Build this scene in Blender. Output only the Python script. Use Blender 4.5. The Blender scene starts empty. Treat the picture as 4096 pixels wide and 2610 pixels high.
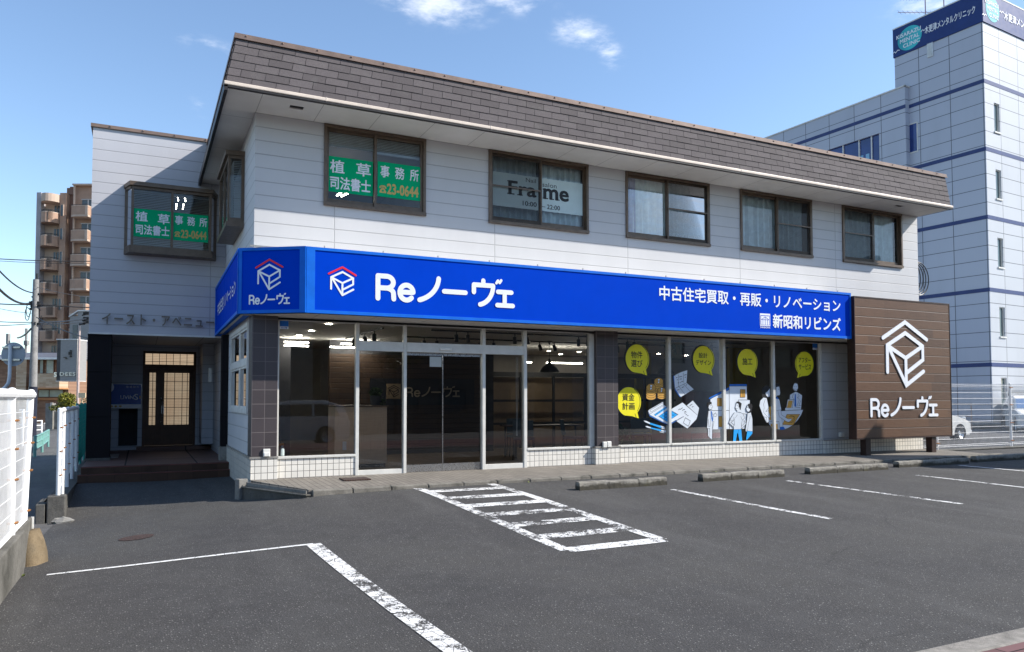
import bpy, bmesh, math, random
from mathutils import Vector, Matrix
random.seed(7)
R = math.radians
sc = bpy.context.scene
col = sc.collection

# ------------------------------------------------------------------ camera
FPX, YAW, PIT, ROLL, CYP = 3028.64, .455278, .039546, -.00129, 1476.93
CAM = Vector((-1.63, -13.0, 1.31))
cd = bpy.data.cameras.new("camera"); cam = bpy.data.objects.new("camera", cd); col.objects.link(cam)
cam.location = CAM
cam.rotation_euler = (Matrix.Rotation(-YAW, 3, 'Z') @ Matrix.Rotation(math.pi/2 + PIT, 3, 'X') @ Matrix.Rotation(ROLL, 3, 'Z')).to_euler()
cd.sensor_width = 36; cd.lens = FPX/4096*36; cd.shift_y = (CYP-1305)/4096
cd.clip_start = .1; cd.clip_end = 2000
sc.camera = cam

CLOUDS = [(19.47, 28.32, 3.2, 1.3, 1.25), (25.84, 28.57, 2.2, 1.0, 1.0), (31.56, 26.04, 1.7, 0.9, 1.0), (33.56, 24.81, 0.9, 1.0, 0.8), (3.91, 23.82, 1.9, 0.5, 0.55), (3.27, 20.03, 0.6, 0.7, 0.45), (56.09, 24.69, 2.6, 1.6, 0.8), (143.3, 13.18, 3.5, 2.2, 1.2), (134.61, 11.45, 3.5, 2.0, 1.1), (135.62, 12.74, 4, 2, 1.0), (132.93, 11.15, 4, 2, 1.0)]
# ------------------------------------------------------------------ world, sun, exposure
SUN_TO = Vector((2.0, -1.0, 1.70)).normalized()          # towards the sun
sun_el = math.asin(SUN_TO.z); sun_az = math.atan2(SUN_TO.x, SUN_TO.y)
W = bpy.data.worlds.new("World"); sc.world = W; W.use_nodes = True
nt = W.node_tree; N = nt.nodes; Lk = nt.links; N.clear()
sky = N.new('ShaderNodeTexSky'); sky.sky_type = 'NISHITA'; sky.sun_disc = False
sky.sun_elevation = sun_el; sky.sun_rotation = sun_az
sky.air_density = 1.0; sky.dust_density = .35; sky.ozone_density = 1.2
bg = N.new('ShaderNodeBackground'); out = N.new('ShaderNodeOutputWorld')
bg.inputs['Strength'].default_value = .115
tc = N.new('ShaderNodeTexCoord')
def wmath(op, a, b=None, clamp=False):
    n = N.new('ShaderNodeMath'); n.operation = op; n.use_clamp = clamp
    for i, v in enumerate((a, b)):
        if v is None: continue
        if isinstance(v, (int, float)): n.inputs[i].default_value = v
        else: Lk.new(v, n.inputs[i])
    return n.outputs[0]
sep = N.new('ShaderNodeSeparateXYZ'); Lk.new(tc.outputs['Generated'], sep.inputs[0])
zc = wmath('MAXIMUM', sep.outputs['Z'], .04)
u = wmath('DIVIDE', sep.outputs['X'], zc); v = wmath('DIVIDE', sep.outputs['Y'], zc)
cmb = N.new('ShaderNodeCombineXYZ'); Lk.new(u, cmb.inputs[0]); Lk.new(v, cmb.inputs[1])
def cnoise(scale, detail, off, rough=.55):
    mp = N.new('ShaderNodeMapping'); mp.inputs['Location'].default_value = off; Lk.new(cmb.outputs[0], mp.inputs[0])
    t = N.new('ShaderNodeTexNoise'); t.inputs['Scale'].default_value = scale; t.inputs['Detail'].default_value = detail
    t.inputs['Roughness'].default_value = rough; Lk.new(mp.outputs[0], t.inputs['Vector']); return t.outputs['Fac']
# a few fair-weather clouds, each at its own bearing and height: (azimuth from +Y towards +X, elevation, half width, half height, strength) in degrees
fine = cnoise(11., 8, (0.3, 5.2, 0), .6); mid_ = cnoise(1.1, 4, (2.3, 1.2, 0), .5)
lon = wmath('ARCTAN2', sep.outputs['X'], sep.outputs['Y']); lat = wmath('ARCSINE', sep.outputs['Z'])
wob = wmath('ADD', wmath('MULTIPLY', fine, 3.0), wmath('MULTIPLY', mid_, .7))
total = None
for az, el, wx, wy, st in CLOUDS:
    wx *= 1.3; wy *= 1.3
    dx = wmath('DIVIDE', wmath('SUBTRACT', lon, R(az)), R(wx)); dy = wmath('DIVIDE', wmath('SUBTRACT', lat, R(el)), R(wy))
    dx = wmath('ADD', dx, wmath('MULTIPLY', dy, .45))
    d2 = wmath('ADD', wmath('MULTIPLY', dx, dx), wmath('MULTIPLY', dy, dy))
    g_ = wmath('MULTIPLY', wmath('EXPONENT', wmath('MULTIPLY', d2, -1.)), st)
    total = g_ if total is None else wmath('MAXIMUM', total, g_)
cover = wmath('ADD', wmath('MULTIPLY', total, .9), wmath('MULTIPLY', wmath('SUBTRACT', fine, .5), 3.0))
cover = wmath('MULTIPLY', cover, wmath('MULTIPLY', total, 1.6, True))
mr = N.new('ShaderNodeMapRange'); mr.interpolation_type = 'SMOOTHSTEP'; Lk.new(cover, mr.inputs[0])
mr.inputs[1].default_value = .05; mr.inputs[2].default_value = 1.7; mr.inputs[3].default_value = 0; mr.inputs[4].default_value = .85
mixc = N.new('ShaderNodeMix'); mixc.data_type = 'RGBA'
Lk.new(mr.outputs[0], mixc.inputs['Factor']); tint = N.new('ShaderNodeMix'); tint.data_type = 'RGBA'; tint.blend_type = 'MULTIPLY'; tint.inputs[0].default_value = 1
tint.inputs[7].default_value = (.95, 1.01, 1.06, 1); Lk.new(sky.outputs[0], tint.inputs[6]); Lk.new(tint.outputs[2], mixc.inputs[6]); mixc.inputs[7].default_value = (5.6, 5.9, 6.5, 1)
Lk.new(mixc.outputs[2], bg.inputs['Color']); Lk.new(bg.outputs[0], out.inputs[0])
sd = bpy.data.lights.new("sun", 'SUN'); sd.energy = 3.9; sd.angle = R(.5); sd.color = (1, .95, .87)
so = bpy.data.objects.new("sun", sd); col.objects.link(so); so.rotation_euler = SUN_TO.to_track_quat('Z', 'Y').to_euler()
so.location = (30, -20, 40)
sc.view_settings.view_transform = 'Standard'; sc.view_settings.look = 'None'
sc.view_settings.exposure = .95; sc.view_settings.gamma = 1
sc.cycles.max_bounces = 8; sc.cycles.transparent_max_bounces = 16; sc.cycles.caustics_reflective = False; sc.cycles.caustics_refractive = False
sc.cycles.sample_clamp_indirect = 4

# ------------------------------------------------------------------ helpers
def at(px, py, x=None, y=None, z=None, d=None):
    """the point on one picture ray that lies on a plane, or at a distance d along the view axis"""
    f = Vector(((px-2048)/FPX, (CYP-py)/FPX, -1.0)); w = cam.rotation_euler.to_matrix() @ f
    if d is not None: return CAM + w*d
    for i, c in enumerate((x, y, z)):
        if c is not None: return CAM + w*((c-CAM[i])/w[i])

PM = {}
def tag(o, label=None, cat=None, group=None, kind=None):
    for k, v in (('label', label), ('category', cat), ('group', group), ('kind', kind)):
        if v: o[k] = v
    return o
def thing(name, label, cat, loc=(0,0,0), rz=0, group=None):
    o = bpy.data.objects.new(name, None); col.objects.link(o); o.empty_display_size = .2
    o.location = loc; o.rotation_euler = (0,0,rz)
    PM[o] = Matrix.Translation(loc) @ Matrix.Rotation(rz, 4, 'Z')
    return tag(o, label, cat, group)

class MB:
    def __init__(s): s.v = []; s.f = []; s.m = []; s.xf = None
    def add(s, vs, fs, mi=0):
        b = len(s.v)
        for p in vs:
            p = Vector(p); s.v.append(s.xf @ p if s.xf else p)
        for f in fs: s.f.append([b+i for i in f]); s.m.append(mi)
        return s
    def box(s, x0, x1, y0, y1, z0, z1, mi=0):
        return s.add([(x0,y0,z0),(x1,y0,z0),(x1,y1,z0),(x0,y1,z0),(x0,y0,z1),(x1,y0,z1),(x1,y1,z1),(x0,y1,z1)],
                     [(0,3,2,1),(4,5,6,7),(0,1,5,4),(1,2,6,5),(2,3,7,6),(3,0,4,7)], mi)
    def quad(s, a, b, c, d, mi=0): return s.add([a,b,c,d], [(0,1,2,3)], mi)
    def poly(s, pts, mi=0): return s.add(pts, [tuple(range(len(pts)))], mi)
    def prism(s, pts, ext, mi=0, cap=True):
        n = len(pts); ext = Vector(ext); vs = [Vector(p) for p in pts]; vs += [p+ext for p in vs]
        fs = [(i, (i+1) % n, n+(i+1) % n, n+i) for i in range(n)]
        if cap: fs += [tuple(reversed(range(n))), tuple(range(n, 2*n))]
        return s.add(vs, fs, mi)
    def bar(s, a, b, w, h=None, mi=0):
        a, b = Vector(a), Vector(b); h = h or w; d = (b-a).normalized()
        q = Vector((0,0,1)) if abs(d.z) < .9 else Vector((1,0,0))
        u = d.cross(q).normalized()*w/2; v = u.cross(d).normalized()*h/2
        vs = [a-u-v, a+u-v, a+u+v, a-u+v, b-u-v, b+u-v, b+u+v, b-u+v]
        return s.add(vs, [(0,3,2,1),(4,5,6,7),(0,1,5,4),(1,2,6,5),(2,3,7,6),(3,0,4,7)], mi)
    def tube(s, pts, r, n=8, mi=0, cap=True):
        pts = [Vector(p) for p in pts]; rs = r if isinstance(r, (list, tuple)) else [r]*len(pts); vs = []
        pu = None
        for i, p in enumerate(pts):
            d = (pts[min(i+1, len(pts)-1)]-pts[max(i-1, 0)]).normalized()
            if pu is None:
                q = Vector((0,0,1)) if abs(d.z) < .9 else Vector((1,0,0)); u = d.cross(q).normalized()
            else: u = (pu-d*pu.dot(d)).normalized()
            pu = u; w = d.cross(u)
            for k in range(n):
                a = 2*math.pi*k/n; vs.append(p+(u*math.cos(a)+w*math.sin(a))*rs[i])
        fs = []
        for i in range(len(pts)-1):
            for k in range(n): fs.append((i*n+k, i*n+(k+1) % n, (i+1)*n+(k+1) % n, (i+1)*n+k))
        if cap: fs += [tuple(reversed(range(n))), tuple(range((len(pts)-1)*n, len(pts)*n))]
        return s.add(vs, fs, mi)
    def lathe(s, prof, c=(0,0,0), n=16, mi=0, axis='z'):
        c = Vector(c); vs = []; m = len(prof)
        for k in range(n):
            a = 2*math.pi*k/n
            for r, h in prof:
                p = (r*math.cos(a), r*math.sin(a), h)
                if axis == 'y': p = (p[0], h, p[1])
                if axis == 'x': p = (h, p[0], p[1])
                vs.append(c+Vector(p))
        fs = [(k*m+i, ((k+1) % n)*m+i, ((k+1) % n)*m+i+1, k*m+i+1) for k in range(n) for i in range(m-1)]
        return s.add(vs, fs, mi)
    def ball(s, c, r, n=8, sz=1, mi=0):
        return s.lathe([(r*math.sin(math.pi*i/n)+1e-5, -r*sz*math.cos(math.pi*i/n)) for i in range(n+1)], c, n*2, mi)
    def build(s, name, mats, parent=None, smooth=False, bevel=0, world=True, angle=40, rot=None):
        me = bpy.data.meshes.new(name); vs = s.v
        if parent is not None and world:
            inv = PM.get(parent, Matrix()).inverted(); vs = [inv @ Vector(p) for p in vs]
        me.from_pydata([tuple(p) for p in vs], [], s.f)
        if not isinstance(mats, (list, tuple)): mats = [mats]
        for m in mats: me.materials.append(m)
        me.polygons.foreach_set('material_index', s.m)
        bm = bmesh.new(); bm.from_mesh(me); bmesh.ops.recalc_face_normals(bm, faces=bm.faces); bm.to_mesh(me); bm.free()
        if smooth:
            me.shade_smooth(); me.set_sharp_from_angle(angle=R(angle))
        me.update()
        o = bpy.data.objects.new(name, me); col.objects.link(o)
        if parent is not None: o.parent = parent; PM[o] = PM.get(parent, Matrix())
        if bevel:
            b = o.modifiers.new('b', 'BEVEL'); b.width = bevel; b.segments = 2; b.limit_method = 'ANGLE'; b.angle_limit = R(40)
        return o

# ------------------------------------------------------------------ materials
class NB:
    def __init__(s, name):
        s.mt = bpy.data.materials.new(name); s.mt.use_nodes = True; s.nt = s.mt.node_tree; s.N = s.nt.nodes; s.L = s.nt.links
        s.b = s.N['Principled BSDF']; s.o = s.N['Material Output']; s._tc = None
    def tc(s, k='Object'):
        if s._tc is None: s._tc = s.N.new('ShaderNodeTexCoord')
        return s._tc.outputs[k]
    def xyz(s):
        n = s.N.new('ShaderNodeSeparateXYZ'); s.L.new(s.tc(), n.inputs[0]); return n.outputs
    def math(s, op, a, b=None, c=None, clamp=False):
        n = s.N.new('ShaderNodeMath'); n.operation = op; n.use_clamp = clamp
        for i, v in enumerate((a, b, c)):
            if v is None: continue
            if isinstance(v, (int, float)): n.inputs[i].default_value = v
            else: s.L.new(v, n.inputs[i])
        return n.outputs[0]
    def noise(s, scale, detail=4, rough=.55, vec=None, sc3=None):
        n = s.N.new('ShaderNodeTexNoise'); n.inputs['Scale'].default_value = scale; n.inputs['Detail'].default_value = detail
        n.inputs['Roughness'].default_value = rough
        v = vec or s.tc()
        if sc3:
            m = s.N.new('ShaderNodeMapping'); m.inputs['Scale'].default_value = sc3; s.L.new(v, m.inputs[0]); v = m.outputs[0]
        s.L.new(v, n.inputs['Vector']); return n.outputs['Fac']
    def ramp(s, fac, lo, hi, a=0., b=1., smooth=True):
        n = s.N.new('ShaderNodeMapRange'); n.interpolation_type = 'SMOOTHSTEP' if smooth else 'LINEAR'
        s.L.new(fac, n.inputs[0])
        for i, v in enumerate((lo, hi, a, b)): n.inputs[i+1].default_value = v
        return n.outputs[0]
    def mix(s, fac, a, b, mode='MIX'):
        n = s.N.new('ShaderNodeMix'); n.data_type = 'RGBA'; n.blend_type = mode
        for i, v in ((0, fac), (6, a), (7, b)):
            if isinstance(v, (int, float)): n.inputs[i].default_value = v
            elif isinstance(v, tuple): n.inputs[i].default_value = v if len(v) == 4 else (*v, 1)
            else: s.L.new(v, n.inputs[i])
        return n.outputs[2]
    def line(s, c, period, width, off=0.):
        """1 on lines of that width repeating along coordinate c"""
        q = s.math('FRACT', s.math('DIVIDE', s.math('SUBTRACT', c, off), period))
        d = s.math('MINIMUM', q, s.math('SUBTRACT', 1., q))
        return s.ramp(d, width/period*.5, width/period*.9, 1., 0.)
    def cell(s, c, period, off=0.):
        return s.math('FLOOR', s.math('DIVIDE', s.math('SUBTRACT', c, off), period))
    def rnd(s, *cs):
        c = s.N.new('ShaderNodeCombineXYZ')
        for i, q in enumerate(cs): s.L.new(q, c.inputs[i])
        w = s.N.new('ShaderNodeTexWhiteNoise'); w.noise_dimensions = '3D'; s.L.new(c.outputs[0], w.inputs[0]); return w.outputs[0]
    def set(s, **k):
        for n, v in k.items():
            n = {'col': 'Base Color', 'rough': 'Roughness', 'metal': 'Metallic', 'spec': 'Specular IOR Level', 'coat': 'Coat Weight'}.get(n, n)
            i = s.b.inputs[n]
            if isinstance(v, (int, float)): i.default_value = v
            elif isinstance(v, tuple): i.default_value = v if len(v) == 4 else (*v, 1)
            else: s.L.new(v, i)
        return s
    def bump(s, h, strength=.3, dist=.01):
        n = s.N.new('ShaderNodeBump'); n.inputs['Strength'].default_value = strength; n.inputs['Distance'].default_value = dist
        s.L.new(h, n.inputs['Height']); s.L.new(n.outputs[0], s.b.inputs['Normal']); return s

def M(name, c, rough=.6, var=.15, scale=6, metal=0, spec=.4, bump=0, fine=0, coat=0):
    """plain paint, metal, cloth or plastic with an uneven, slightly soiled surface"""
    n = NB(name); f = n.noise(scale, 5, .6)
    lo = tuple(x*(1-var) for x in c); hi = tuple(min(1, x*(1+var)) for x in c)
    k = n.mix(n.ramp(f, .3, .7), lo, hi)
    n.set(col=k, metal=metal, spec=spec, coat=coat, rough=n.ramp(n.noise(scale*2.3, 3), .2, .8, max(.02, rough-.07), min(1, rough+.07)))
    if bump: n.bump(n.noise(fine or scale*12, 4), bump, .01)
    return n.mt

def siding(name, c, along, off, h=.2287, z0=6.07):
    n = NB(name); X, Y, Z = n.xyz(); a = X if along == 'x' else Y
    zl = n.line(Z, h, .012, z0); al = n.line(a, 3.05, .012, off)
    ln = n.math('MAXIMUM', zl, al)
    soil = n.noise(1.3, 6, .6, sc3=(1, 1, .25)); g = n.noise(60, 3)
    row = n.rnd(n.cell(Z, h, z0), n.cell(a, 3.05, off))
    k = n.mix(n.ramp(soil, .3, .75), tuple(x*.93 for x in c), c)
    k = n.mix(n.math('MULTIPLY', row, .10), k, tuple(x*.80 for x in c))
    k = n.mix(n.math('MULTIPLY', n.ramp(g, .45, .8), .12), k, tuple(x*.7 for x in c))
    k = n.mix(n.math('MULTIPLY', ln, .42), k, tuple(x*.25 for x in c))
    hgt = n.math('SUBTRACT', n.math('MULTIPLY', g, .12), n.math('MULTIPLY', ln, 1.))
    return n.set(col=k, rough=.55, spec=.35).bump(hgt, .5, .006).mt

def gridmat(name, c, grout, axes, rough=.35, jw=.006, var=.06, soil=.2, spec=.5):
    """tiles on one or two coordinates: axes = [(coord index, period, offset), ...]"""
    n = NB(name); q = n.xyz(); ln = None; cells = []
    for i, p, o in axes:
        l = n.line(q[i], p, jw, o); ln = l if ln is None else n.math('MAXIMUM', ln, l); cells.append(n.cell(q[i], p, o))
    r = n.rnd(*cells); s_ = n.noise(2.2, 6, .62)
    k = n.mix(r, tuple(x*(1-var) for x in c), tuple(min(1, x*(1+var)) for x in c))
    k = n.mix(n.math('MULTIPLY', n.ramp(s_, .45, .8), soil), k, tuple(x*.55 for x in c))
    k = n.mix(ln, k, grout)
    n.set(col=k, rough=n.math('ADD', n.math('MULTIPLY', ln, .4), rough), spec=spec)
    return n.bump(n.math('SUBTRACT', 1., ln), .6, .003).mt

def asphalt(name, base=.05, warm=1.0, specks=1.0):
    n = NB(name)
    big = n.noise(.35, 5, .6); mid = n.noise(3.5, 5, .65); fine = n.noise(90, 3, .7)
    v = n.N.new('ShaderNodeTexVoronoi'); v.inputs['Scale'].default_value = 62; n.L.new(n.tc(), v.inputs['Vector'])
    v2 = n.N.new('ShaderNodeTexVoronoi'); v2.inputs['Scale'].default_value = 150; n.L.new(n.tc(), v2.inputs['Vector'])
    sr = n.N.new('ShaderNodeSeparateColor'); n.L.new(v.outputs['Color'], sr.inputs[0])
    sr2 = n.N.new('ShaderNodeSeparateColor'); n.L.new(v2.outputs['Color'], sr2.inputs[0])
    b = base
    k = n.mix(n.ramp(big, .3, .72), (b*.80, b*.745, b*.735), (b*1.27, b*1.19, b*1.13*warm))
    k = n.mix(n.math('MULTIPLY', n.ramp(mid, .3, .75), .45), k, (b*1.5, b*1.46, b*1.42))
    k = n.mix(n.math('MULTIPLY', n.ramp(fine, .3, .7), .55), k, (b*.45, b*.45, b*.47))
    trk = n.noise(.9, 5, .6, sc3=(1.6, .22, 1)); k = n.mix(n.math('MULTIPLY', n.ramp(trk, .5, .72), .38), k, (b*1.75, b*1.7, b*1.62))
    sp_ = n.noise(1.7, 4, .5); k = n.mix(n.math('MULTIPLY', n.ramp(sp_, .62, .74), .35), k, (b*.5, b*.5, b*.5))
    st = n.math('MULTIPLY', n.ramp(v.outputs['Distance'], .22, .34, 1, 0), n.ramp(sr.outputs[0], .80, .9))
    st2 = n.math('MULTIPLY', n.ramp(v2.outputs['Distance'], .25, .4, 1, 0), n.ramp(sr2.outputs[1], .6, .8))
    k = n.mix(n.math('MULTIPLY', st, .6*specks), k, (b*7, b*6.8, b*6.4))
    k = n.mix(n.math('MULTIPLY', st2, .5*specks), k, (b*4.2, b*4, b*3.8))
    v3 = n.N.new('ShaderNodeTexVoronoi'); v3.feature = 'DISTANCE_TO_EDGE'; v3.inputs['Scale'].default_value = .21
    wv = n.N.new('ShaderNodeVectorMath'); wv.operation = 'ADD'; wn = n.N.new('ShaderNodeTexNoise'); wn.inputs['Scale'].default_value = .8; wn.inputs['Detail'].default_value = 5
    n.L.new(n.tc(), wn.inputs['Vector']); n.L.new(n.tc(), wv.inputs[0]); n.L.new(wn.outputs['Color'], wv.inputs[1]); n.L.new(wv.outputs[0], v3.inputs['Vector'])
    crk = n.math('MULTIPLY', n.ramp(v3.outputs['Distance'], .0012, .0035, 1, 0), n.ramp(n.noise(.5, 2), .45, .6))
    k = n.mix(n.math('MULTIPLY', crk, .3), k, (b*.3, b*.3, b*.3))
    h = n.math('ADD', n.math('MULTIPLY', v.outputs['Distance'], -.6), n.math('MULTIPLY', fine, .8))
    return n.set(col=k, rough=.88, spec=.3).bump(h, .7, .008).mt

def worn_paint(name, keep=.45, under=.05):
    """road paint worn through in patches: holes let the asphalt below show"""
    n = NB(name)
    a = n.noise(7, 6, .72); b2 = n.noise(46, 5, .75); c = n.noise(1.1, 3)
    f = n.math('ADD', n.math('ADD', n.math('MULTIPLY', a, .5), n.math('MULTIPLY', b2, .38)), n.math('MULTIPLY', c, .24))
    v = n.N.new('ShaderNodeTexVoronoi'); v.feature = 'DISTANCE_TO_EDGE'; v.inputs['Scale'].default_value = 9
    n.L.new(n.tc(), v.inputs['Vector'])
    crack = n.ramp(v.outputs['Distance'], .01, .035, 1, 0)
    cov = n.math('SUBTRACT', n.ramp(f, keep-.02, keep+.05), n.math('MULTIPLY', crack, .7), clamp=True)
    k = n.mix(n.ramp(b2, .3, .7), (.60, .59, .57), (.80, .79, .77))
    n.set(col=k, rough=.7)
    t = n.N.new('ShaderNodeBsdfTransparent'); m = n.N.new('ShaderNodeMixShader')
    n.L.new(cov, m.inputs[0]); n.L.new(t.outputs[0], m.inputs[1]); n.L.new(n.b.outputs[0], m.inputs[2]); n.L.new(m.outputs[0], n.o.inputs[0])
    return n.mt

def glassmat(name, tint=(.8, .82, .84), refl=1.7, wav=.0015, rough=0.0, tilt=0):
    n = NB(name); n.N.remove(n.b)
    t = n.N.new('ShaderNodeBsdfTransparent'); t.inputs[0].default_value = (*tint, 1)
    g = n.N.new('ShaderNodeBsdfGlossy'); g.inputs['Roughness'].default_value = rough; g.inputs[0].default_value = (.95, .97, 1, 1)
    fr = n.N.new('ShaderNodeFresnel'); fr.inputs[0].default_value = 1.5
    f = n.math('MULTIPLY', fr.outputs[0], refl, clamp=True)
    bp = n.N.new('ShaderNodeBump'); bp.inputs['Strength'].default_value = .25; bp.inputs['Distance'].default_value = wav
    n.L.new(n.noise(1.2, 2), bp.inputs['Height']); n.L.new(bp.outputs[0], g.inputs['Normal'])
    m = n.N.new('ShaderNodeMixShader'); n.L.new(f, m.inputs[0]); n.L.new(t.outputs[0], m.inputs[1]); n.L.new(g.outputs[0], m.inputs[2])
    n.L.new(m.outputs[0], n.o.inputs[0]); return n.mt

def sheer(name, c, alpha, fold=0):
    """net curtain or insect screen: partly see-through cloth"""
    n = NB(name); n.set(col=n.mix(n.noise(14, 3), tuple(x*.85 for x in c), c), rough=.9, spec=.1)
    n.b.inputs['Alpha'].default_value = alpha; return n.mt

def emis(name, c, s):
    n = NB(name); n.N.remove(n.b); e = n.N.new('ShaderNodeEmission'); e.inputs[0].default_value = (*c, 1); e.inputs[1].default_value = s
    n.L.new(e.outputs[0], n.o.inputs[0]); return n.mt

def woodboard(name, a, b, plank, z0, rough=.45):
    """horizontal planks, each with its own tone and grain, grooves between"""
    n = NB(name); X, Y, Z = n.xyz(); cz = n.cell(Z, plank, z0); gl = n.line(Z, plank, .012, z0)
    cx = n.cell(n.math('ADD', X, n.math('MULTIPLY', n.rnd(cz), 1.7)), .92)
    r = n.rnd(cz, cx)
    cm = n.N.new('ShaderNodeCombineXYZ'); n.L.new(n.math('MULTIPLY', X, 2.5), cm.inputs[0]); n.L.new(n.math('ADD', n.math('MULTIPLY', Z, 60.), n.math('MULTIPLY', r, 40.)), cm.inputs[2]); n.L.new(r, cm.inputs[1])
    g = n.N.new('ShaderNodeTexNoise'); g.inputs['Scale'].default_value = 1.5; g.inputs['Detail'].default_value = 6; g.inputs['Roughness'].default_value = .65; n.L.new(cm.outputs[0], g.inputs['Vector'])
    cross = n.noise(9, 3, .6, sc3=(4, 1, .35))
    k = n.mix(n.ramp(g.outputs['Fac'], .25, .75), a, b)
    k = n.mix(n.math('MULTIPLY', r, .6), k, (b[0]*1.5, b[1]*1.38, b[2]*1.1))
    k = n.mix(n.math('MULTIPLY', n.ramp(cross, .5, .8), .35), k, tuple(x*.6 for x in a))
    k = n.mix(n.math('MULTIPLY', gl, .75), k, (.012, .007, .006))
    n.set(col=k, rough=rough, spec=.35)
    return n.bump(n.math('SUBTRACT', n.math('MULTIPLY', g.outputs['Fac'], .25), gl), .5, .006).mt

def shinglemat(name, c):
    n = NB(name)
    gi = n.N.new('ShaderNodeNewGeometry'); r = gi.outputs['Random Per Island']
    f = n.noise(50, 5, .7); s_ = n.noise(5, 5, .6)
    k = n.mix(r, tuple(x*.82 for x in c), tuple(x*1.15 for x in c))
    k = n.mix(n.math('MULTIPLY', n.ramp(f, .3, .7), .5), k, tuple(x*.62 for x in c))
    k = n.mix(n.math('MULTIPLY', n.ramp(s_, .5, .8), .35), k, (.16, .15, .14))
    return n.set(col=k, rough=.85, spec=.25).bump(f, .5, .006).mt

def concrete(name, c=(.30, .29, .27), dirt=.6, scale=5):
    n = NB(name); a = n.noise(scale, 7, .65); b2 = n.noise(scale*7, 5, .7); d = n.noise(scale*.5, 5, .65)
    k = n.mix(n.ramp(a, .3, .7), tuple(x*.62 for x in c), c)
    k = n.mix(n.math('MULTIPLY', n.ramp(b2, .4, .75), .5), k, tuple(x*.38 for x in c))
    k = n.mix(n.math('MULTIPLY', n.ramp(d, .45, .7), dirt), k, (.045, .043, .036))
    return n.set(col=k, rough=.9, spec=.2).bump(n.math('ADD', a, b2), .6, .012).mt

def brickmat(name, c1, c2, mortar, bw=.23, bh=.075, axis='x'):
    n = NB(name); X, Y, Z = n.xyz(); a = X if axis == 'x' else Y
    row = n.cell(Z, bh); ofs = n.math('MULTIPLY', n.math('MODULO', n.math('ABSOLUTE', row), 2.), bw/2)
    a2 = n.math('ADD', a, ofs); l = n.math('MAXIMUM', n.line(Z, bh, .010), n.line(a2, bw, .010))
    r = n.rnd(row, n.cell(a2, bw))
    k = n.mix(r, c1, c2); k = n.mix(n.math('MULTIPLY', l, .7), k, mortar)
    return n.set(col=k, rough=.8, spec=.25).mt

def leafmat(name, a, b):
    n = NB(name); gi = n.N.new('ShaderNodeNewGeometry')
    n.set(col=n.mix(gi.outputs['Random Per Island'], a, b), rough=.5, spec=.35); return n.mt

mt = {}
mt['white_metal'] = M('white_metal', (.62, .61, .57), .4, .06, 5)
mt['white_trim'] = M('white_trim', (.66, .65, .62), .5, .08, 3)
mt['soffit'] = M('soffit_board', (.66, .64, .61), .7, .06, 2)
mt['bronze'] = M('bronze_aluminium', (.125, .088, .062), .42, .15, 9, metal=.2)
mt['brown_door'] = M('brown_door', (.085, .042, .022), .45, .15, 6, metal=.1)
mt['cap_metal'] = M('brown_sheet_metal', (.21, .145, .115), .45, .14, 4, metal=.2)
mt['gutter'] = M('beige_gutter', (.66, .56, .47), .45, .08, 3)
mt['dark_metal'] = M('dark_fascia', (.02, .016, .016), .5, .2, 4)
mt['black'] = M('black_metal', (.012, .012, .013), .45, .2, 8)
mt['steel'] = M('brushed_steel', (.42, .42, .42), .3, .12, 20, metal=.9)
mt['dull_steel'] = M('dull_letter_steel', (.36, .34, .31), .42, .15, 12, metal=.5)
mt['letter_steel'] = M('weathered_letter_metal', (.15, .125, .10), .4, .3, 3, metal=.2)
mt['plastic_white'] = M('white_plastic', (.72, .71, .67), .45, .06, 12)
mt['sign_blue'] = M('sign_blue', (.0, .047, .50), .7, .03, 2, spec=.02)
mt['sign_frame'] = M('sign_frame_blue', (.004, .13, .60), .55, .08, 4, spec=.15)
mt['sign_white'] = M('sign_white', (.78, .80, .84), .45, .03, 3)
mt['sign_red'] = M('sign_red', (.72, .012, .03), .45, .05, 3)
mt['ink'] = M('sticker_black', (.008, .008, .010), .5, .1, 6)
mt['k'] = mt['ink']
mt['w'] = M('sticker_grey_white', (.66, .71, .77), .5, .04, 3)
mt['w2'] = M('sticker_light_grey', (.60, .65, .71), .5, .04, 3)
mt['o'] = M('sticker_ochre', (.62, .33, .06), .5, .06, 4)
mt['o2'] = M('sticker_amber', (.50, .26, .045), .5, .06, 4)
mt['b'] = M('sticker_cyan', (.012, .34, .80), .5, .05, 3)
mt['b2'] = M('sticker_blue', (.006, .13, .50), .5, .05, 3)
mt['yellow'] = M('sticker_yellow', (.80, .71, .012), .5, .04, 3)
mt['green'] = M('banner_green', (.002, .40, .165), .7, .05, 3, spec=.05)
mt['gold'] = M('banner_gold', (.58, .40, .12), .5, .05, 3)
mt['banner_pale'] = M('banner_pale', (.52, .63, .63), .6, .05, 3)
mt['glass'] = glassmat('window_glass', (.72, .74, .74), 1.7)
mt['glass_up'] = glassmat('upper_window_glass', (.86, .91, .91), 1.05)
mt['mirror_glass'] = M('blue_coated_glass', (.012, .035, .17), .08, .2, .8, spec=.7)
mt['glass_clear'] = glassmat('car_glass', (.30, .36, .36), 1.8)
mt['curtain'] = M('curtain_cloth', (.74, .80, .80), .9, .10, 8, spec=.1)
mt['curtain_warm'] = M('drape_cloth', (.42, .42, .56), .9, .14, 8, spec=.1)
mt['screen'] = sheer('insect_screen', (.05, .05, .05), .38)
mt['blind'] = M('blind_slats', (.62, .66, .68), .6, .08, 6)
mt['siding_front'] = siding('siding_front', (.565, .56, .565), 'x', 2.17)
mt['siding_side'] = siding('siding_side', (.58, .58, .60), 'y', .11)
mt['siding_wing'] = siding('siding_wing', (.50, .50, .53), 'x', -2.5)
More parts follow.
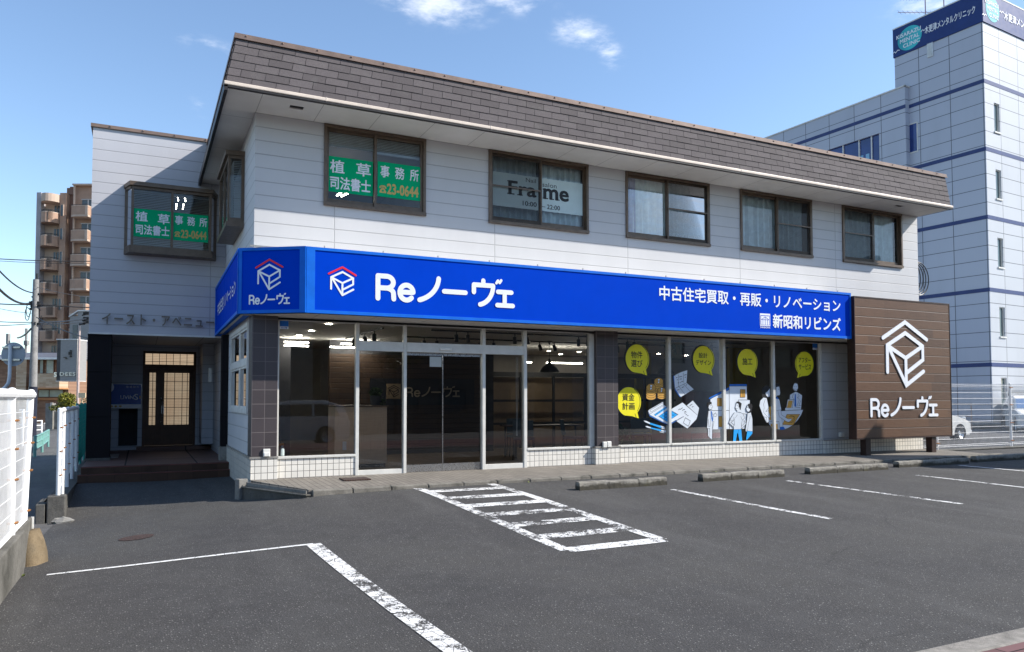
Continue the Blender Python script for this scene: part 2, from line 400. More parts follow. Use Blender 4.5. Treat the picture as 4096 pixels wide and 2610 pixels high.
mt['shingle'] = shinglemat('slate_shingles', (.112, .097, .099))
mt['base_tile'] = gridmat('white_base_tile', (.72, .69, .63), (.16, .15, .14), [(0, .0995, .0), (2, .108, .0)], .25, .007)
mt['base_tile_side'] = gridmat('white_base_tile_side', (.72, .69, .63), (.20, .19, .18), [(1, .0995, .0), (2, .108, .0)], .25, .007)
mt['pillar_tile'] = gridmat('dark_pillar_tile', (.050, .040, .043), (.14, .12, .12), [(0, .2, .09), (2, .2315, .54)], .5, .006, .14, .3)
mt['pillar_tile_side'] = gridmat('dark_pillar_tile_side', (.050, .040, .043), (.12, .11, .11), [(1, .2, .09), (2, .2315, .54)], .5, .006, .14, .3)
mt['porch_pillar'] = gridmat('dark_porch_panel', (.012, .0105, .012), (.006, .006, .006), [(2, .93, .95)], .8, .01, .1, .2, .15)
mt['wood_board'] = woodboard('brown_plank_board', (.062, .034, .023), (.120, .068, .045), .218, .392)
mt['wood_dark'] = M('dark_wood', (.035, .015, .011), .5, .3, 5)
mt['wood_wall'] = woodboard('reception_wood', (.034, .021, .014), (.050, .031, .020), .12, 0., .5)
mt['wood_counter'] = woodboard('counter_wood', (.55, .37, .25), (.66, .47, .33), 4., -1, .4)
mt['asphalt'] = asphalt('asphalt_lot', .057, .95)
mt['asphalt_old'] = asphalt('asphalt_lane', .11, .95, .5)
mt['asphalt_pale'] = asphalt('asphalt_pale', .13, .96, .4)
mt['paint_worn'] = worn_paint('worn_road_paint', .525)
mt['paint_good'] = worn_paint('road_paint', .40)
mt['paint_faint'] = worn_paint('faint_road_paint', .535)
mt['concrete'] = concrete('grey_concrete')
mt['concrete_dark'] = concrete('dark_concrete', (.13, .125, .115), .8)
mt['concrete_stop'] = concrete('stop_concrete', (.27, .25, .215), .85, 7)
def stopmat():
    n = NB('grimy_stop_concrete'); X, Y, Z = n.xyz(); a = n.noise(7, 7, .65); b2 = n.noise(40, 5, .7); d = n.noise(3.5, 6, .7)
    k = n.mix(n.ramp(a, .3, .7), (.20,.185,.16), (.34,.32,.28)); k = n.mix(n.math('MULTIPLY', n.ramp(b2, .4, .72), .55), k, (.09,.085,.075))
    g = n.ramp(n.math('ADD', Z, n.math('MULTIPLY', n.math('SUBTRACT', d, .5), .16)), .045, .085, 1, 0)     # darker towards the ground, edge broken up by noise
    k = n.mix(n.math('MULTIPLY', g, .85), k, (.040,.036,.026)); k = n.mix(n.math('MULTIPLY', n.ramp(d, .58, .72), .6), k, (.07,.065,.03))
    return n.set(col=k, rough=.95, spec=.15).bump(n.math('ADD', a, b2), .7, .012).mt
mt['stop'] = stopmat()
mt['concrete_tan'] = concrete('tan_concrete', (.22, .165, .10), .5, 8)
mt['walk_tile'] = gridmat('walkway_tile', (.20, .180, .155), (.07, .065, .06), [(0, .10, .0), (1, .30, .0)], .8, .006, .10, .5, .2)
mt['porch_tile'] = gridmat('porch_tile', (.15, .088, .070), (.03, .025, .022), [(0, 1.28, -1.225), (1, 2.6, .9)], .6, .02, .1, .6, .3)
mt['step_tile'] = gridmat('step_tile', (.058, .031, .020), (.05, .03, .025), [(0, .45, 0.)], .6, .006, .25, .8, .25)
mt['paver'] = gridmat('red_pavers', (.16, .085, .085), (.02, .018, .018), [(0, .30, .1), (1, .30, .05)], .85, .008, .15, .3, .2)
mt['fence_white'] = M('white_fence_paint', (.74, .74, .74), .4, .06, 6)
mt['rust'] = M('rusty_clamp', (.26, .11, .03), .8, .4, 40)
mt['green_fence'] = M('green_fence_paint', (.015, .30, .25), .5, .12, 6)
mt['green_pale'] = M('pale_green_paint', (.15, .33, .30), .55, .15, 6)
mt['interior_wall'] = M('interior_wall', (.22, .21, .19), .8, .08, 2)
mt['interior_dark'] = M('interior_dark', (.030, .030, .034), .7, .2, 3)
mt['ceiling'] = M('interior_ceiling', (.62, .60, .56), .8, .05, 2)
mt['floor_in'] = M('interior_floor', (.17, .12, .08), .35, .15, 4)
mt['chair_cloth'] = M('chair_cloth', (.06, .08, .09), .8, .2, 8)
mt['lamp_on'] = emis('lamp_glow', (1, .90, .76), 80)
mt['led_on'] = emis('led_glow', (1, .94, .82), 22)
mt['lobby_glow'] = emis('lit_lobby', (1, .66, .40), .3)  # emission in place of sunlight behind the porch door
mt['leaf'] = leafmat('leaf_green', (.018, .045, .010), (.07, .12, .025))
mt['leaf_yellow'] = leafmat('leaf_yellow_green', (.05, .075, .008), (.28, .26, .03))
mt['bark'] = M('bark', (.055, .042, .034), .9, .35, 12, bump=.4)
mt['grass'] = leafmat('weed_green', (.05, .09, .01), (.16, .18, .03))

# ------------------------------------------------------------------ ground heights
import numpy as np
_cp = np.array([(-.13,-.3,-.30),(.7,-1.75,-.10),(0,1,-.215),(0,3.1,-.22),(-2.6,3.1,-.21),(-1.2,1.9,-.30),(-1.16,.15,-.39),(-2.3,.5,-.48),(-2.72,.4,-.49),
    (-2.72,-1.2,-.43),(-2.65,-3.5,-.38),(-2.4,-4.87,-.31),(0,-4.9,-.22),(2.3,-6.1,-.26),(3.4,-6.1,-.26),(2.2,-1.75,-.085),(4,-1.75,-.08),(8,-1.75,-.08),
    (12,-1.75,-.085),(16,-1.75,-.09),(20,-1.75,-.10),(5.5,-3.1,-.115),(10,-3.1,-.11),(15,-3.1,-.11),(5.5,-6,-.22),(10,-6,-.16),(15,-6,-.15),(20,-6,-.15),(26,-6,-.15),
    (0.1,-8.9,-.24),(-3,-8.9,-.30),(-6,-4,-.4),(-6,3,-.5),(4,-9.8,-.25),(10,-9.8,-.25),(20,-9.8,-.25),(26,-9.8,-.25),(2,2,-.15),(8,2,-.1),(16,2,-.1),(26,2,-.12),(-6,-9.8,-.3),(-2.7,5,-.4),(-6,6,-.52)])
_d = np.linalg.norm(_cp[:,None,:2]-_cp[None,:,:2], axis=2)
_A = np.zeros((len(_cp)+3,)*2); _n = len(_cp); _A[:_n,:_n] = _d + np.eye(_n)*-.08; _A[:_n,_n] = 1; _A[:_n,_n+1:] = _cp[:,:2]; _A[_n:,:_n] = _A[:_n,_n:].T
_w = np.linalg.solve(_A, np.concatenate([_cp[:,2], np.zeros(3)]))
def gz(x, y):
    r = np.hypot(_cp[:,0]-x, _cp[:,1]-y); return float(r @ _w[:_n] + _w[_n] + _w[_n+1]*x + _w[_n+2]*y)
def frange(a, b, s):
    n = max(1, round((b-a)/s)); return [a+(b-a)*i/n for i in range(n+1)]
def sheet(xs, ys, zf):
    m = MB(); vs = [(x, y, zf(x, y)) for y in ys for x in xs]; k = len(xs)
    return m.add(vs, [(j*k+i, j*k+i+1, (j+1)*k+i+1, (j+1)*k+i) for j in range(len(ys)-1) for i in range(k-1)])
def struct(o): return tag(o, kind='structure')

struct(MB().quad((-700,-700,-.95),(700,-700,-.95),(700,900,-.95),(-700,900,-.95)).build('ground', mt['asphalt_old']))
struct(sheet(frange(-2.72,27,.3), frange(-9.9,3.6,.3), gz).build('parking_lot', mt['asphalt'], smooth=True))
def lane_z(x, y):
    e = gz(-2.72, max(-9.8, min(3, y))); t = min(1, max(0, (y-2)/4)); return e*(1-t)-.53*t - .004
struct(sheet(frange(-6.6,-2.72,.5), frange(-9.83,60,.6), lane_z).build('lane', mt['asphalt_old'], smooth=True))
struct(MB().quad((-60,20,-.56),(-6.5,20,-.56),(-6.5,120,-.56),(-60,120,-.56)).build('back_road', mt['asphalt_pale']))
struct(MB().quad((16.9,.35,-.16),(80,.35,-.16),(80,70,-.22),(16.9,70,-.22)).build('neighbour_lot', mt['asphalt_pale']))
# walkway of pale tiles in front of the shop, with a kerb
wk = [(-.02,-.12,0),(.62,-1.55,-.03),(16.85,-1.55,-.03),(16.85,.3,0),(-.02,.3,0)]
struct(MB().prism([(x,y,z-.3) for x,y,z in wk], (0,0,.3)).build('walkway', mt['walk_tile']))
m = MB()
for i in range(27):
    x0 = .66+i*.6; x1 = x0+.588+(.35 if i == 26 else 0); j = random.uniform(-.006,.006)
    m.add([(x0,-1.56,-.3),(x1,-1.56,-.3),(x1,-1.68+j,-.3),(x0,-1.68+j,-.3),(x0,-1.56,-.026),(x1,-1.56,-.026),(x1,-1.665+j,-.034),(x0,-1.665+j,-.034)],
          [(0,3,2,1),(4,5,6,7),(0,1,5,4),(1,2,6,5),(2,3,7,6),(3,0,4,7)])
struct(m.build('kerb', mt['concrete_stop'], bevel=.012))
# the broken slanting end of the walkway: low retaining face with a stone ledge
t = thing('retaining_wall', 'stained dark concrete wall under the slanting left end of the walkway', 'wall', (.3,-.9,-.25))
dgl = Vector((.70,-1.55,0)).normalized(); nn = Vector((-dgl.y, dgl.x, 0))*-1
if nn.x > 0: nn = -nn
def dg(s, o, z): p = Vector((-.10,-.10,0))+dgl*s+nn*o; return (p.x, p.y, z)
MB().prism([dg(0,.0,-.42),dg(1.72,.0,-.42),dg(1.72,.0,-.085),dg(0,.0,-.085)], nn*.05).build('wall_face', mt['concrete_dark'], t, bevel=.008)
MB().prism([dg(.05,.0,-.08),dg(1.66,.0,-.08),dg(1.66,.0,-.035),dg(.05,.0,-.02)], nn*.015).build('kerb_face', mt['concrete'], t)
MB().prism([dg(.02,-.01,-.104),dg(1.74,-.01,-.104),dg(1.74,-.01,-.084),dg(.02,-.01,-.084)], nn*.085).build('ledge', mt['concrete_stop'], t, bevel=.006)
MB().prism([dg(-.13,-.05,-.45),dg(.0,-.05,-.45),dg(.0,-.05,.03),dg(-.13,-.05,.03)], nn*.16).build('corner_post', mt['concrete'], t, bevel=.012)
# pavement along the street, front right
struct(MB().box(-12,30,-10.07,-9.88,-.6,-.222).build('pavement_kerb', concrete('kerb_aggregate', (.38,.35,.31), .5, 24), bevel=.02))
struct(MB().box(-12,30,-13.9,-10.07,-.6,-.226).build('pavement', mt['paver']))
struct(MB().box(-60,80,-22,-13.9,-.7,-.36).build('road', mt['asphalt_pale']))

# ------------------------------------------------------------------ painted markings
def stripe(m, a, b, w, dz=.005, n=14):
    a, b = Vector(a), Vector(b); d = (b-a).normalized(); q = Vector((-d.y, d.x))*w/2
    for i in range(n):
        p, r = a+(b-a)*i/n, a+(b-a)*(i+1)/n
        m.quad(*[(c.x, c.y, gz(c.x, c.y)+dz) for c in (p-q, r-q, r+q, p+q)])
def marking(name, segs, material, label, group=None):
    m = MB()
    for i, (a, b, w) in enumerate(segs): stripe(m, a, b, w, .006+.0015*(i % 4))
    return tag(m.build(name, material), label, 'road marking', group)
def lot(px, py):
    z = -.2
    for _ in range(6): p = at(px, py, z=z); z = gz(p.x, p.y)
    return (p.x, p.y)
k = 1.70167
D = lambda x, y: lot(x*k, y*k)
A, B, Cc, Dd = D(972,1146), D(1146,1137), D(1556,1270), D(1332,1295)
A, B, Cc, Dd = Vector(A), Vector(B), Vector(Cc), Vector(Dd)
hs = [(A, Dd, .15), (B, Cc, .15)]
for i in range(8):
    f = i/7; hs.append((A.lerp(Dd, f), B.lerp(Cc, f), .23))
marking('hatched_marking', hs, mt['paint_worn'], 'worn white ladder shaped hatching painted before the shop door')
P0, P1, P2 = Vector(D(110,1353)), Vector(D(736,1280)), Vector(D(1075,1534))
P2 = P1+(P2-P1)*1.15
marking('parking_line', [(P0, P1, .065)], mt['paint_good'], 'thin white parking line running left from the painted corner', 'parking bay lines')
marking('parking_line', [(P1, P2, .155)], mt['paint_worn'], 'broad flaking white line running forward from the painted corner', 'parking bay lines')
for (a, b), w, ma, lb in ((((1580,1152),(1955,1221)), .10, 'paint_faint', 'faded white bay line between the first and second parking stop'),
                     (((1850,1131),(2262,1186)), .10, 'paint_faint', 'faded white bay line between the second and third parking stop'),
                     (((2155,1118),(2440,1151)), .10, 'paint_worn', 'white bay line between the third and fourth parking stop'),
                     (((2255,1095),(2560,1122)), .10, 'paint_good', 'clean white bay line between the fourth and fifth parking stop')):
    marking('parking_line', [(D(*a), D(*b), w)], mt[ma], lb, 'parking bay lines')

# ------------------------------------------------------------------ concrete parking stops
labs = ['weathered concrete parking stop nearest the shop door', 'mossy concrete parking stop, second from the shop door', 'concrete parking stop in front of the conference picture window',
        'dark stained concrete parking stop before the brown board', 'concrete parking stop by the mesh fence at the far end of the row']
labs[2] = 'concrete parking stop in front of the grey wall beside the brown board'
for (x0, x1, y), lb in zip(((4.50,6.18,-2.80),(6.98,8.86,-2.74),(9.58,11.72,-2.66),(12.25,14.50,-2.50),(14.98,17.1,-2.36)), labs):
    t = thing('parking_stop', lb, 'parking stop', ((x0+x1)/2, y, -.1), 0, 'concrete parking stops')
    n = 3; L = (x1-x0)/n
    for i in range(n):
        a, b = x0+i*L, x0+(i+1)*L-.008; z0 = gz((a+b)/2, y)-.05; h = .172+random.uniform(-.006,.006)
        pr = [(-.07,0),(.08,0),(.07,h-.015),(.055,h),(-.045,h),(-.06,h-.02)]
        m = MB(); cuts = 7
        rows = []
        for c in range(cuts+1):
            xx = a+(b-a)*c/cuts; rows.append([(xx, y+p+random.uniform(-.004,.004), z0+q+random.uniform(-.004,.004)) for p, q in pr])
        vs = [p for r in rows for p in r]; kk = len(pr)
        fs = [(c*kk+j, c*kk+(j+1) % kk, (c+1)*kk+(j+1) % kk, (c+1)*kk+j) for c in range(cuts) for j in range(kk)]
        fs += [tuple(range(kk)), tuple(range(cuts*kk, cuts*kk+kk))]
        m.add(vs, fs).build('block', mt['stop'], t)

# ------------------------------------------------------------------ lettering and emblems
def text(name, body, O, U, V, rect, material, parent=None, depth=.004, bold=0., track=1.):
    O, U, V = Vector(O), Vector(U), Vector(V); Nn = U.cross(V)
    c = bpy.data.curves.new('txt', 'FONT'); c.body = body; c.resolution_u = 3; c.space_character = track
    o = bpy.data.objects.new('txt', c); col.objects.link(o)
    me = bpy.data.meshes.new_from_object(o.evaluated_get(bpy.context.evaluated_depsgraph_get()))
    bpy.data.objects.remove(o)
    xs = [v.co.x for v in me.vertices]; ys = [v.co.y for v in me.vertices]
    x0, x1, y0, y1 = min(xs), max(xs), min(ys), max(ys); u0, v0, u1, v1 = rect
    pt = lambda co, h: O+U*(u0+(co.x-x0)/(x1-x0)*(u1-u0))+V*(v0+(co.y-y0)/(y1-y0)*(v1-v0))+Nn*h
    m = MB(); n = len(me.vertices)
    m.v = [pt(v.co, depth) for v in me.vertices]; m.f = [list(p.vertices) for p in me.polygons]; m.m = [0]*len(m.f)
    for q in range(8 if bold else 0):                      # heavier strokes: shifted copies, each a hair further out
        sh = Vector((math.cos(q*.7854), math.sin(q*.7854), 0))*bold; fs = [list(p.vertices) for p in me.polygons]
        m.add([pt(v.co+sh, depth+.00012*(q+1)) for v in me.vertices], fs)
    if depth > .006:
        ec = {}
        for p in me.polygons:
            for e in p.edge_keys: ec[e] = ec.get(e, 0)+1
        k0 = len(m.v); m.v += [pt(v.co, 0) for v in me.vertices]
        for (a, b), q in ec.items():
            if q == 1: m.f.append([a, b, b+k0, a+k0]); m.m.append(0)
    ob = m.build(name, material, parent); bpy.data.meshes.remove(me); return ob

def ribbon(m, pts, w, fr, h, mi=0, thick=0, closed=False):
    """flat stroke with round ends; fr maps (u, v, height) to space"""
    pts = [Vector(p) for p in pts]; L, Rr = [], []
    pts = [p for i, p in enumerate(pts) if not i or (p-pts[i-1]).length > 1e-6]
    for i in range(1, len(pts)-1):                         # break at sharp turns
        if (pts[i]-pts[i-1]).angle(pts[i+1]-pts[i]) > R(85):
            ribbon(m, pts[:i+1], w, fr, h, mi, thick); ribbon(m, pts[i:], w, fr, h+.0002, mi, thick); return
    n = len(pts)
    for i, p in enumerate(pts):
        d0 = (pts[i]-pts[i-1]).normalized() if i else None; d1 = (pts[i+1]-pts[i]).normalized() if i < n-1 else None
        if d0 is None: t, s = d1, 1
        elif d1 is None: t, s = d0, 1
        else:
            t = (d0+d1); t = d0 if t.length < 1e-4 else t.normalized(); s = min(2.2, 1/max(.3, t.dot(d0)))
        q = Vector((-t.y, t.x))*w/2*s; L.append(p+q); Rr.append(p-q)
    def capv(c, d, k=5):
        b = math.atan2(d.y, d.x); return [c+Vector((math.cos(b+math.pi/2-math.pi*i/k), math.sin(b+math.pi/2-math.pi*i/k)))*w/2 for i in range(1, k)]
    d1 = (pts[-1]-pts[-2]).normalized(); d0 = (pts[0]-pts[1]).normalized()
    out = L + capv(pts[-1], d1) + Rr[::-1] + capv(pts[0], d0)
    if n == 2 or thick:
        P = [fr(p.x, p.y, h) for p in out]
        m.poly(P, mi)
        if thick:
            Q = [fr(p.x, p.y, h-thick) for p in out]; kk = len(P)
            m.add(P+Q, [(i, (i+1) % kk, kk+(i+1) % kk, kk+i) for i in range(kk)], mi)
    else: m.poly([fr(p.x, p.y, h) for p in out], mi)
def arc(cx, cy, rx, ry, a0, a1, n=10):
    return [(cx+rx*math.cos(R(a0+(a1-a0)*i/n)), cy+ry*math.sin(R(a0+(a1-a0)*i/n))) for i in range(n+1)]
WORD = [[(.09,.09),(.09,.92)], [(.09,.92),(.42,.92)]+arc(.42,.70,.25,.22,80,-80)+[(.42,.48),(.09,.48)], arc(.40,.28,.28,.20,80,10,5)+[(.69,.09)],
        [(.93,.37),(1.42,.37)], arc(1.18,.36,.26,.28,5,318,22),
        arc(1.35,1.02,1.1,.95,-3,-72,10), [(2.67,.50),(3.55,.50)],
        [(4.30,1.02),(4.30,.86)], [(3.90,.55),(3.90,.84),(4.72,.84)]+arc(4.02,.84,.70,.78,0,-78,10),
        [(4.93,1.06),(4.86,.96)], [(5.07,1.08),(5.0,.98)],
        [(4.93,.62),(5.52,.62)], [(5.22,.62),(5.22,.09)], [(4.90,.09),(5.58,.09)]]
LOGO_ROOF = [[(-.52,.735),(0,1.0),(.513,.74)]]
LOGO_CUBE = [[(-.43,.205),(-.427,.62),(0,.828),(.41,.63),(.41,.41),(.02,.20)], [(-.427,.62),(0,.43),(.41,.63)], [(-.40,.60),(0,.0),(.42,.225)], [(0,.43),(0,.02)]]
def plane_fr(O, U, V):
    O, U, V = Vector(O), Vector(U), Vector(V); Nn = U.cross(V)
    return lambda u, v, h: O+U*u+V*v+Nn*h
def word(name, O, U, V, u0, v0, sx, sy, material, parent, w=.16, thick=.004):
    m = MB(); fr0 = plane_fr(O, U, V)
    for i, p in enumerate(WORD):
        ww = w*.6 if i in (9, 10) else w
        ribbon(m, [(x*sx, y*sy) for x, y in p], ww*sy, lambda a, b, h: fr0(u0+a, v0+b, h), thick+.0004*i, 0, thick if thick > .006 else 0)
    return m.build(name, material, parent)
def emblem(name, O, U, V, u0, v0, s, sv, mats, parent, w=.062, thick=.004, only=None):
    m = MB(); fr0 = plane_fr(O, U, V); q = 0
    for mi, grp_ in ((1 if len(mats) > 1 else 0, LOGO_ROOF), (0, LOGO_CUBE)):
        for p in grp_:
            q += 1; ribbon(m, [(x*s, y*sv) for x, y in p], w*(s+sv)/2, lambda a, b, h: fr0(u0+a, v0+b, h), thick+.0004*q, mi, thick if thick > .006 else 0)
    return m.build(name, mats, parent)
FU, FV = (1,0,0), (0,0,1)        # a face that looks towards the car park

# ------------------------------------------------------------------ the office building
bld = thing('office_building', 'two storey grey panelled shop and office building with dark shingled roof edge', 'building', (8.3, 4.0, 0))
def wall(m, O, U, V, u0, u1, v0, v1, holes=(), depth=.12, mi=0):
    O, U, V = Vector(O), Vector(U), Vector(V); Nn = U.cross(V)
    us = sorted({u0, u1, *[h[i] for h in holes for i in (0, 1) if u0 < h[i] < u1]}); vs = sorted({v0, v1, *[h[i] for h in holes for i in (2, 3) if v0 < h[i] < v1]})
    P = lambda u, v, d=0: O+U*u+V*v-Nn*d
    for a, b in zip(us, us[1:]):
        for c, d in zip(vs, vs[1:]):
            if any(h[0] < (a+b)/2 < h[1] and h[2] < (c+d)/2 < h[3] for h in holes): continue
            m.quad(P(a,c), P(b,c), P(b,d), P(a,d), mi)
    for a, b, c, d in holes:
        for (e, f), (g, h) in (((a,c),(b,c)), ((b,c),(b,d)), ((b,d),(a,d)), ((a,d),(a,c))):
            m.quad(P(e,f), P(g,h), P(g,h,depth), P(e,f,depth), mi)
    return m
XR = 16.56
WIN = [(1.16,2.95,4.66,6.05), (4.27,6.43,4.67,6.05), (7.40,9.57,4.68,6.05), (10.52,12.70,4.68,6.05), (13.79,15.91,4.68,6.05)]
wall(MB(), (0,0,0), FU, FV, 0, XR, 2.62, 6.075, WIN).build('front_wall', mt['siding_front'], bld)
# side wall facing the alley (bay window hole and shop window hole), porch end at y = 3.95
sw = MB(); wall(sw, (0,0,0), (0,-1,0), FV, -4.82, 0, 2.66, 6.075, [(-3.12,-1.48,4.52,5.72)])
wall(sw, (0,0,0), (0,-1,0), FV, -3.95, -.30, .355, 2.66, [(-3.16,-.53,1.12,2.59)])
sw.build('side_wall', mt['siding_side'], bld)
wall(MB(), (-.02,0,0), (0,-1,0), FV, -3.95, .10, -.6, .355).build('tile_base', mt['base_tile_side'], bld)
MB().box(-.028,.02,.36,3.95,.345,.368).build('base_trim', mt['dull_steel'], bld)
gw = MB(); wall(gw, (0,.035,0), FU, FV, 13.0, XR, .32, 2.66); wall(gw, (XR,0,0), (0,1,0), FV, 0, 12, -.3, 6.95)
gw.build('end_wall', mt['siding_front'], bld)
bw = MB(); wall(bw, (XR,12,0), (-1,0,0), FV, 0, XR+2.62, -.6, 6.9); bw.build('rear_wall', mt['siding_front'], bld)
# white tiled plinth below the shop windows
for q_ in ((.40,1.71,.0,.2,-.05,.322),(5.05,6.55,.0,.2,-.05,.322),(7.13,13.0,.0,.2,-.05,.322),(-.03,.40,-.09,.3,-.4,.34),(6.55,7.13,-.10,.3,-.05,.325),(13.0,XR,-.03,.2,-.2,.30)): MB().box(*q_).build('tile_base', mt['base_tile'], bld)
for q_ in ((-.04,.41,-.10,.3,.342,.375),(6.54,7.14,-.112,.3,.327,.36),(13.0,XR,-.04,.2,.302,.322)): MB().box(*q_).build('base_trim', mt['dull_steel'], bld)
# dark tiled pillars
p = MB().box(-.02,.39,-.08,.34,.375,2.70); pl = p.build('pillar', mt['pillar_tile'], bld, bevel=.006)
MB().box(.17,.28,-.115,-.08,.37,.50).box(.18,.27,-.128,-.115,.38,.44).build('outlet_cover', mt['plastic_white'], pl, bevel=.008)
p = MB().box(6.585,7.10,-.09,.3,.36,2.70); pl = p.build('pillar', mt['pillar_tile'], bld, bevel=.006)
MB().box(6.70,6.79,-.14,-.09,.33,.45).box(6.80,6.90,-.14,-.09,.335,.455).build('outlet_cover', mt['plastic_white'], pl, bevel=.012)
MB().box(13.55,13.69,-.03,.04,.38,.50).build('vent_hood', mt['plastic_white'], bld, bevel=.02)

# ---- roof: shingled slope, caps, gutters, soffits
def shingles(m, e0, e1, t0, t1, rows, width, outw, th=.012):
    """rows of overlapping slates between eave line e0-e1 and top line t0-t1"""
    e0, e1, t0, t1, outw = Vector(e0), Vector(e1), Vector(t0), Vector(t1), Vector(outw)
    L = (e1-e0).length; n = round(L/width)
    for r in range(rows):
        f0, f1 = r/rows, min(1, (r+1.12)/rows)
        a0, a1 = e0.lerp(t0, f0), e1.lerp(t1, f0); b0, b1 = e0.lerp(t0, f1), e1.lerp(t1, f1)
        for i in range(-1, n+1):
            s0 = (i+(.5 if r % 2 else 0))/n+.0035/L; s1 = (i+1+(.5 if r % 2 else 0))/n-.0035/L
            s0, s1 = max(0, s0), min(1, s1)
            if s1-s0 < .03/L: continue
            o = outw*(th+random.uniform(0,.004)); o2 = outw*.003; dz = Vector((0,0,random.uniform(-.004,.004)))
            A, B, C2, D2 = a0.lerp(a1,s0)+o+dz, a0.lerp(a1,s1)+o+dz, b0.lerp(b1,s1)+o2, b0.lerp(b1,s0)+o2
            q = outw*.014
            m.add([A,B,C2,D2,A-q,B-q,C2-q,D2-q], [(0,1,2,3),(0,4,5,1),(1,5,6,2),(3,7,4,0)])
    m.quad(e0-outw*.004, e1-outw*.004, t1-outw*.004, t0-outw*.004)
rf = MB()
shingles(rf, (-.555,-.90,6.13), (16.59,-.90,6.13), (-.385,-.755,6.93), (16.60,-.755,6.93), 6, .365, (0,-1,.17))
shingles(rf, (-.56,12,6.13), (-.56,-.90,6.13), (-.39,12,6.93), (-.39,-.755,6.93), 6, .365, (-1,0,.17))
rf.poly([(16.6,-.90,6.08),(16.6,-.75,6.93),(16.6,12,6.93),(16.6,12,6.08)]).quad((-.39,-.75,6.90),(16.6,-.75,6.90),(16.6,12,6.90),(-.39,12,6.90))
roof = rf.build('roof', mt['shingle'], bld)
c = MB().box(-.42,16.63,-.79,-.60,6.925,6.985).box(-.42,-.25,-.60,12,6.925,6.985).box(-.43,16.64,-.80,-.78,6.90,6.93)
for i in range(31): c.ball((-.25+i*.55,-.795,6.955),.014,5)
c.build('ridge_cap', mt['cap_metal'], roof)
c = MB().box(-.58,16.62,-.955,-.885,6.085,6.145)
for i in range(6): c.box(.95+i*2.9,.975+i*2.9,-.96,-.88,6.08,6.15)
c.build('gutter', mt['gutter'], roof, bevel=.012)
c = MB().box(-.575,16.6,-.945,-.875,6.055,6.084).box(-.575,-.525,-.945,4.82,6.0,6.13); c.build('eave_fascia', mt['dark_metal'], roof)
n = NB('soffit_front'); X, Y, Z = n.xyz(); l = n.line(X, .95, .008, .25)
n.set(col=n.mix(n.math('MULTIPLY', l, .7), n.mix(n.ramp(n.noise(1.5, 5), .3, .75), (.60,.58,.55), (.68,.66,.63)), (.18,.17,.16)), rough=.7, spec=.2); mt['soffit_front'] = n.mt
n = NB('soffit_side'); X, Y, Z = n.xyz(); l = n.line(Y, 1.82, .008, -.02)
n.set(col=n.mix(n.math('MULTIPLY', l, .7), n.mix(n.ramp(n.noise(1.5, 5), .3, .75), (.60,.58,.55), (.68,.66,.63)), (.18,.17,.16)), rough=.7, spec=.2); mt['soffit_side'] = n.mt
sf = MB(); wall(sf, (0,0,6.07), (1,0,0), (0,-1,0), -.53, 16.6, 0.0, .885, [(.465,.685,.44,.575),(15.02,15.28,.47,.58)], .04)
sf.build('soffit', mt['soffit_front'], roof)
MB().quad((-.53,0,6.072),(0,0,6.072),(0,4.82,6.072),(-.53,4.82,6.072)).build('soffit', mt['soffit_side'], roof)
for x0, x1, y0, y1 in ((.465,.685,-.575,-.44),(15.02,15.28,-.58,-.47)):
    v = MB(); v.box(x0,x1,y0,y1,6.115,6.12)
    for i in range(5): v.box(x0,x1,y0+.012+i*.026,y0+.022+i*.026,6.085,6.112)
    v.build('soffit_vent', mt['black'], roof)

# ---- upper floor room shell
rm = MB().quad((.02,.12,3.0),(XR,.12,3.0),(XR,6.5,3.0),(.02,6.5,3.0)).quad((.02,.12,6.06),(XR,.12,6.06),(XR,6.5,6.06),(.02,6.5,6.06)).quad((.02,6.5,3.0),(XR,6.5,3.0),(XR,6.5,6.06),(.02,6.5,6.06))
for x in (3.5,7.0,10.0,13.2): rm.box(x,x+.1,.13,6.5,3.0,6.06)
rm.build('upper_rooms', mt['interior_wall'], bld)

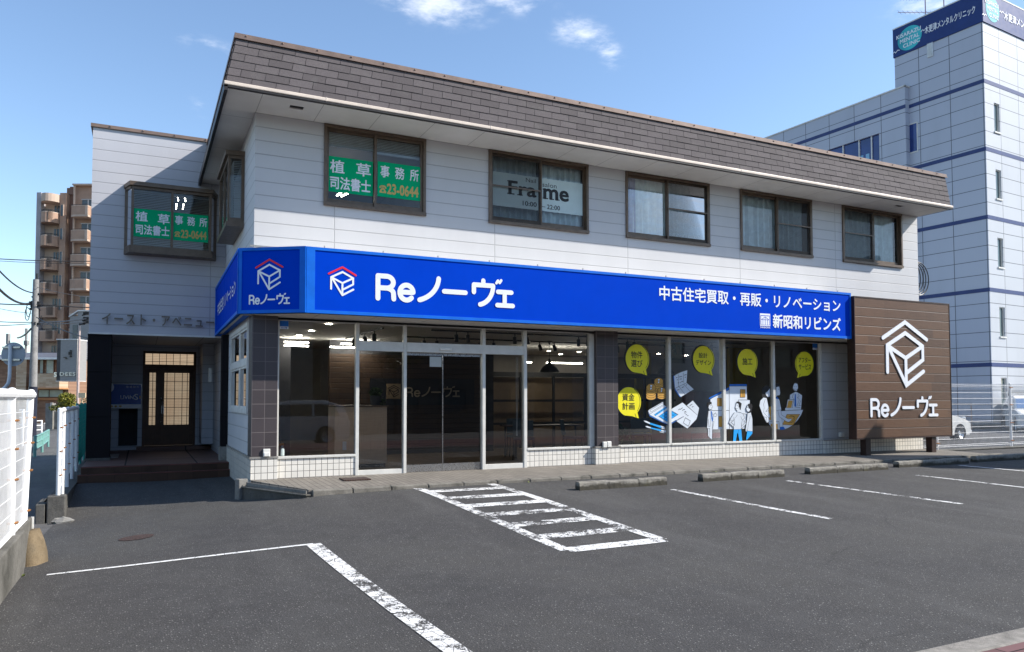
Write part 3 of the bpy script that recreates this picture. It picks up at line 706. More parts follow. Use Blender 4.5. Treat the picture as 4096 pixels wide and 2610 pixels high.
# ---- upper windows
def folds(m, x0, x1, z0, z1, y, amp=.045, per=.15, mi=0, dens=12):
    n = max(4, round((x1-x0)/per*dens)); ph = random.random()*6
    ps = [(x0+(x1-x0)*i/n, y+amp*(math.sin(ph+2*math.pi*(i/dens)+.9*math.sin(i*.13))+.35*math.sin(ph+2.3*2*math.pi*(i/dens)))) for i in range(n+1)]
    vs = []
    for z, k in ((z0, 1.15), (z0+(z1-z0)*.5, 1), (z1, .6)):
        for x, yy in ps: vs.append((x, y+(yy-y)*k, z))
    w = n+1; m.add(vs, [(r*w+i, r*w+i+1, (r+1)*w+i+1, (r+1)*w+i) for r in range(2) for i in range(n)], mi)
def sliding_window(x0, x1, z0, z1, screen=None, mid=None, front='R', parts=None):
    xm = mid or (x0+x1)/2
    f = MB().box(x0-.03,x1+.03,-.035,.10,z1-.035,z1+.01).box(x0-.03,x1+.03,-.05,.10,z0-.02,z0+.04).box(x0-.028,x0+.022,-.032,.098,z0,z1).box(x1-.022,x1+.028,-.032,.098,z0,z1)
    ya, yb = (.052,.082), (.012,.042)
    def sash(a, b, yy):
        f.box(a,a+.045,yy[0],yy[1],z0+.04,z1-.035).box(b-.045,b,yy[0],yy[1],z0+.04,z1-.035)
        f.box(a,b,yy[0]-.002,yy[1]-.002,z0+.04,z0+.125).box(a,b,yy[0]-.002,yy[1]-.002,z1-.09,z1-.035)
    yl, yr = (ya, yb) if front == 'R' else (yb, ya)
    sash(x0+.022, xm+.026, yl); sash(xm-.026, x1-.022, yr)
    fr = f.build('window', mt['bronze'], bld)
    for a, b, yy in ((x0+.05, xm, yl), (xm+.01, x1-.05, yr)):
        MB().quad((a,yy[0]+.014,z0+.11),(b,yy[0]+.014,z0+.11),(b,yy[0]+.014,z1-.08),(a,yy[0]+.014,z1-.08)).build('pane', mt['glass_up'], fr)
    if screen:
        a, b = (x0+.02, xm+.02) if screen == 'L' else (xm-.02, x1-.02)
        s = MB().quad((a,-.012,z0+.05),(b,-.012,z0+.05),(b,-.012,z1-.04),(a,-.012,z1-.04)).build('insect_screen', mt['screen'], fr)
        zb = z0+(z1-z0)*.52
        MB().box(a,b,-.029,-.019,zb-.014,zb+.014).box(a,a+.022,-.026,-.016,z0+.04,z1-.04).box(b-.022,b,-.026,-.016,z0+.04,z1-.04).build('screen_frame', mt['bronze'], fr)
    return fr
w1 = sliding_window(*WIN[0], mid=2.05)
bl = MB()
for a, b, zz in ((1.2,2.04,5.77),(2.07,2.9,5.74)):
    for i in range(9): bl.box(a,b,.13,.155,zz+i*.028,zz+i*.028+.012)
    bl.box(a,b,.125,.16,zz-.03,zz-.008)
bl.build('blind', mt['blind'], w1)
w2 = sliding_window(*WIN[1], 'L', 5.365, 'L')
cm_ = MB(); folds(cm_, 4.3, 5.36, 4.7, 6.04, .20); folds(cm_, 5.4, 6.4, 4.7, 6.04, .17); cm_.build('curtain', mt['curtain'], w2, smooth=True)
w3 = sliding_window(*WIN[2], 'R', 8.47)
cm_ = MB(); folds(cm_, 7.62, 9.5, 4.7, 6.04, .21, .045, .18); cm_.build('curtain', mt['curtain'], w3, smooth=True)
cm_ = MB(); folds(cm_, 7.42, 7.72, 4.7, 6.04, .16, .03, .1); cm_.build('drape', mt['curtain_warm'], w3, smooth=True)
MB().box(8.55,9.48,.17,.19,4.86,4.90).build('inner_rail', mt['dull_steel'], w3)
w4 = sliding_window(*WIN[3], 'R', 11.64)
cm_ = MB(); folds(cm_, 10.54, 12.66, 4.7, 6.04, .19, .04, .2); cm_.build('curtain', mt['curtain'], w4, smooth=True)
w5 = sliding_window(*WIN[4], 'L', 14.87, 'L')
cm_ = MB(); folds(cm_, 13.8, 14.85, 4.7, 6.04, .19, .04, .17); folds(cm_, 14.9, 15.88, 4.7, 6.04, .19, .04, .2); cm_.build('curtain', mt['curtain'], w5, smooth=True)
tl = MB()
for (xa, ya), (xb, yb) in (((1050,1312),(1082,1288)), ((1085,1316),(1135,1292))):
    q = 1024/1964; a = at(800+xa*q, 100+ya*q, y=1.6); b = at(800+xb*q, 100+yb*q, z=a.z); tl.tube([a, b], .014, 6)
tl.build('tube_lamp', mt['led_on'], bld)

# ---- bay windows of the upper floor
def bay(O, U, V, u0, u1, z0, z1, d, inset0, inset1, name='bay_window'):
    """box bay on a wall: U along the wall, V out of it"""
    O, U, V = Vector(O), Vector(U), Vector(V); P = lambda u, v, z: O+U*u+V*v+Vector((0,0,z))
    m = MB(); a0, a1 = u0+inset0, u1-inset1
    ring = lambda e, z: [P(u0-e, 0, z), P(a0-e*.6, d+e, z), P(a1+e*.6, d+e, z), P(u1+e, 0, z)]
    m.prism(ring(.05, z1), (0,0,.085)); m.prism(ring(.03, z0-.06), (0,0,.085))
    for e, f in (((a0, d), (a0+.05, d-.05)), ((a1-.05, d), (a1, d-.05))):
        m.add([P(e[0], d-.055, z0), P(f[0], d-.055, z0), P(f[0], d, z0), P(e[0], d, z0), P(e[0], d-.055, z1), P(f[0], d-.055, z1), P(f[0], d, z1), P(e[0], d, z1)],
              [(0,1,2,3),(4,5,6,7),(0,1,5,4),(1,2,6,5),(2,3,7,6),(3,0,4,7)])
    for a, b in ((u0, a0), (u1, a1)):
        m.bar(P(a, .03, z0), P(a, .03, z1), .05); m.bar(P(a, .034, z0+.06), P(b, d-.03, z0+.06), .041, .075); m.bar(P(a, .034, z1-.03), P(b, d-.03, z1-.03), .041, .05)
    um = (a0+a1)/2
    for z, h in ((z0+.05, .09), (z1-.03, .06)): m.bar(P(a0+.005, d-.028, z), P(a1-.005, d-.028, z), .05, h)
    m.bar(P(um, d-.032, z0+.01), P(um, d-.032, z1-.01), .048)
    o = m.build(name, mt['bronze'], bld)
    g = MB()
    for a, b in ((a0+.04, um-.02), (um+.02, a1-.04)): g.quad(P(a, d-.03, z0+.09), P(b, d-.03, z0+.09), P(b, d-.03, z1-.05), P(a, d-.03, z1-.05))
    for a, b in ((u0, a0), (u1, a1)): g.quad(P(a, .03, z0+.09), P(b, d-.03, z0+.09), P(b, d-.03, z1-.05), P(a, .03, z1-.05))
    g.build('pane', mt['glass_up'], o)
    b_ = MB(); k = 34
    for i in range(k):
        z = z0+.1+(z1-z0-.16)*i/k
        b_.add([P(a0+.06, d-.09, z), P(a1-.06, d-.09, z), P(a1-.06, d-.112, z+.012), P(a0+.06, d-.112, z+.012)], [(0,1,2,3)])
        for a, b in ((u0, a0), (u1, a1)):
            A_, B_ = P(a, .05, z), P(b, d-.1, z); off = (B_-A_).normalized()*.02; inn = Vector(U)*(.05 if a < um else -.05)
            b_.add([A_+inn, B_+inn, B_+inn*1.3+Vector((0,0,.012)), A_+inn*1.3+Vector((0,0,.012))], [(0,1,2,3)])
    b_.build('blind', mt['blind'], o)
    return o
bay((0,0,0), (0,-1,0), (-1,0,0), -3.18, -1.43, 4.50, 5.74, .28, .02, .02)
wb = bay((0,4.82,0), (1,0,0), (0,-1,0), -1.98, -.22, 4.42, 5.76, .36, .10, .10)
tl = MB()
for pa, pb in (((1364,750),(1368,775)), ((1418,755),(1424,780)), ((1355,795),(1350,840)), ((1408,798),(1403,842))):
    q = 1024/1964; a = at(pa[0]*q, 400+pa[1]*q, y=5.6); b = at(pb[0]*q, 400+pb[1]*q, y=5.6); tl.tube([a, b], .010, 6)
tl.build('tube_lamp', mt['led_on'], bld)

# ---- wing at the left with the entrance porch under it
wg = MB(); wall(wg, (0,4.82,0), FU, FV, -2.62, 0, 2.69, 7.0, [(-1.93,-.27,4.46,5.72)], .1)
wall(wg, (-2.62,0,0), (0,-1,0), FV, -12, -4.82, 2.69, 7.0); wall(wg, (-2.62,0,0), (0,-1,0), FV, -12, -5.3, -.6, 2.69)
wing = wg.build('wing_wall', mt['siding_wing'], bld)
c = MB().box(-2.66,-.39,4.78,4.9,6.99,7.06).box(-2.66,-2.54,4.9,12,6.99,7.06)
for i in range(4): c.ball((-2.3+i*.62,4.775,7.035),.018,5)
c.build('parapet_cap', mt['cap_metal'], wing)
MB().quad((-2.6,4.85,6.98),(0,4.85,6.98),(0,12,6.98),(-2.6,12,6.98)).box(-2.55,-.05,7.4,7.5,3.0,6.9).build('wing_roof', mt['interior_wall'], bld)
MB().box(-2.635,.02,4.80,4.84,2.665,2.70).build('wing_trim', mt['white_trim'], wing)
n = NB('porch_ceiling'); X, Y, Z = n.xyz(); l = n.math('MAXIMUM', n.line(X, .93, .008, -1.25), n.line(Y, 1.82, .008, 5.0))
n.set(col=n.mix(n.math('MULTIPLY', l, .8), (.50,.49,.47), (.08,.08,.08)), rough=.7); mt['porch_ceiling'] = n.mt
MB().quad((-2.61,4.84,2.695),(0,4.84,2.695),(0,8.4,2.695),(-2.61,8.4,2.695)).build('porch_ceiling', mt['porch_ceiling'], bld)
pw = MB(); wall(pw, (0,8.3,0), FU, FV, -2.62, 0, -.3, 2.7, [(-1.60,-.36,.13,2.54),(-2.13,-1.70,.14,1.1)], .45)
wall(pw, (-.01,0,0), (0,-1,0), FV, -8.3, -3.95, .0, 2.7); pw.box(-.27,-.012,7.3,8.29,.2,2.69)
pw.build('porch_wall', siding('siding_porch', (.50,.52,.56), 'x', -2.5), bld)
MB().box(-2.13,-1.70,8.6,8.62,.1,1.15).build('recess_back', mt['interior_dark'], bld)
MB().box(-2.64,-2.20,4.86,5.30,.08,2.69).build('porch_pillar', mt['porch_pillar'], bld, bevel=.006)
MB().box(-2.65,-2.19,4.85,5.31,-.2,.10).build('pillar_base', mt['concrete_dark'], bld)
pp = MB().box(-.13,.0,3.78,4.06,.33,2.66).build('porch_post', mt['porch_pillar'], bld)
MB().box(-.15,.01,3.76,4.10,-.1,.33).build('post_base', mt['concrete'], bld)
MB().box(-2.62,-.0,3.38,8.3,-.6,.045).box(-1.72,-.02,7.75,8.3,.045,.13).build('porch_floor', mt['porch_tile'], bld, bevel=.01)
st = MB().box(-2.62,-.0,3.24,3.40,-.6,.042).box(-2.66,-.0,3.06,3.26,-.6,-.085)
st.build('step', mt['step_tile'], bld, bevel=.008)
MB().box(-2.66,-.0,3.055,3.075,-.095,-.078).box(-2.62,-.0,3.232,3.25,.03,.05).build('step_nosing', M('red_nosing', (.13,.045,.038), .6, .3, 5), bld)
# entrance doors: dark bronze with gridded panes; the glow behind is painted sunlight
dr = MB().box(-1.60,-.36,8.30,8.42,2.48,2.54).box(-1.60,-1.545,8.28,8.42,.13,2.5).box(-.415,-.36,8.28,8.42,.13,2.5).box(-1.6,-.36,8.29,8.42,2.10,2.20)
dr.build('door_frame', mt['brown_door'], bld)
def gdoor(x0, x1, gx, name):
    m = MB().box(x0,x0+.10,8.32,8.37,.14,2.10).box(x1-.10,x1,8.32,8.37,.14,2.10).box(x0+.1,x1-.1,8.32,8.37,1.99,2.10).box(x0+.1,x1-.1,8.33,8.36,.14,.66)
    d = m.build('door', mt['brown_door'], bld, bevel=.004)
    MB().quad((x0+.1,8.345,.66),(x1-.1,8.345,.66),(x1-.1,8.345,1.99),(x0+.1,8.345,1.99)).build('pane', mt['glass'], d)
    g = MB()
    for x in gx: g.box(x-.007,x+.007,8.33,8.343,.66,1.99)
    for i in range(1,6): g.box(x0+.1,x1-.1,8.331,8.342,.66+i*.222-.006,.66+i*.222+.006)
    g.build('glazing_bars', mt['black'], d); return d
d1 = gdoor(-1.545,-1.20,(-1.37,),'l'); d2 = gdoor(-1.20,-.415,(-1.04,-.86,-.68,-.56),'r')
MB().tube([(-1.13,8.27,.86),(-1.13,8.27,1.26)],.014).box(-1.16,-1.1,8.29,8.32,.95,1.15).ball((-1.17,8.31,1.34),.018,5).ball((-1.17,8.31,.74),.018,5).build('handle', mt['steel'], d2)
g = MB()
for i in range(1,7): g.box(-1.545+i*.1614-.006,-1.545+i*.1614+.006,8.325,8.34,2.20,2.48)
g.box(-1.545,-.415,8.326,8.339,2.27,2.283); g.build('fanlight_bars', mt['black'], bld)
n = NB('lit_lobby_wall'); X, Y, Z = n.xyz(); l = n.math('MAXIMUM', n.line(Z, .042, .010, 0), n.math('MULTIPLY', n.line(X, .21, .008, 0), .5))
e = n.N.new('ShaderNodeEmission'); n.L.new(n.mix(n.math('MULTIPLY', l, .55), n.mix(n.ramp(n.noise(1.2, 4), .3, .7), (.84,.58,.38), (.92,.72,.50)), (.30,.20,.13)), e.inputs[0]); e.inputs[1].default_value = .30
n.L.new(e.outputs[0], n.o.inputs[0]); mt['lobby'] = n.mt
MB().quad((-1.6,9.0,.1),(-.3,9.0,.1),(-.3,9.0,2.6),(-1.6,9.0,2.6)).build('lobby_wall', mt['lobby'], bld)  # glowing sheet: its emission stands for sunlight on tiles beyond the door
MB().box(-1.6,-.34,8.45,8.47,.14,.66).build('lobby_panel', mt['interior_dark'], bld)
MB().box(-2.27,-2.06,5.55,6.75,.046,.058).build('drain_grille', mt['dull_steel'], bld)
MB().box(-.20,-.13,6.3,6.42,1.72,2.05).build('wall_lamp', mt['plastic_white'], bld, bevel=.01)
# alley-side shop window
m = MB(); y0, y1, z0, z1 = .50, 3.18, 1.10, 2.60; ym = 1.64
for i, (a, b, c, d) in enumerate(((y0-.02,y1+.02,z0-.03,z0+.05),(y0-.02,y1+.02,z1-.05,z1+.02),(y0-.018,y0+.05,z0+.05,z1-.05),(y1-.05,y1+.018,z0+.05,z1-.05),(ym-.045,ym+.045,z0+.05,z1-.05),(y0+.05,y1-.05,1.89,1.99))): m.box(-.035+.002*min(i,4)-(.004 if i == 5 else 0),.06-.001*i,a,b,c,d)
for a, b in ((y0+.05,ym-.045),(ym+.045,y1-.05)):
    for c, d in ((z0+.05,1.89),(1.99,z1-.05)):
        for e, f, g, h in ((a,b,c,c+.04),(a,b,d-.04,d),(a,a+.04,c+.04,d-.04),(b-.04,b,c+.04,d-.04)): m.box(-.015,.04,e,f,g,h)
sd_ = m.build('window', mt['white_trim'], bld)
MB().quad((.012,y0+.05,z0+.05),(.012,y1-.05,z0+.05),(.012,y1-.05,z1-.05),(.012,y0+.05,z1-.05)).build('pane', mt['glass'], sd_)

# ---- shop front
hd = MB().box(.0,XR,.0,.12,2.635,2.68).box(.39,.425,.003,.09,.362,2.635)
for a, b in ((1.71,1.77),(2.575,2.63),(4.11,4.175),(4.985,5.05),(8.435,8.50),(9.925,10.0),(11.405,11.475),(12.915,12.985)): hd.box(a,b,-.018,.09,(-.02 if a < 5.1 else .325),2.637)
hd.box(6.47,6.585,.0,.09,.33,2.637).box(1.77,2.575,-.01,.10,2.155,2.325).box(2.63,4.11,-.022,.12,2.155,2.325).box(4.175,4.985,-.01,.10,2.155,2.325)
for a, b in ((.40,1.71),(5.05,6.47),(7.10,8.435),(8.50,9.925),(10.0,11.405),(11.475,12.915)): hd.box(a,b,-.025,.10,.322,.362)
hd.box(1.77,2.575,-.004,.09,-.02,.075).box(4.175,4.985,-.004,.09,-.02,.085)
front = hd.build('shopfront_frame', mt['white_metal'], bld, bevel=.004)
for a, b, c, d in ((.425,1.71,.362,2.636),(1.77,2.575,.075,2.155),(1.77,2.575,2.325,2.636),(2.63,4.11,2.325,2.636),(4.175,4.985,.085,2.155),(4.175,4.985,2.325,2.636),
                   (5.05,6.47,.362,2.636),(7.10,8.435,.362,2.636),(8.50,9.925,.362,2.636),(10.0,11.405,.362,2.636),(11.475,12.915,.362,2.636)):
    MB().quad((a,.042,c),(b,.042,c),(b,.042,d),(a,.042,d)).build('pane', mt['glass'], front)
MB().box(3.25,3.48,-.055,-.022,2.195,2.25).build('door_sensor', mt['plastic_white'], front, bevel=.01)
for a, b in ((2.63,3.335),(3.34,4.11)):
    d = MB().box(a,b,.05,.08,.0,.13).box(a,b,.05,.08,2.10,2.155).box(a,a+.012,.052,.078,.13,2.10).build('sliding_door', mt['steel'], bld)
    MB().quad((a,.062,.13),(b,.062,.13),(b,.062,2.10),(a,.062,2.10)).build('pane', mt['glass'], d)
MB().box(7.10,7.14,.0,.09,.362,2.637).build('edge_frame', mt['white_metal'], bld)
MB().poly([(-.20,-.05,2.685),(.72,-.68,2.685),(XR,-.68,2.685),(XR,.02,2.685),(-.15,.02,2.685),(-.12,3.9,2.685),(-.18,3.9,2.685)]).build('sign_soffit', mt['soffit_front'], bld)
# ---- shop interior
MB().box(.30,XR-.05,.13,7.5,-.2,.018).build('shop_floor', mt['floor_in'], bld)
MB().quad((.02,.10,2.66),(XR,.10,2.66),(XR,7.5,2.66),(.02,7.5,2.66)).build('shop_ceiling', mt['ceiling'], bld)
sw = MB().quad((.02,7.5,0),(XR,7.5,0),(XR,7.5,2.66),(.02,7.5,2.66)).quad((XR-.05,.1,0),(XR-.05,7.5,0),(XR-.05,7.5,2.66),(XR-.05,.1,2.66))
sw.box(12.95,13.05,.13,2.4,.0,2.66); sw.build('shop_wall', mt['interior_wall'], bld)
MB().quad((.03,.4,0),(.03,7.5,0),(.03,7.5,.9),(.03,.4,.9)).box(.9,1.35,4.3,4.6,0,2.66).box(5.98,6.3,4.25,4.6,0,2.66).build('inner_pillar', mt['interior_dark'], bld)
MB().box(2.2,5.98,4.25,4.35,.10,2.35).build('reception_wall', mt['wood_wall'], bld)
MB().box(2.2,5.98,4.25,4.35,2.35,2.66).box(2.2,5.98,4.24,4.36,.018,.10).build('wall_band', mt['interior_dark'], bld)
pt = MB()     # black steel lattice partition along the meeting area
for x in (6.45,7.4,8.4,9.4,10.4,11.4,12.4): pt.box(x-.03,x+.03,4.9,4.96,0,2.0)
for z in (.66,1.26,1.93): pt.box(6.4,12.5,4.905,4.955,z-.025,z+.035)
pt.box(6.4,12.5,4.9,4.96,1.9,2.02); pt.build('steel_partition', mt['black'], bld)
MB().quad((6.4,5.3,0),(12.5,5.3,0),(12.5,5.3,1.9),(6.4,5.3,1.9)).build('partition_backing', M('warm_board', (.17,.12,.075), .6, .1, 3), bld)
MB().box(12.3,12.9,2.4,2.5,0,2.66).box(11.3,11.85,5.2,5.3,0,2.66).build('yellow_panel', M('yellow_poster', (.42,.34,.05), .6, .1, 2), bld)
dl = MB()
for x, y in ((1.37,.57),(1.36,2.07),(1.35,3.31),(8.2,6.5),(8.64,5.62),(9.72,6.85),(9.65,5.66),(10.67,6.8),(12.25,5.36),(13.6,5.77)): dl.lathe([(0,2.652),(.055,2.652)], (x,y,0), 14)
dl.build('downlights', mt['lamp_on'], bld)
ll = MB()
for a, b, z in ((1.16,1.68,2.56),(1.16,1.68,2.485),(2.4,3.0,2.56),(2.16,3.15,2.48)): ll.box(a,b,3.98,4.02,z-.014,z+.014)
for a, b in ((7.7,8.75),(7.1,7.25)): ll.box(a,b,4.0,4.05,2.225,2.25)
ll.build('linear_lamp', mt['led_on'], bld)

# ------------------------------------------------------------------ blue fascia sign wrapping the corner
sg = thing('fascia_sign', 'long bright blue shop sign wrapping round the corner above the shop windows', 'sign', (6.4, -.7, 2.69))
Z0, Z1, YS = 2.695, 3.765, -.70
ch0, ch1 = Vector((-.22,-.06,0)), Vector((.72,YS,0)); sd0 = Vector((-.165,4.80,0)); su = (ch0-sd0).normalized(); sn = Vector((su.y,-su.x,0)); sl_ = (ch0-sd0).length; cu = (ch1-ch0).normalized(); cn = Vector((cu.y,-cu.x,0)); cl = (ch1-ch0).length
b = MB(); plan = [(-.150,4.80),(-.203,-.055),(.728,YS+.02),(13.17,YS+.02),(13.17,-.02),(-.02,-.02),(-.02,4.80)]
b.prism([(x,y,Z0+.01) for x,y in plan], (0,0,Z1-Z0-.02)).build('sign_box', mt['sign_frame'], sg)
MB().prism([(x,y,Z1-.008) for x,y in plan], (0,0,.006)).build('top_flashing', mt['white_trim'], sg)
fr_ = MB()
def rail(o, u, n, a, b_, z0, z1, t):
    o, u, n = Vector(o), Vector(u), Vector(n)
    A_, B_ = o+u*a, o+u*b_
    fr_.prism([A_+Vector((0,0,z0)), B_+Vector((0,0,z0)), B_+Vector((0,0,z1)), A_+Vector((0,0,z1))], n*t)
for o, u, n, L in (((0,YS+.02,0),(1,0,0),(0,-1,0),13.17), (ch0,cu,cn,cl), (sd0,su,sn,sl_)):
    a0 = .72 if L > 10 else 0
    rail(o,u,n,a0,L,Z0,Z0+.055,.036); rail(o,u,n,a0,L,Z1-.05,Z1,.036)
rail((0,YS+.02,0),(1,0,0),(0,-1,0),.72,.855,Z0+.055,Z1-.05,.036); rail((0,YS+.02,0),(1,0,0),(0,-1,0),13.13,13.17,Z0+.055,Z1-.05,.036)
rail(ch0,cu,cn,0,.05,Z0+.055,Z1-.05,.034); rail(ch0,cu,cn,cl-.10,cl,Z0+.055,Z1-.05,.034)
rail(sd0,su,sn,0,.05,Z0+.055,Z1-.05,.034); rail(sd0,su,sn,sl_-.05,sl_,Z0+.055,Z1-.05,.034)
fr_.build('sign_frame', mt['sign_frame'], sg)
sc_ = MB()
for i in range(13): sc_.box(1.0+i*.98,1.015+i*.98,YS,YS+.02,Z1,Z1+.035)
sc_.box(-.10,.80,-.30,-.28,Z1,Z1+.03); sc_.build('top_bolts', mt['dull_steel'], sg)
MB().quad((.855,YS-.002,Z0+.055),(13.13,YS-.002,Z0+.055),(13.13,YS-.002,Z1-.05),(.855,YS-.002,Z1-.05)).build('sign_panel', mt['sign_blue'], sg)
q = cn*.02; A_, B_ = ch0+cu*.05+q, ch0+cu*(cl-.10)+q
MB().quad((A_.x,A_.y,Z0+.055),(B_.x,B_.y,Z0+.055),(B_.x,B_.y,Z1-.05),(A_.x,A_.y,Z1-.05)).build('sign_panel', mt['sign_blue'], sg)
A_, B_ = sd0+su*.05+sn*.02, sd0+su*(sl_-.05)+sn*.02
MB().quad((A_.x,A_.y,Z0+.055),(B_.x,B_.y,Z0+.055),(B_.x,B_.y,Z1-.05),(A_.x,A_.y,Z1-.05)).build('sign_panel', mt['sign_blue'], sg)
FO = (0,YS-.003,0)
emblem('emblem', FO, FU, FV, 1.30, 3.01, .43, .46, [mt['sign_white'], mt['sign_red']], sg, .07)
word('lettering', FO, FU, FV, 1.855, 2.955, .457, .455, mt['sign_white'], sg, .185)
text('lettering', '中古住宅買取・再販・リノベーション', FO, FU, FV, (7.69,3.30,12.82,3.585), mt['sign_white'], sg, .004, .018)
text('lettering', '新昭和リビンズ', FO, FU, FV, (10.74,2.86,12.82,3.155), mt['sign_white'], sg, .004, .026)
m = MB(); f = plane_fr(FO, FU, FV)
for a, b_, c, d, h, mi in ((10.36,10.655,2.885,3.155,.003,0),(10.375,10.64,2.905,3.115,.004,1),(10.39,10.625,2.91,3.10,.005,0)): m.poly([f(a,c,h),f(b_,c,h),f(b_,d,h),f(a,d,h)], mi)
for s_ in ([(10.40,3.02),(10.508,3.085),(10.615,3.02)],[(10.508,2.91),(10.508,3.085)],[(10.40,3.02),(10.615,3.02)],[(10.44,2.91),(10.44,3.02)],[(10.575,2.91),(10.575,3.02)]): ribbon(m, s_, .010, f, .0065, 1)
m.build('emblem', [mt['sign_white'], mt['sign_blue']], sg)
text('lettering', 'SHINSHOWA', FO, FU, FV, (10.365,2.835,10.65,2.872), mt['sign_white'], sg, .004, .02)
CO = ch0+cn*.021
emblem('emblem', CO, cu, FV, .519, 3.08, .44, .484, [mt['sign_white'], mt['sign_red']], sg, .062)
word('lettering', CO, cu, FV, .175, 2.835, .124, .162, mt['sign_white'], sg, .16)
text('lettering', '中古住宅リノベーション', sd0+sn*.021, su, FV, (.62,3.08,4.45,3.35), mt['sign_white'], sg, .004, .018)

# ------------------------------------------------------------------ brown board sign on two posts
YB = -.79
bd = thing('board_sign', 'tall dark brown plank board on two posts with a white house emblem', 'sign', (14.89, YB, 0))
MB().box(13.19,16.59,YB,YB+.20,.392,3.657).build('board', mt['wood_board'], bd)
e = MB()
for a, b_, c, d in ((13.175,16.605,.364,.392),(13.175,16.605,3.657,3.689),(13.175,13.19,.392,3.657),(16.59,16.605,.392,3.657)): e.box(a,b_,YB-.008,YB+.21,c,d)
e.build('frame', mt['wood_dark'], bd)
for x in (13.52,15.86): MB().box(x,x+.17,YB+.03,YB+.19,-.06,.364).build('post', mt['wood_dark'], bd, bevel=.006)
BO = (0,YB-.004,0)
emblem('emblem', BO, FU, FV, 14.906, 1.627, 1.521, 1.521, [mt['sign_white']], bd, .062, .015)
word('lettering', BO, FU, FV, 13.632, .862, .428, .458, mt['sign_white'], bd, .155, .015)

# ------------------------------------------------------------------ metal lettering on the wing wall, porch notice board
t = thing('wall_lettering', 'raised dull steel katakana letters on the grey wall over the porch', 'lettering', (-1.3, 4.82, 3.0))
text('lettering', 'イースト・アベニュー', (0,4.775,0), FU, FV, (-2.38,2.88,-.22,3.10), mt['letter_steel'], t, .04, .02, 1.25)
pins = MB()
for i in range(10): pins.tube([(-2.28+i*.21,4.76,3.0),(-2.28+i*.21,4.82,3.0)], .006, 5)
pins.build('pins', mt['dull_steel'], t)
t = thing('notice_board', 'dark blue letting agent board on the wall inside the porch', 'sign', (-1.95, 8.2, 1.4))
MB().box(-2.32,-1.62,8.17,8.21,1.085,1.70).build('board', mt['steel'], t)
n = NB('notice_blue'); n.set(col=(.010,.065,.34), rough=.35); mt['notice_blue'] = n.mt
MB().quad((-2.31,8.168,1.19),(-1.63,8.168,1.19),(-1.63,8.168,1.69),(-2.31,8.168,1.69)).build('blue_field', mt['notice_blue'], t)
m = MB().quad((-2.31,8.166,1.095),(-1.63,8.166,1.095),(-1.63,8.166,1.188),(-2.31,8.166,1.188)); m.poly([(-2.31+x,8.165,1.61+z) for x, z in arc(0,0,.075,.11,-90,90,12)])
m.build('white_field', mt['sign_white'], t)
PO = (0,8.163,0)
text('lettering', 'LIVIN', PO, FU, FV, (-2.09,1.32,-1.80,1.41), mt['sign_white'], t, .002, .012); text('lettering', 'S', PO, FU, FV, (-1.785,1.30,-1.70,1.445), mt['sign_white'], t, .002, .012)
text('lettering', '管理物件', PO, FU, FV, (-1.97,1.60,-1.68,1.645), mt['sign_white'], t, .002, .01, 1.5)
m = MB()
for x in (-2.28,-2.19,-2.09): m.poly([(x+.03*math.cos(i*.524),8.164,1.14+.028*math.sin(i*.524)) for i in range(12)])
m.quad((-1.67,8.164,1.33),(-1.635,8.164,1.33),(-1.635,8.164,1.40),(-1.67,8.164,1.40)); m.build('gold_marks', mt['gold'], t)

# ------------------------------------------------------------------ banners in the upper windows
def banner(label, O, U, x0, x1, z0, z1, rows, ground='green', sag=.0, group='green office banners'):
    U = Vector(U); O = Vector(O); Nn = U.cross(Vector(FV)); t = thing('window_banner', label, 'banner', tuple(O+U*((x0+x1)/2)+Vector((0,0,z0))), 0, group)
    m = MB(); P = lambda a, z: O+U*a+Vector((0,0,z)); n = 6
    for i in range(n):
        a, c = x0+(x1-x0)*i/n, x0+(x1-x0)*(i+1)/n; m.quad(P(a,z0),P(c,z0),P(c,z1),P(a,z1))
    m.build('sheet', mt[ground], t)
    for body, rect, mk, bold in rows: text('lettering', body, O+Nn*.001, U, FV, rect, mt[mk], t, .0015, bold)
    return t
def phone(t, O, U, a, z, s, mk='gold'):
    O, U = Vector(O), Vector(U); Nn = U.cross(Vector(FV)); m = MB(); f = lambda u, v, h=.002: O+U*(a+u*s)+Vector((0,0,z+v*s))+Nn*h
    m.poly([f(*p) for p in ((.0,.62),(.08,.85),(.3,1),(.7,1),(.92,.85),(1,.62),(.78,.6),(.74,.78),(.26,.78),(.22,.6))])
    m.poly([f(*p) for p in ((.32,.72),(.68,.72),(.70,.6),(.95,.2),(.95,0),(.05,0),(.05,.2),(.30,.6))])
    m.poly([f(.5+.15*math.cos(i*.628), .28+.13*math.sin(i*.628), .003) for i in range(10)], 1)
    m.build('phone_mark', [mt[mk], mt['green']], t)
YW = (0,.061,0)
banner('green solicitor banner in the left pane of the leftmost street window', (0,.060,0), FU, 1.212, 2.015, 4.91, 5.535, [('植', (1.255,5.25,1.50,5.475), 'sign_white', .018), ('草', (1.715,5.25,1.97,5.475), 'sign_white', .018), ('司法書士', (1.255,4.965,1.97,5.185), 'sign_white', .022)])
b2 = banner('green solicitor banner with gold phone number in the leftmost street window', (0,.019,0), FU, 2.085, 2.90, 4.915, 5.545, [('事', (2.14,5.27,2.30,5.48), 'sign_white', .018), ('務', (2.41,5.27,2.58,5.48), 'sign_white', .018), ('所', (2.69,5.27,2.85,5.48), 'sign_white', .018), ('23-0644', (2.265,4.98,2.845,5.16), 'gold', .03)])
phone(b2, (0,.018,0), FU, 2.115, 4.985, .135)
BYv = 4.82-.36+.024
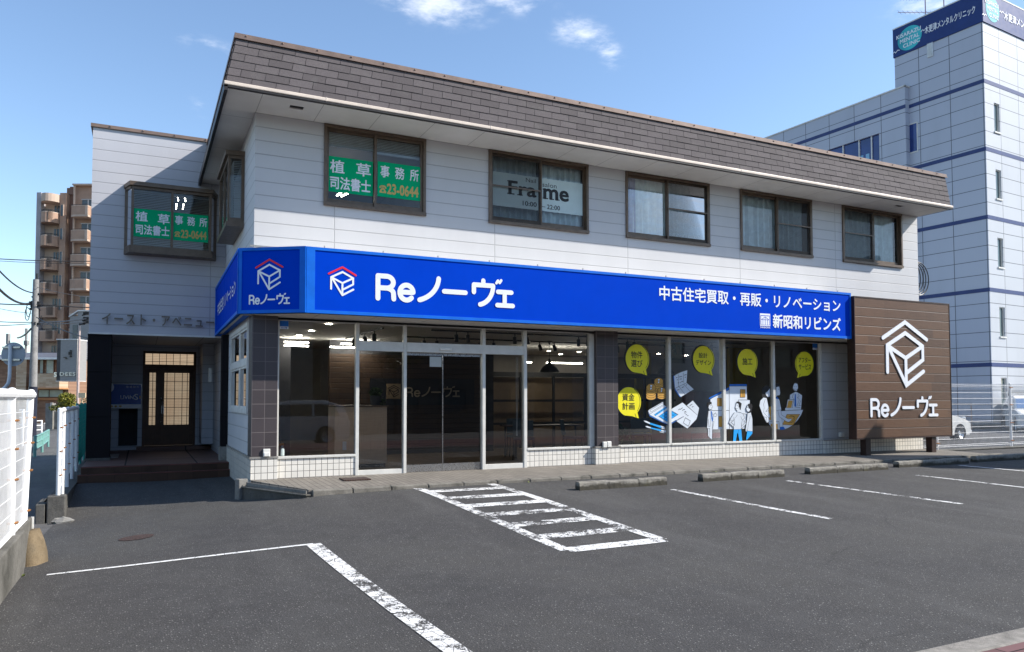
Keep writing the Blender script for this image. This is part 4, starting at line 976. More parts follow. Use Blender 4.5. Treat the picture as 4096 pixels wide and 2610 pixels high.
banner('green solicitor banner in the left pane of the bay window over the porch', (0,BYv,0), FU, -1.835, -1.115, 4.70, 5.29, [('植', (-1.79,5.03,-1.57,5.235), 'sign_white', .018), ('草', (-1.37,5.01,-1.15,5.22), 'sign_white', .018), ('司法書士', (-1.79,4.755,-1.15,4.96), 'sign_white', .022)])
b2 = banner('green solicitor banner with gold phone number in the bay window', (0,BYv,0), FU, -1.075, -.385, 4.69, 5.28, [('事', (-1.04,5.03,-.89,5.22), 'sign_white', .018), ('務', (-.80,5.03,-.65,5.22), 'sign_white', .018), ('所', (-.56,5.03,-.41,5.22), 'sign_white', .018), ('23-0644', (-.92,4.755,-.42,4.92), 'gold', .03)])
phone(b2, (0,BYv-.001,0), FU, -1.05, 4.765, .115)
def serif(t, O, bars, mk='ink'):
    m = MB()
    for a, b_, c, d in bars: m.quad((a,O,c),(b_,O,c),(b_,O,d),(a,O,d))
    m.build('serifs', mt[mk], t)
t = banner('pale nail salon banner behind an insect screen', (0,.019,0), FU, 4.335, 5.325, 5.01, 5.665, [('Nail', (5.05,5.545,5.27,5.625), 'ink', 0.), ('Fra', (4.68,5.265,5.27,5.525), 'ink', .026), ('10:00', (4.98,5.075,5.285,5.165), 'ink', .012)], 'banner_pale', 0, 'nail salon banners')
serif(t, .0165, ((4.645,4.80,5.262,5.285),(4.645,4.72,5.508,5.528),(4.86,4.98,5.262,5.283)))
t = banner('pale nail salon banner in an unscreened right hand pane', (0,.060,0), FU, 5.405, 6.395, 5.025, 5.68, [('salon', (5.44,5.51,5.76,5.60), 'ink', 0.), ('me', (5.47,5.275,6.03,5.475), 'ink', .03), ('– 22:00', (5.43,5.075,5.835,5.165), 'ink', .012)], 'banner_pale', 0, 'nail salon banners')
serif(t, .0575, ((5.445,5.565,5.272,5.293),(5.60,5.70,5.272,5.293),(5.725,5.83,5.272,5.293),(5.445,5.50,5.452,5.473)))

# ------------------------------------------------------------------ stickers on the shop glass
ART = {"coins":[["P","k",[8334,1679,8330,1657,8318,1636,8298,1619,8273,1605,8243,1597,8212,1594,8181,1596,8152,1604,8127,1618,8108,1635,8096,1655,8092,1676,8097,1698,8109,1719,8128,1736,8153,1750,8183,1758,8214,1762,8245,1759,8274,1751,8299,1738,8319,1721,8331,1700]],["P","k",[8092,1676,8093,1473,8101,1450,8125,1434,8162,1423,8205,1419,8259,1423,8296,1434,8320,1450,8329,1474,8334,1679]],["P","o",[8098,1677,8098,1473,8107,1454,8131,1438,8167,1427,8210,1424,8254,1428,8290,1438,8315,1455,8324,1474,8329,1679]],["L","k",5,[8099,1620,8107,1603,8124,1588,8148,1577,8179,1569,8212,1567,8245,1570,8276,1577,8301,1589,8318,1605,8327,1622]],["L","k",5,[8099,1569,8106,1552,8123,1537,8148,1526,8178,1518,8211,1516,8245,1518,8275,1526,8300,1538,8318,1554,8326,1571]],["L","k",5,[8098,1518,8106,1501,8122,1486,8147,1475,8177,1467,8211,1465,8244,1467,8275,1475,8300,1487,8317,1502,8325,1520]],["P","o2",[8329,1679,8325,1658,8313,1639,8294,1622,8270,1609,8242,1601,8212,1598,8182,1600,8155,1608,8131,1621,8113,1637,8102,1656,8098,1677,8102,1697,8114,1716,8132,1733,8156,1746,8184,1754,8214,1757,8244,1755,8272,1747,8296,1735,8314,1718,8325,1699]],["L","k",5,[8329,1679,8325,1658,8313,1639,8294,1622,8270,1609,8242,1601,8212,1598,8182,1600,8155,1608,8131,1621,8113,1637,8102,1656,8098,1677,8102,1697,8114,1716,8132,1733,8156,1746,8184,1754,8214,1757,8244,1755,8272,1747,8296,1735,8314,1718,8325,1699,8329,1679]],["P","k",[8185,1738,8250,1732,8244,1701,8223,1690,8239,1659,8223,1632,8177,1642,8185,1673,8205,1682,8180,1709]],["P","w",[8193,1730,8242,1726,8236,1705,8213,1690,8230,1663,8216,1639,8187,1647,8194,1669,8216,1682,8190,1711]],["P","k",[8141,1545,8136,1521,8123,1499,8102,1480,8075,1466,8044,1457,8011,1454,7977,1457,7946,1466,7920,1480,7900,1498,7887,1520,7883,1543,7888,1566,7901,1588,7921,1607,7948,1621,7979,1631,8013,1634,8046,1631,8077,1622,8104,1608,8124,1590,8137,1568]],["P","k",[7883,1543,7884,1341,7893,1316,7918,1299,7957,1287,8003,1283,8061,1287,8100,1299,8127,1316,8136,1341,8141,1545]],["P","o",[7888,1543,7889,1341,7898,1320,7924,1303,7963,1292,8009,1288,8055,1292,8095,1303,8121,1320,8131,1341,8136,1545]],["L","k",5,[7890,1487,7898,1469,7916,1452,7942,1440,7975,1432,8010,1429,8046,1432,8079,1440,8106,1453,8125,1469,8133,1488]],["L","k",5,[7889,1436,7897,1418,7915,1402,7942,1389,7974,1381,8010,1378,8046,1381,8078,1389,8105,1402,8124,1418,8133,1437]],["L","k",5,[7889,1386,7897,1367,7915,1351,7941,1338,7974,1330,8009,1327,8045,1330,8078,1338,8105,1351,8123,1367,8132,1386]],["P","o2",[8136,1545,8131,1522,8119,1501,8099,1484,8073,1470,8043,1461,8011,1458,7979,1461,7949,1469,7924,1483,7904,1501,7892,1521,7888,1543,7893,1565,7905,1586,7925,1604,7951,1618,7980,1626,8012,1630,8044,1627,8074,1619,8100,1605,8119,1587,8132,1567]],["L","k",5,[8136,1545,8131,1522,8119,1501,8099,1484,8073,1470,8043,1461,8011,1458,7979,1461,7949,1469,7924,1483,7904,1501,7892,1521,7888,1543,7893,1565,7905,1586,7925,1604,7951,1618,7980,1626,8012,1630,8044,1627,8074,1619,8100,1605,8119,1587,8132,1567,8136,1545]],["P","k",[7982,1609,8051,1603,8045,1569,8023,1557,8039,1524,8022,1494,7973,1505,7981,1539,8003,1548,7976,1577]],["P","w",[7990,1600,8042,1596,8037,1573,8012,1557,8029,1528,8015,1502,7984,1511,7991,1535,8014,1548,7987,1580]],["P","k",[8394,1490,8390,1474,8379,1459,8361,1446,8337,1436,8310,1430,8281,1428,8252,1430,8225,1436,8202,1446,8185,1459,8174,1474,8170,1490,8174,1506,8186,1520,8203,1533,8227,1543,8254,1550,8282,1552,8311,1550,8338,1544,8362,1534,8379,1521,8390,1506]],["P","k",[8170,1490,8171,1341,8179,1323,8201,1311,8235,1303,8274,1301,8325,1303,8359,1311,8381,1322,8390,1341,8394,1490]],["P","o",[8176,1490,8177,1341,8184,1327,8207,1315,8240,1308,8280,1305,8319,1308,8353,1315,8376,1327,8384,1341,8388,1490]],["L","k",5,[8177,1449,8184,1436,8200,1425,8222,1417,8250,1411,8281,1409,8312,1411,8340,1417,8363,1426,8379,1437,8386,1449]],["L","k",5,[8177,1411,8184,1399,8199,1388,8222,1379,8250,1374,8280,1372,8311,1374,8339,1380,8362,1388,8378,1399,8386,1412]],["L","k",5,[8176,1374,8183,1362,8199,1351,8222,1342,8249,1337,8280,1335,8311,1337,8339,1342,8362,1351,8378,1362,8385,1374]],["P","o2",[8388,1490,8385,1475,8374,1461,8357,1449,8334,1440,8309,1434,8281,1432,8254,1434,8228,1440,8206,1449,8190,1461,8179,1475,8176,1490,8179,1504,8190,1518,8207,1530,8229,1540,8255,1545,8282,1548,8310,1546,8336,1540,8358,1531,8374,1519,8385,1505]],["L","k",5,[8388,1490,8385,1475,8374,1461,8357,1449,8334,1440,8309,1434,8281,1432,8254,1434,8228,1440,8206,1449,8190,1461,8179,1475,8176,1490,8179,1504,8190,1518,8207,1530,8229,1540,8255,1545,8282,1548,8310,1546,8336,1540,8358,1531,8374,1519,8385,1505,8388,1490]],["P","k",[8256,1545,8315,1540,8310,1511,8291,1502,8305,1473,8291,1448,8248,1457,8256,1486,8275,1494,8251,1519]],["P","w",[8263,1538,8308,1534,8303,1515,8282,1501,8297,1477,8285,1454,8258,1462,8264,1482,8284,1494,8261,1521]]],"map":[["P","b2",[8596,1789,8620,1810,8659,1536,8792,1349,8772,1343,8644,1486]],["P","w",[8620,1801,8652,1810,8652,1536,8640,1533]],["P","w",[8655,1819,8810,1882,8977,1927,8953,1656,8645,1536]],["P","w2",[8645,1533,8953,1654,9148,1516,8796,1349,8720,1430]],["L","k",4,[8736,1828,8736,1574]],["L","k",4,[8866,1869,8877,1650]],["L","k",4,[8645,1535,8953,1655]],["L","k",4,[8740,1574,8909,1402]],["L","k",4,[8877,1619,9045,1470]],["L","k",7,[8675,1763,8703,1764]],["L","k",7,[8696,1716,8717,1716]],["L","k",7,[8749,1778,8773,1780,8794,1784,8827,1788]],["L","k",7,[8768,1731,8822,1736]],["L","k",7,[8716,1648,8744,1654]],["L","k",7,[8779,1655,8790,1657]],["L","k",7,[8807,1672,8856,1683]],["L","k",7,[8891,1819,8947,1831]],["L","k",7,[8907,1774,8928,1776]],["L","k",7,[8693,1495,8749,1506]],["L","k",7,[8819,1548,8876,1568]],["L","k",7,[8933,1600,8961,1617]]],"document":[["P","k",[8549,1101,8837,1234,8948,1172,9120,1278,9297,1113,9244,941,9222,865,8963,660,8684,816]],["P","w",[8556,1098,8837,1228,9246,946,9210,865,8963,668,8685,821]],["P","w2",[8953,1164,9119,1270,9288,1108,9246,950]],["L","k",4,[8953,1164,9246,948]],["L","k",8,[8729,1072,8751,1089,8786,1083,8807,1100,8839,1114]],["L","k",8,[8834,1060,8870,1077,8898,1076]],["L","k",8,[8890,1026,8919,1037,8932,1020]],["L","k",8,[8890,1004,8911,998]],["L","k",8,[8925,975,8953,964]],["L","k",8,[8967,941,8988,946]],["L","k",8,[9033,1154,9055,1171,9098,1194]],["L","k",8,[9097,1131,9128,1143]],["L","k",5,[8910,902,9043,833,8989,716,8852,791,8910,902]]],"calculator":[["P","k",[7917,1045,7944,1078,8324,1252,8358,1180,8875,953,8868,920,8559,779,8448,733,7976,935]],["P","b2",[7923,1034,7969,968,8435,764,8573,806,8868,939,8865,920,8462,744,7976,941]],["P","w",[7937,1051,7953,1076,8317,1243,8348,1172,8865,952,8451,762,7973,974]],["L","k",4,[7970,985,8346,1171]],["L","k",4,[7977,1067,8310,1224,8337,1191,8001,1028,7977,1067]],["P","k",[8086,978,8387,1141,8432,1119,8117,945]],["P","b",[8095,977,8146,1005,8177,978,8125,950]],["P","b",[8153,1009,8205,1038,8236,1011,8184,982]],["P","b",[8212,1042,8264,1071,8295,1043,8243,1014]],["P","b",[8271,1075,8324,1103,8354,1076,8302,1047]],["P","b",[8331,1107,8383,1136,8414,1109,8362,1080]],["P","k",[8198,938,8473,1091,8721,972,8422,817]],["P","b",[8208,939,8269,972,8319,945,8259,912]],["P","b",[8264,909,8325,942,8375,915,8314,882]],["P","b",[8320,879,8381,912,8432,885,8370,852]],["P","b",[8376,849,8437,882,8488,855,8427,822]],["P","b",[8276,976,8337,1009,8387,982,8326,949]],["P","b",[8332,946,8393,979,8443,952,8382,919]],["P","b",[8388,916,8449,949,8500,922,8438,889]],["P","b",[8444,886,8505,919,8556,892,8495,859]],["P","b",[8343,1013,8404,1046,8455,1020,8394,986]],["P","b",[8399,983,8461,1017,8512,990,8450,956]],["P","b",[8456,953,8517,987,8568,960,8507,926]],["P","b",[8512,923,8574,957,8625,930,8563,896]],["P","b",[8411,1050,8473,1084,8523,1057,8462,1023]],["P","b",[8468,1020,8529,1054,8580,1027,8518,993]],["P","b",[8524,990,8586,1024,8637,997,8575,963]],["P","b",[8581,960,8643,994,8694,967,8632,933]]],"pens":[["P","w",[7815,852,7879,849,7981,810,7971,780,7868,817]],["P","b",[7981,807,8277,733,8270,687,7970,778]],["P","w",[8257,743,8369,710,8358,661,8270,685,8287,713,8254,727]],["L","k",4,[8287,713,8366,693]],["P","w",[7854,738,7910,740,8000,713,7993,688,7900,709]],["P","b",[8003,711,8270,654,8263,621,7996,686]],["P","w",[8270,654,8395,634,8386,595,8265,621]],["P","w",[8218,618,8344,593,8337,582,8222,607]]],"house":[["P","w",[9606,1296,10142,1527,10150,1601,10655,1599,10663,1289,10743,1283,10741,1166,10672,974,10582,635,9656,637]],["P","b2",[9564,1332,10053,1526,10145,1571,10144,1508,10052,1479,9569,1294]],["P","b2",[10146,1632,10662,1636,10662,1593,10145,1587]],["L","k",5,[9564,1332,10145,1571]],["L","k",5,[9569,1294,10144,1508]],["L","k",6,[10146,1638,10662,1641]],["L","k",5,[10145,1587,10662,1593]],["L","k",5,[10146,1638,10138,638]],["L","k",5,[9629,1049,10141,1051]],["L","k",5,[10404,1210,10405,1282,10740,1281]],["L","k",5,[10476,976,10685,958]],["P","k",[9797,1327,9971,1325,9968,1140,9795,1141]],["P","o",[9805,1321,9880,1319,9877,1147,9803,1147]],["P","o2",[9888,1319,9963,1318,9960,1147,9885,1147]],["P","k",[9830,924,9976,920,9972,685,9826,687]],["P","o",[9838,918,9931,916,9927,692,9835,694]],["P","o2",[9939,915,9967,914,9964,691,9935,692]],["P","k",[10461,1522,10611,1520,10608,1337,10458,1337]],["P","o",[10469,1516,10532,1515,10529,1343,10466,1343]],["P","o2",[10540,1515,10603,1514,10600,1343,10537,1343]],["P","k",[9531,1130,9512,1172,9526,1223,9632,1242,9635,1192,9604,1109]],["P","w",[9558,1161,9618,1197,9638,1181,9664,1129,9639,1072,9570,1073,9547,1120]],["L","k",4,[9618,1197,9666,1129,9637,1114,9639,1072,9596,1073]],["L","k",5,[9604,1171,9611,1148]],["P","w",[9543,1042,9616,1052,9688,953,9775,978,9788,952,9740,921,9672,813,9690,662,9654,657,9629,414,9528,494,9524,665,9491,665,9514,872]],["P","b2",[9607,1042,9633,1038,9666,870,9643,792,9620,870]],["L","k",4,[9543,1042,9527,871,9491,665,9577,659]],["L","k",4,[9589,1036,9593,860,9584,705,9538,706]],["L","k",4,[9635,1015,9681,932,9659,813,9692,812,9659,668]],["L","k",4,[9674,947,9742,1004,9748,973,9784,972,9774,931,9740,916,9681,932]],["L","k",4,[9534,861,9545,706]],["L","k",4,[9570,654,9574,478]],["L","k",4,[9656,797,9633,425]],["P","w",[10328,1200,10411,1210,10444,1104,10435,1008,10359,1009,10353,1051,10319,1062,10306,1115]],["L","k",4,[10339,1210,10325,1157,10303,1115,10329,1067,10356,1046]],["L","k",4,[10315,1094,10375,1088]],["L","k",5,[10365,1168,10367,1146]],["P","k",[10331,1205,10350,1247,10419,1247,10494,1204,10461,1061,10436,1061,10426,1114,10407,1114,10405,1183,10383,1205]],["P","w2",[10277,1004,10352,1009,10456,1003,10539,960,10579,874,10628,751,10478,642,10463,627,10250,625,10237,673,10113,775,10144,843]],["L","k",4,[10277,1004,10144,843,10232,815,10274,846]],["L","k",4,[10302,878,10365,951]],["L","k",4,[10456,1003,10539,960,10579,874,10502,827,10461,913]],["L","k",4,[10151,832,10113,775,10244,673]],["L","k",4,[10232,810,10170,790,10265,715]],["L","k",4,[10261,894,10272,725,10247,699,10250,631]],["L","k",4,[10502,827,10479,743,10468,637]],["L","k",4,[10550,821,10628,746,10487,639]],["L","k",4,[10550,816,10563,752,10478,690]],["L","k",4,[10359,1014,10460,998]],["P","b",[10250,620,10467,621,10495,314,10421,316,10372,544,10344,529,10293,319,10224,321]],["L","k",4,[10250,623,10468,624]],["L","k",4,[10387,612,10379,544]],["P","w",[10668,1166,10731,1166,10743,1038,10693,1006,10638,1028,10622,1087]],["L","k",4,[10661,1166,10622,1087,10642,1028,10686,1017]],["L","k",5,[10646,1113,10670,1113]],["P","k",[10661,1172,10697,1200,10767,1200,10809,1155,10793,1069,10756,995,10686,1001,10736,1054,10730,1080,10699,1086]],["P","w2",[10658,980,10756,995,10796,855,10794,572,10644,586,10588,603,10626,783]],["L","k",4,[10658,980,10626,783,10588,608,10644,597]],["L","k",4,[10734,910,10689,772,10644,591]],["L","k",4,[10644,584,10794,570]],["P","w",[10588,598,10637,594,10622,571,10606,573]],["P","b",[10639,581,10794,567,10787,519,10612,374,10609,422]]],"consult":[["P","k",[11109,1356,11112,1520,11163,1587,11263,1611,11373,1574,11372,1521,11291,1476,11259,1416,11268,1341,11168,1311]],["P","w",[11280,1468,11356,1544,11369,1416,11358,1356,11298,1341,11239,1386,11220,1446]],["L","k",4,[11331,1521,11373,1416,11352,1364,11304,1344]],["P","w",[11158,1334,11258,1319,11313,1102,11321,982,11378,847,11377,787,11297,773,11247,759,11121,954,11032,1148,11064,1267]],["L","k",4,[11207,1296,11155,1177,11174,1103,11152,999,11220,938,11368,817]],["L","k",4,[11258,1319,11313,1102,11222,1013,11312,1034]],["L","k",4,[11140,902,11239,878,11247,774]],["P","o",[11324,1124,11394,1131,11388,809,11308,833,11360,922,11301,1012]],["P","w",[11563,1040,11787,1023,12390,1046,12324,927,12217,813,12068,701,11902,628,11737,593,11615,600,11395,667,11306,743,11307,788,11417,786]],["L","k",4,[11685,1024,12390,1046]],["P","k",[11867,947,12293,945,12068,686,11723,704]],["P","o",[11875,939,12278,938,12062,694,11735,711]],["L","k",5,[11948,893,12093,891,12124,845,12059,754]],["L","k",5,[11915,757,12028,755,12104,891,12032,915,11970,915]],["P","k",[11428,1311,11444,1612,11535,1655,11647,1655,11646,1598,11554,1567,11542,1492,11520,1371]],["P","w",[11554,1575,11646,1590,11674,1462,11652,1386,11580,1379,11553,1341,11541,1432]],["L","k",4,[11635,1590,11673,1454,11652,1386,11580,1382]],["L","k",5,[11624,1537,11628,1507]],["P","b2",[11554,1364,11630,1303,11579,1296,11539,1311]],["P","w",[11427,1304,11549,1311,11639,1288,11700,1054,11665,1024,11703,918,11906,840,12020,846,12008,801,11915,764,11843,780,11702,865,11730,722,11749,668,11616,656,11377,787,11384,1131]],["L","k",4,[11639,1288,11700,1051,11547,1037]],["L","k",4,[11583,1032,11631,889,11843,780,11921,761,12013,805,12009,846,11916,832]],["L","k",4,[11675,1039,11703,933,11906,833]],["L","k",4,[11702,858,11739,669]],["P","w2",[11307,788,11619,784,11636,603,11575,601,11567,724,11352,735,11394,645,11316,721]],["P","o",[11352,732,11573,724,11579,607,11464,621,11359,683]],["L","k",4,[11307,791,11619,781,11640,603]],["P","b2",[11643,655,11749,661,11819,596,11645,590]],["P","w",[11970,1394,12095,1448,12158,1471,12231,1448,12360,1387,12316,1050,12076,1044,11957,1280]],["P","w",[12084,1608,12131,1678,12215,1671,12233,1556,12194,1491,12117,1491,12066,1547]],["P","k",[12067,1585,12073,1659,12131,1681,12215,1678,12230,1586,12214,1655,12152,1669,12100,1659]],["L","k",4,[12107,1532,12170,1529]],["L","k",5,[12109,1601,12113,1583]],["L","k",5,[12171,1601,12175,1583]],["L","k",4,[12083,1547,12127,1486,12233,1540]],["P","b2",[12126,1425,12157,1410,12165,1142,12136,1112,12103,1143]],["L","k",4,[12095,1440,12041,1349,12102,1280]],["L","k",4,[12231,1448,12260,1364,12207,1333,12269,1287,12182,1127]],["L","k",4,[12321,1280,12245,1142,12318,1149]],["L","k",4,[12119,1112,12286,1096]],["L","k",4,[11969,1387,11967,1295]],["P","k",[11891,1296,12098,1288,12014,1049,11828,1053]],["P","w",[11899,1288,12085,1280,12004,1055,11839,1059]],["P","o",[11919,1268,12056,1262,11994,1067,11854,1076]],["P","w",[11809,1091,12087,1094,12076,1039,11808,1031]],["L","k",4,[11809,1091,11808,1031,12076,1039]]]}
def sticker(key, name, label, group='picture stickers on the shop glass'):
    keys = []; m = MB()
    def mi(c):
        if c not in keys: keys.append(c)
        return keys.index(c)
    for i, e in enumerate(ART[key]):
        y = .0385-.0003*i
        if e[0] == 'P':
            q = e[2]; m.poly([(q[j]/1000, y, q[j+1]/1000) for j in range(0, len(q), 2)], mi(e[1]))
        else:
            q = e[3]; pts = [(q[j]/1000, q[j+1]/1000) for j in range(0, len(q), 2)]
            k_ = mi(e[1])
            for a, b_ in zip(pts, pts[1:]):
                if (Vector(a)-Vector(b_)).length > 1e-4: ribbon(m, [a, b_], e[2]*.0016, lambda u, v, h: (u, h, v), y, k_)
    return tag(m.build(name, [mt[c] for c in keys]), label, 'sticker', group)
sticker('coins', 'coin_sticker', 'ochre sticker of three coin stacks on the shop glass')
sticker('map', 'folder_sticker', 'pale sticker of an open folded plan between two yellow bubbles')
sticker('document', 'paper_sticker', 'pale sticker of two sheets of paper beside the calculator')
sticker('calculator', 'calculator_sticker', 'white calculator sticker with bright blue keys')
sticker('pens', 'pen_sticker', 'sticker of two blue and white pens below the calculator')
sticker('house', 'house_sticker', 'sticker of three people before a white house with blue roof')
sticker('consult', 'meeting_sticker', 'round sticker of three people talking at a table')
def bubble(cx, cz, rx, rz, lines, label, flip=1, sc_=1.):
    m = MB(); f = lambda u, v, h: (cx+u*flip, .0385-h, cz+v)
    def body(ox, oz, g):
        p = [(ox+x, oz+z) for x, z in arc(0,0,rx+g,rz+g,-48,250,40)]
        return p+[(ox+rx*.30,oz-rz*1.0),(ox+rx*.80+g,oz-rz*1.14-g),(ox+rx*.70+g,oz-rz*.80)]
    o = rx*.17
    for h, pts, mi in ((.0005, body(-.030,.012,.010), 0), (.0015, body(.0,.0,.012), 0), (.0025, body(o*.55,-.004,.0), 1), (.0032, body(0,0,0), 1)): m.poly([f(a, b_, h) for a, b_ in pts], mi)
    ribbon(m, arc(0,0,rx,rz,-40,62,16), .011, f, .0040, 0); ribbon(m, [(rx*.55,-rz*.84),(rx*.66,-rz*1.10)], .011, f, .0042, 0)
    o_ = m.build('speech_bubble', [mt['ink'], mt['yellow']]); tag(o_, label, 'sticker', 'yellow speech bubble stickers')
    PM[o_] = Matrix()
    for body_, (u0, v0, u1, v1) in lines: text('lettering', body_, (0,.0335,0), FU, FV, (cx+u0, cz+v0, cx+u1, cz+v1), mt['ink'], o_, .0005, .012)
bubble(7.66,2.145,.285,.30, [('物件',(-.15,.01,.135,.155)),('選び',(-.15,-.17,.135,-.025))], 'yellow speech bubble sticker highest up beside the second dark pillar')
bubble(7.44,1.25,.285,.30, [('資金',(-.155,.02,.145,.165)),('計画',(-.155,-.165,.145,-.02))], 'lower yellow speech bubble sticker beside the second dark pillar')
bubble(9.42,2.165,.285,.30, [('設計',(-.13,.035,.11,.15)),('デザイン',(-.21,-.12,.21,-.005))], 'yellow speech bubble sticker above the papers and calculator')
bubble(10.68,2.135,.285,.30, [('施工',(-.14,-.06,.15,.095))], 'yellow speech bubble sticker above the house picture')
bubble(12.47,2.13,.285,.29, [('アフター',(-.20,.03,.19,.15)),('サービス',(-.20,-.135,.20,-.005))], 'yellow speech bubble sticker with its tail to the left', -1)
for x0, x1, z0, z1, lb in ((.432,.575,2.485,2.628,'small blue and white sticker by the first dark pillar'),(12.74,12.90,2.475,2.628,'small blue and white sticker in the last shop pane')):
    m = MB().quad((x0,.0385,z0+.045),(x1,.0385,z0+.045),(x1,.0385,z1),(x0,.0385,z1)).quad((x0,.0385,z0),(x1,.0385,z0),(x1,.0385,z0+.044),(x0,.0385,z0+.044),1)
    o = m.build('corner_sticker', [mt['b2'], mt['sign_white']]); tag(o, lb, 'sticker', 'small corner stickers'); PM[o] = Matrix()
    text('lettering', '全日警', (0,.038,0), FU, FV, (x0+.02,z0+.008,x1-.02,z0+.037), mt['b2'], o, .0003, .02)
tag(MB().box(3.09,3.32,.0545,.0555,1.90,2.085).build('paper_notice', M('grey_paper', (.40,.42,.41), .7, .05, 4)), 'blank white paper notice taped to the sliding door glass', 'notice')

# ------------------------------------------------------------------ things inside the shop
t = thing('reception_counter', 'pale wood reception counter just inside the shop door', 'counter', (2.1, 1.3, 0))
MB().box(1.60,2.60,1.08,1.62,.09,1.165).build('body', mt['wood_counter'], t, bevel=.004)
MB().box(1.58,2.62,1.05,1.65,1.165,1.195).build('counter_top', M('counter_top', (.12,.075,.045), .4, .1, 4), t)
MB().box(1.62,2.58,1.10,1.60,.018,.09).build('plinth', mt['interior_dark'], t)
MB().box(1.75,1.82,1.07,1.08,.36,.52).build('socket', mt['plastic_white'], t)
t = thing('wall_sign', 'black reception sign with pale lettering on the wooden back wall', 'sign', (4.2, 4.2, 1.5))
MB().box(3.14,5.75,4.19,4.25,1.17,1.79).build('panel', M('slate_panel', (.012,.014,.018), .6, .1, 4), t)
MB().box(3.52,3.86,4.175,4.19,1.32,1.67).build('plaque', M('oak_plaque', (.30,.22,.13), .6, .1, 4), t)
emblem('emblem', (0,4.174,0), FU, FV, 3.69, 1.36, .27, .27, [mt['ink']], t, .062)
word('lettering', (0,4.185,0), FU, FV, 3.98, 1.355, .245, .24, M('pale_letters', (.36,.30,.22), .6, .05, 3), t, .15)
def track(a, b_, spots, label, group='black ceiling spotlight tracks'):
    t = thing('track_light', label, 'track light', ((a[0]+b_[0])/2, (a[1]+b_[1])/2, 2.6), 0, group)
    MB().bar((a[0],a[1],2.625), (b_[0],b_[1],2.625), .035, .03).build('rail', mt['black'], t)
    for f_ in spots:
        x, y = a[0]+(b_[0]-a[0])*f_, a[1]+(b_[1]-a[1])*f_
        MB().tube([(x,y,2.61),(x,y,2.545)], .012, 6).tube([(x,y+.01,2.555),(x+random.uniform(-.03,.03),y-.02,2.42)], .038, 10).build('spot', mt['black'], t)
track((2.34,3.3),(2.37,.6),(.25,.55,.8), 'spotlight track running in depth above the reception counter')
track((3.33,.62),(7.3,.68),(.13,.19,.45,.52,.83,.89), 'spotlight track nearest the glass over the sliding door')
track((3.39,2.3),(8.2,2.3),(.08,.14,.35,.42,.66,.74,.95), 'spotlight track deeper inside over the sliding door')
track((7.65,.80),(11.4,.84),(.08,.13,.42,.48,.72,.78), 'spotlight track nearest the glass right of the second pillar')
track((8.53,2.12),(12.0,2.12),(.02,.12,.5,.57,.8), 'spotlight track deeper inside right of the second pillar')
for x, y, lb in ((6.88,2.4,'black dome pendant lamp left of the second dark pillar'),(10.05,2.2,'black dome pendant lamp seen behind the folder sticker')):
    t = thing('pendant_lamp', lb, 'pendant lamp', (x, y, 2.0), 0, 'black dome pendants')
    MB().tube([(x,y,2.66),(x,y,2.2)], .006, 5).lathe([(.0,2.66),(.06,2.655),(.012,2.58)], (x,y,0), 12).build('cord', mt['black'], t)
    MB().lathe([(.02,2.24),(.035,2.16),(.09,2.10),(.17,2.04),(.215,1.97),(.235,1.93),(.225,1.93),(.16,2.03),(.08,2.09),(.0,2.12)], (x,y,0), 24).build('lamp_shade', mt['black'], t, smooth=True)
    MB().ball((x,y,1.99),.05,6).build('bulb', emis('bulb', (1,.78,.5), 3), t)
def chair(x, y, rz, label):
    t = thing('chair', label, 'chair', (x, y, .018), rz, 'grey meeting chairs')
    MB().box(-.22,.22,-.22,.22,.42,.47).build('seat', mt['chair_cloth'], t, world=False, bevel=.02)
    MB().prism([(-.22,.20,.5),(.22,.20,.5),(.22,.26,.84),(-.22,.26,.84)], (0,.03,0)).build('backrest', mt['chair_cloth'], t, world=False, bevel=.02)
    for a, b_ in ((-.2,-.2),(.2,-.2),(-.2,.2),(.2,.2)): MB().tube([(a*1.1,b_*1.1,0),(a,b_,.43)], .014, 6).build('leg', mt['black'], t, world=False)
for x, y, rz, lb in ((5.75,1.5,2.6,'grey chair behind the first pane right of the door'),(6.9,1.35,.9,'grey chair close to the white post by the second pillar'),(6.1,2.5,-.3,'grey chair on the far side of the meeting table'),
                     (9.1,1.9,2.4,'grey chair behind the pane with the paper stickers'),(10.9,1.8,3.3,'grey chair behind the house sticker')): chair(x, y, rz, lb)
t = thing('meeting_table', 'dark meeting table under the left dome pendant', 'table', (6.3, 2.0, 0))
MB().box(5.6,7.3,1.7,2.4,.70,.73).build('tabletop', mt['wood_dark'], t, bevel=.006)
for a in (5.7,7.2):
    for b_ in (1.78,2.32): MB().tube([(a,b_,.018),(a,b_,.70)], .02, 6).build('leg', mt['black'], t)
t = thing('red_cabinet', 'dull red cabinet standing deep in the shop behind the meeting sticker', 'cabinet', (11.7, 3.0, 0))
MB().box(11.35,12.05,2.7,3.2,.05,1.5).build('body', M('red_lacquer', (.11,.012,.010), .4, .1, 4), t, bevel=.01); MB().box(11.38,12.02,2.69,2.70,.1,.75).build('door', M('red_door', (.10,.012,.01), .4, .1, 4), t)
def leaves(m, c, r, n, s, flat=1., hollow=.0):
    for _ in range(n):
        d = Vector((random.gauss(0,1),random.gauss(0,1),random.gauss(0,1))).normalized(); k_ = random.random()**.4
        p = Vector(c)+Vector((d.x*r[0],d.y*r[1],d.z*r[2]))*max(hollow,k_)
        a = Vector((random.gauss(0,1),random.gauss(0,1),random.gauss(0,.6))).normalized(); b_ = a.cross(Vector((random.gauss(0,1),random.gauss(0,1),random.gauss(0,1)))).normalized()
        q = s*random.uniform(.6,1.3); m.add([p-a*q, p+b_*q*.45, p+a*q, p-b_*q*.45], [(0,1,2,3)])
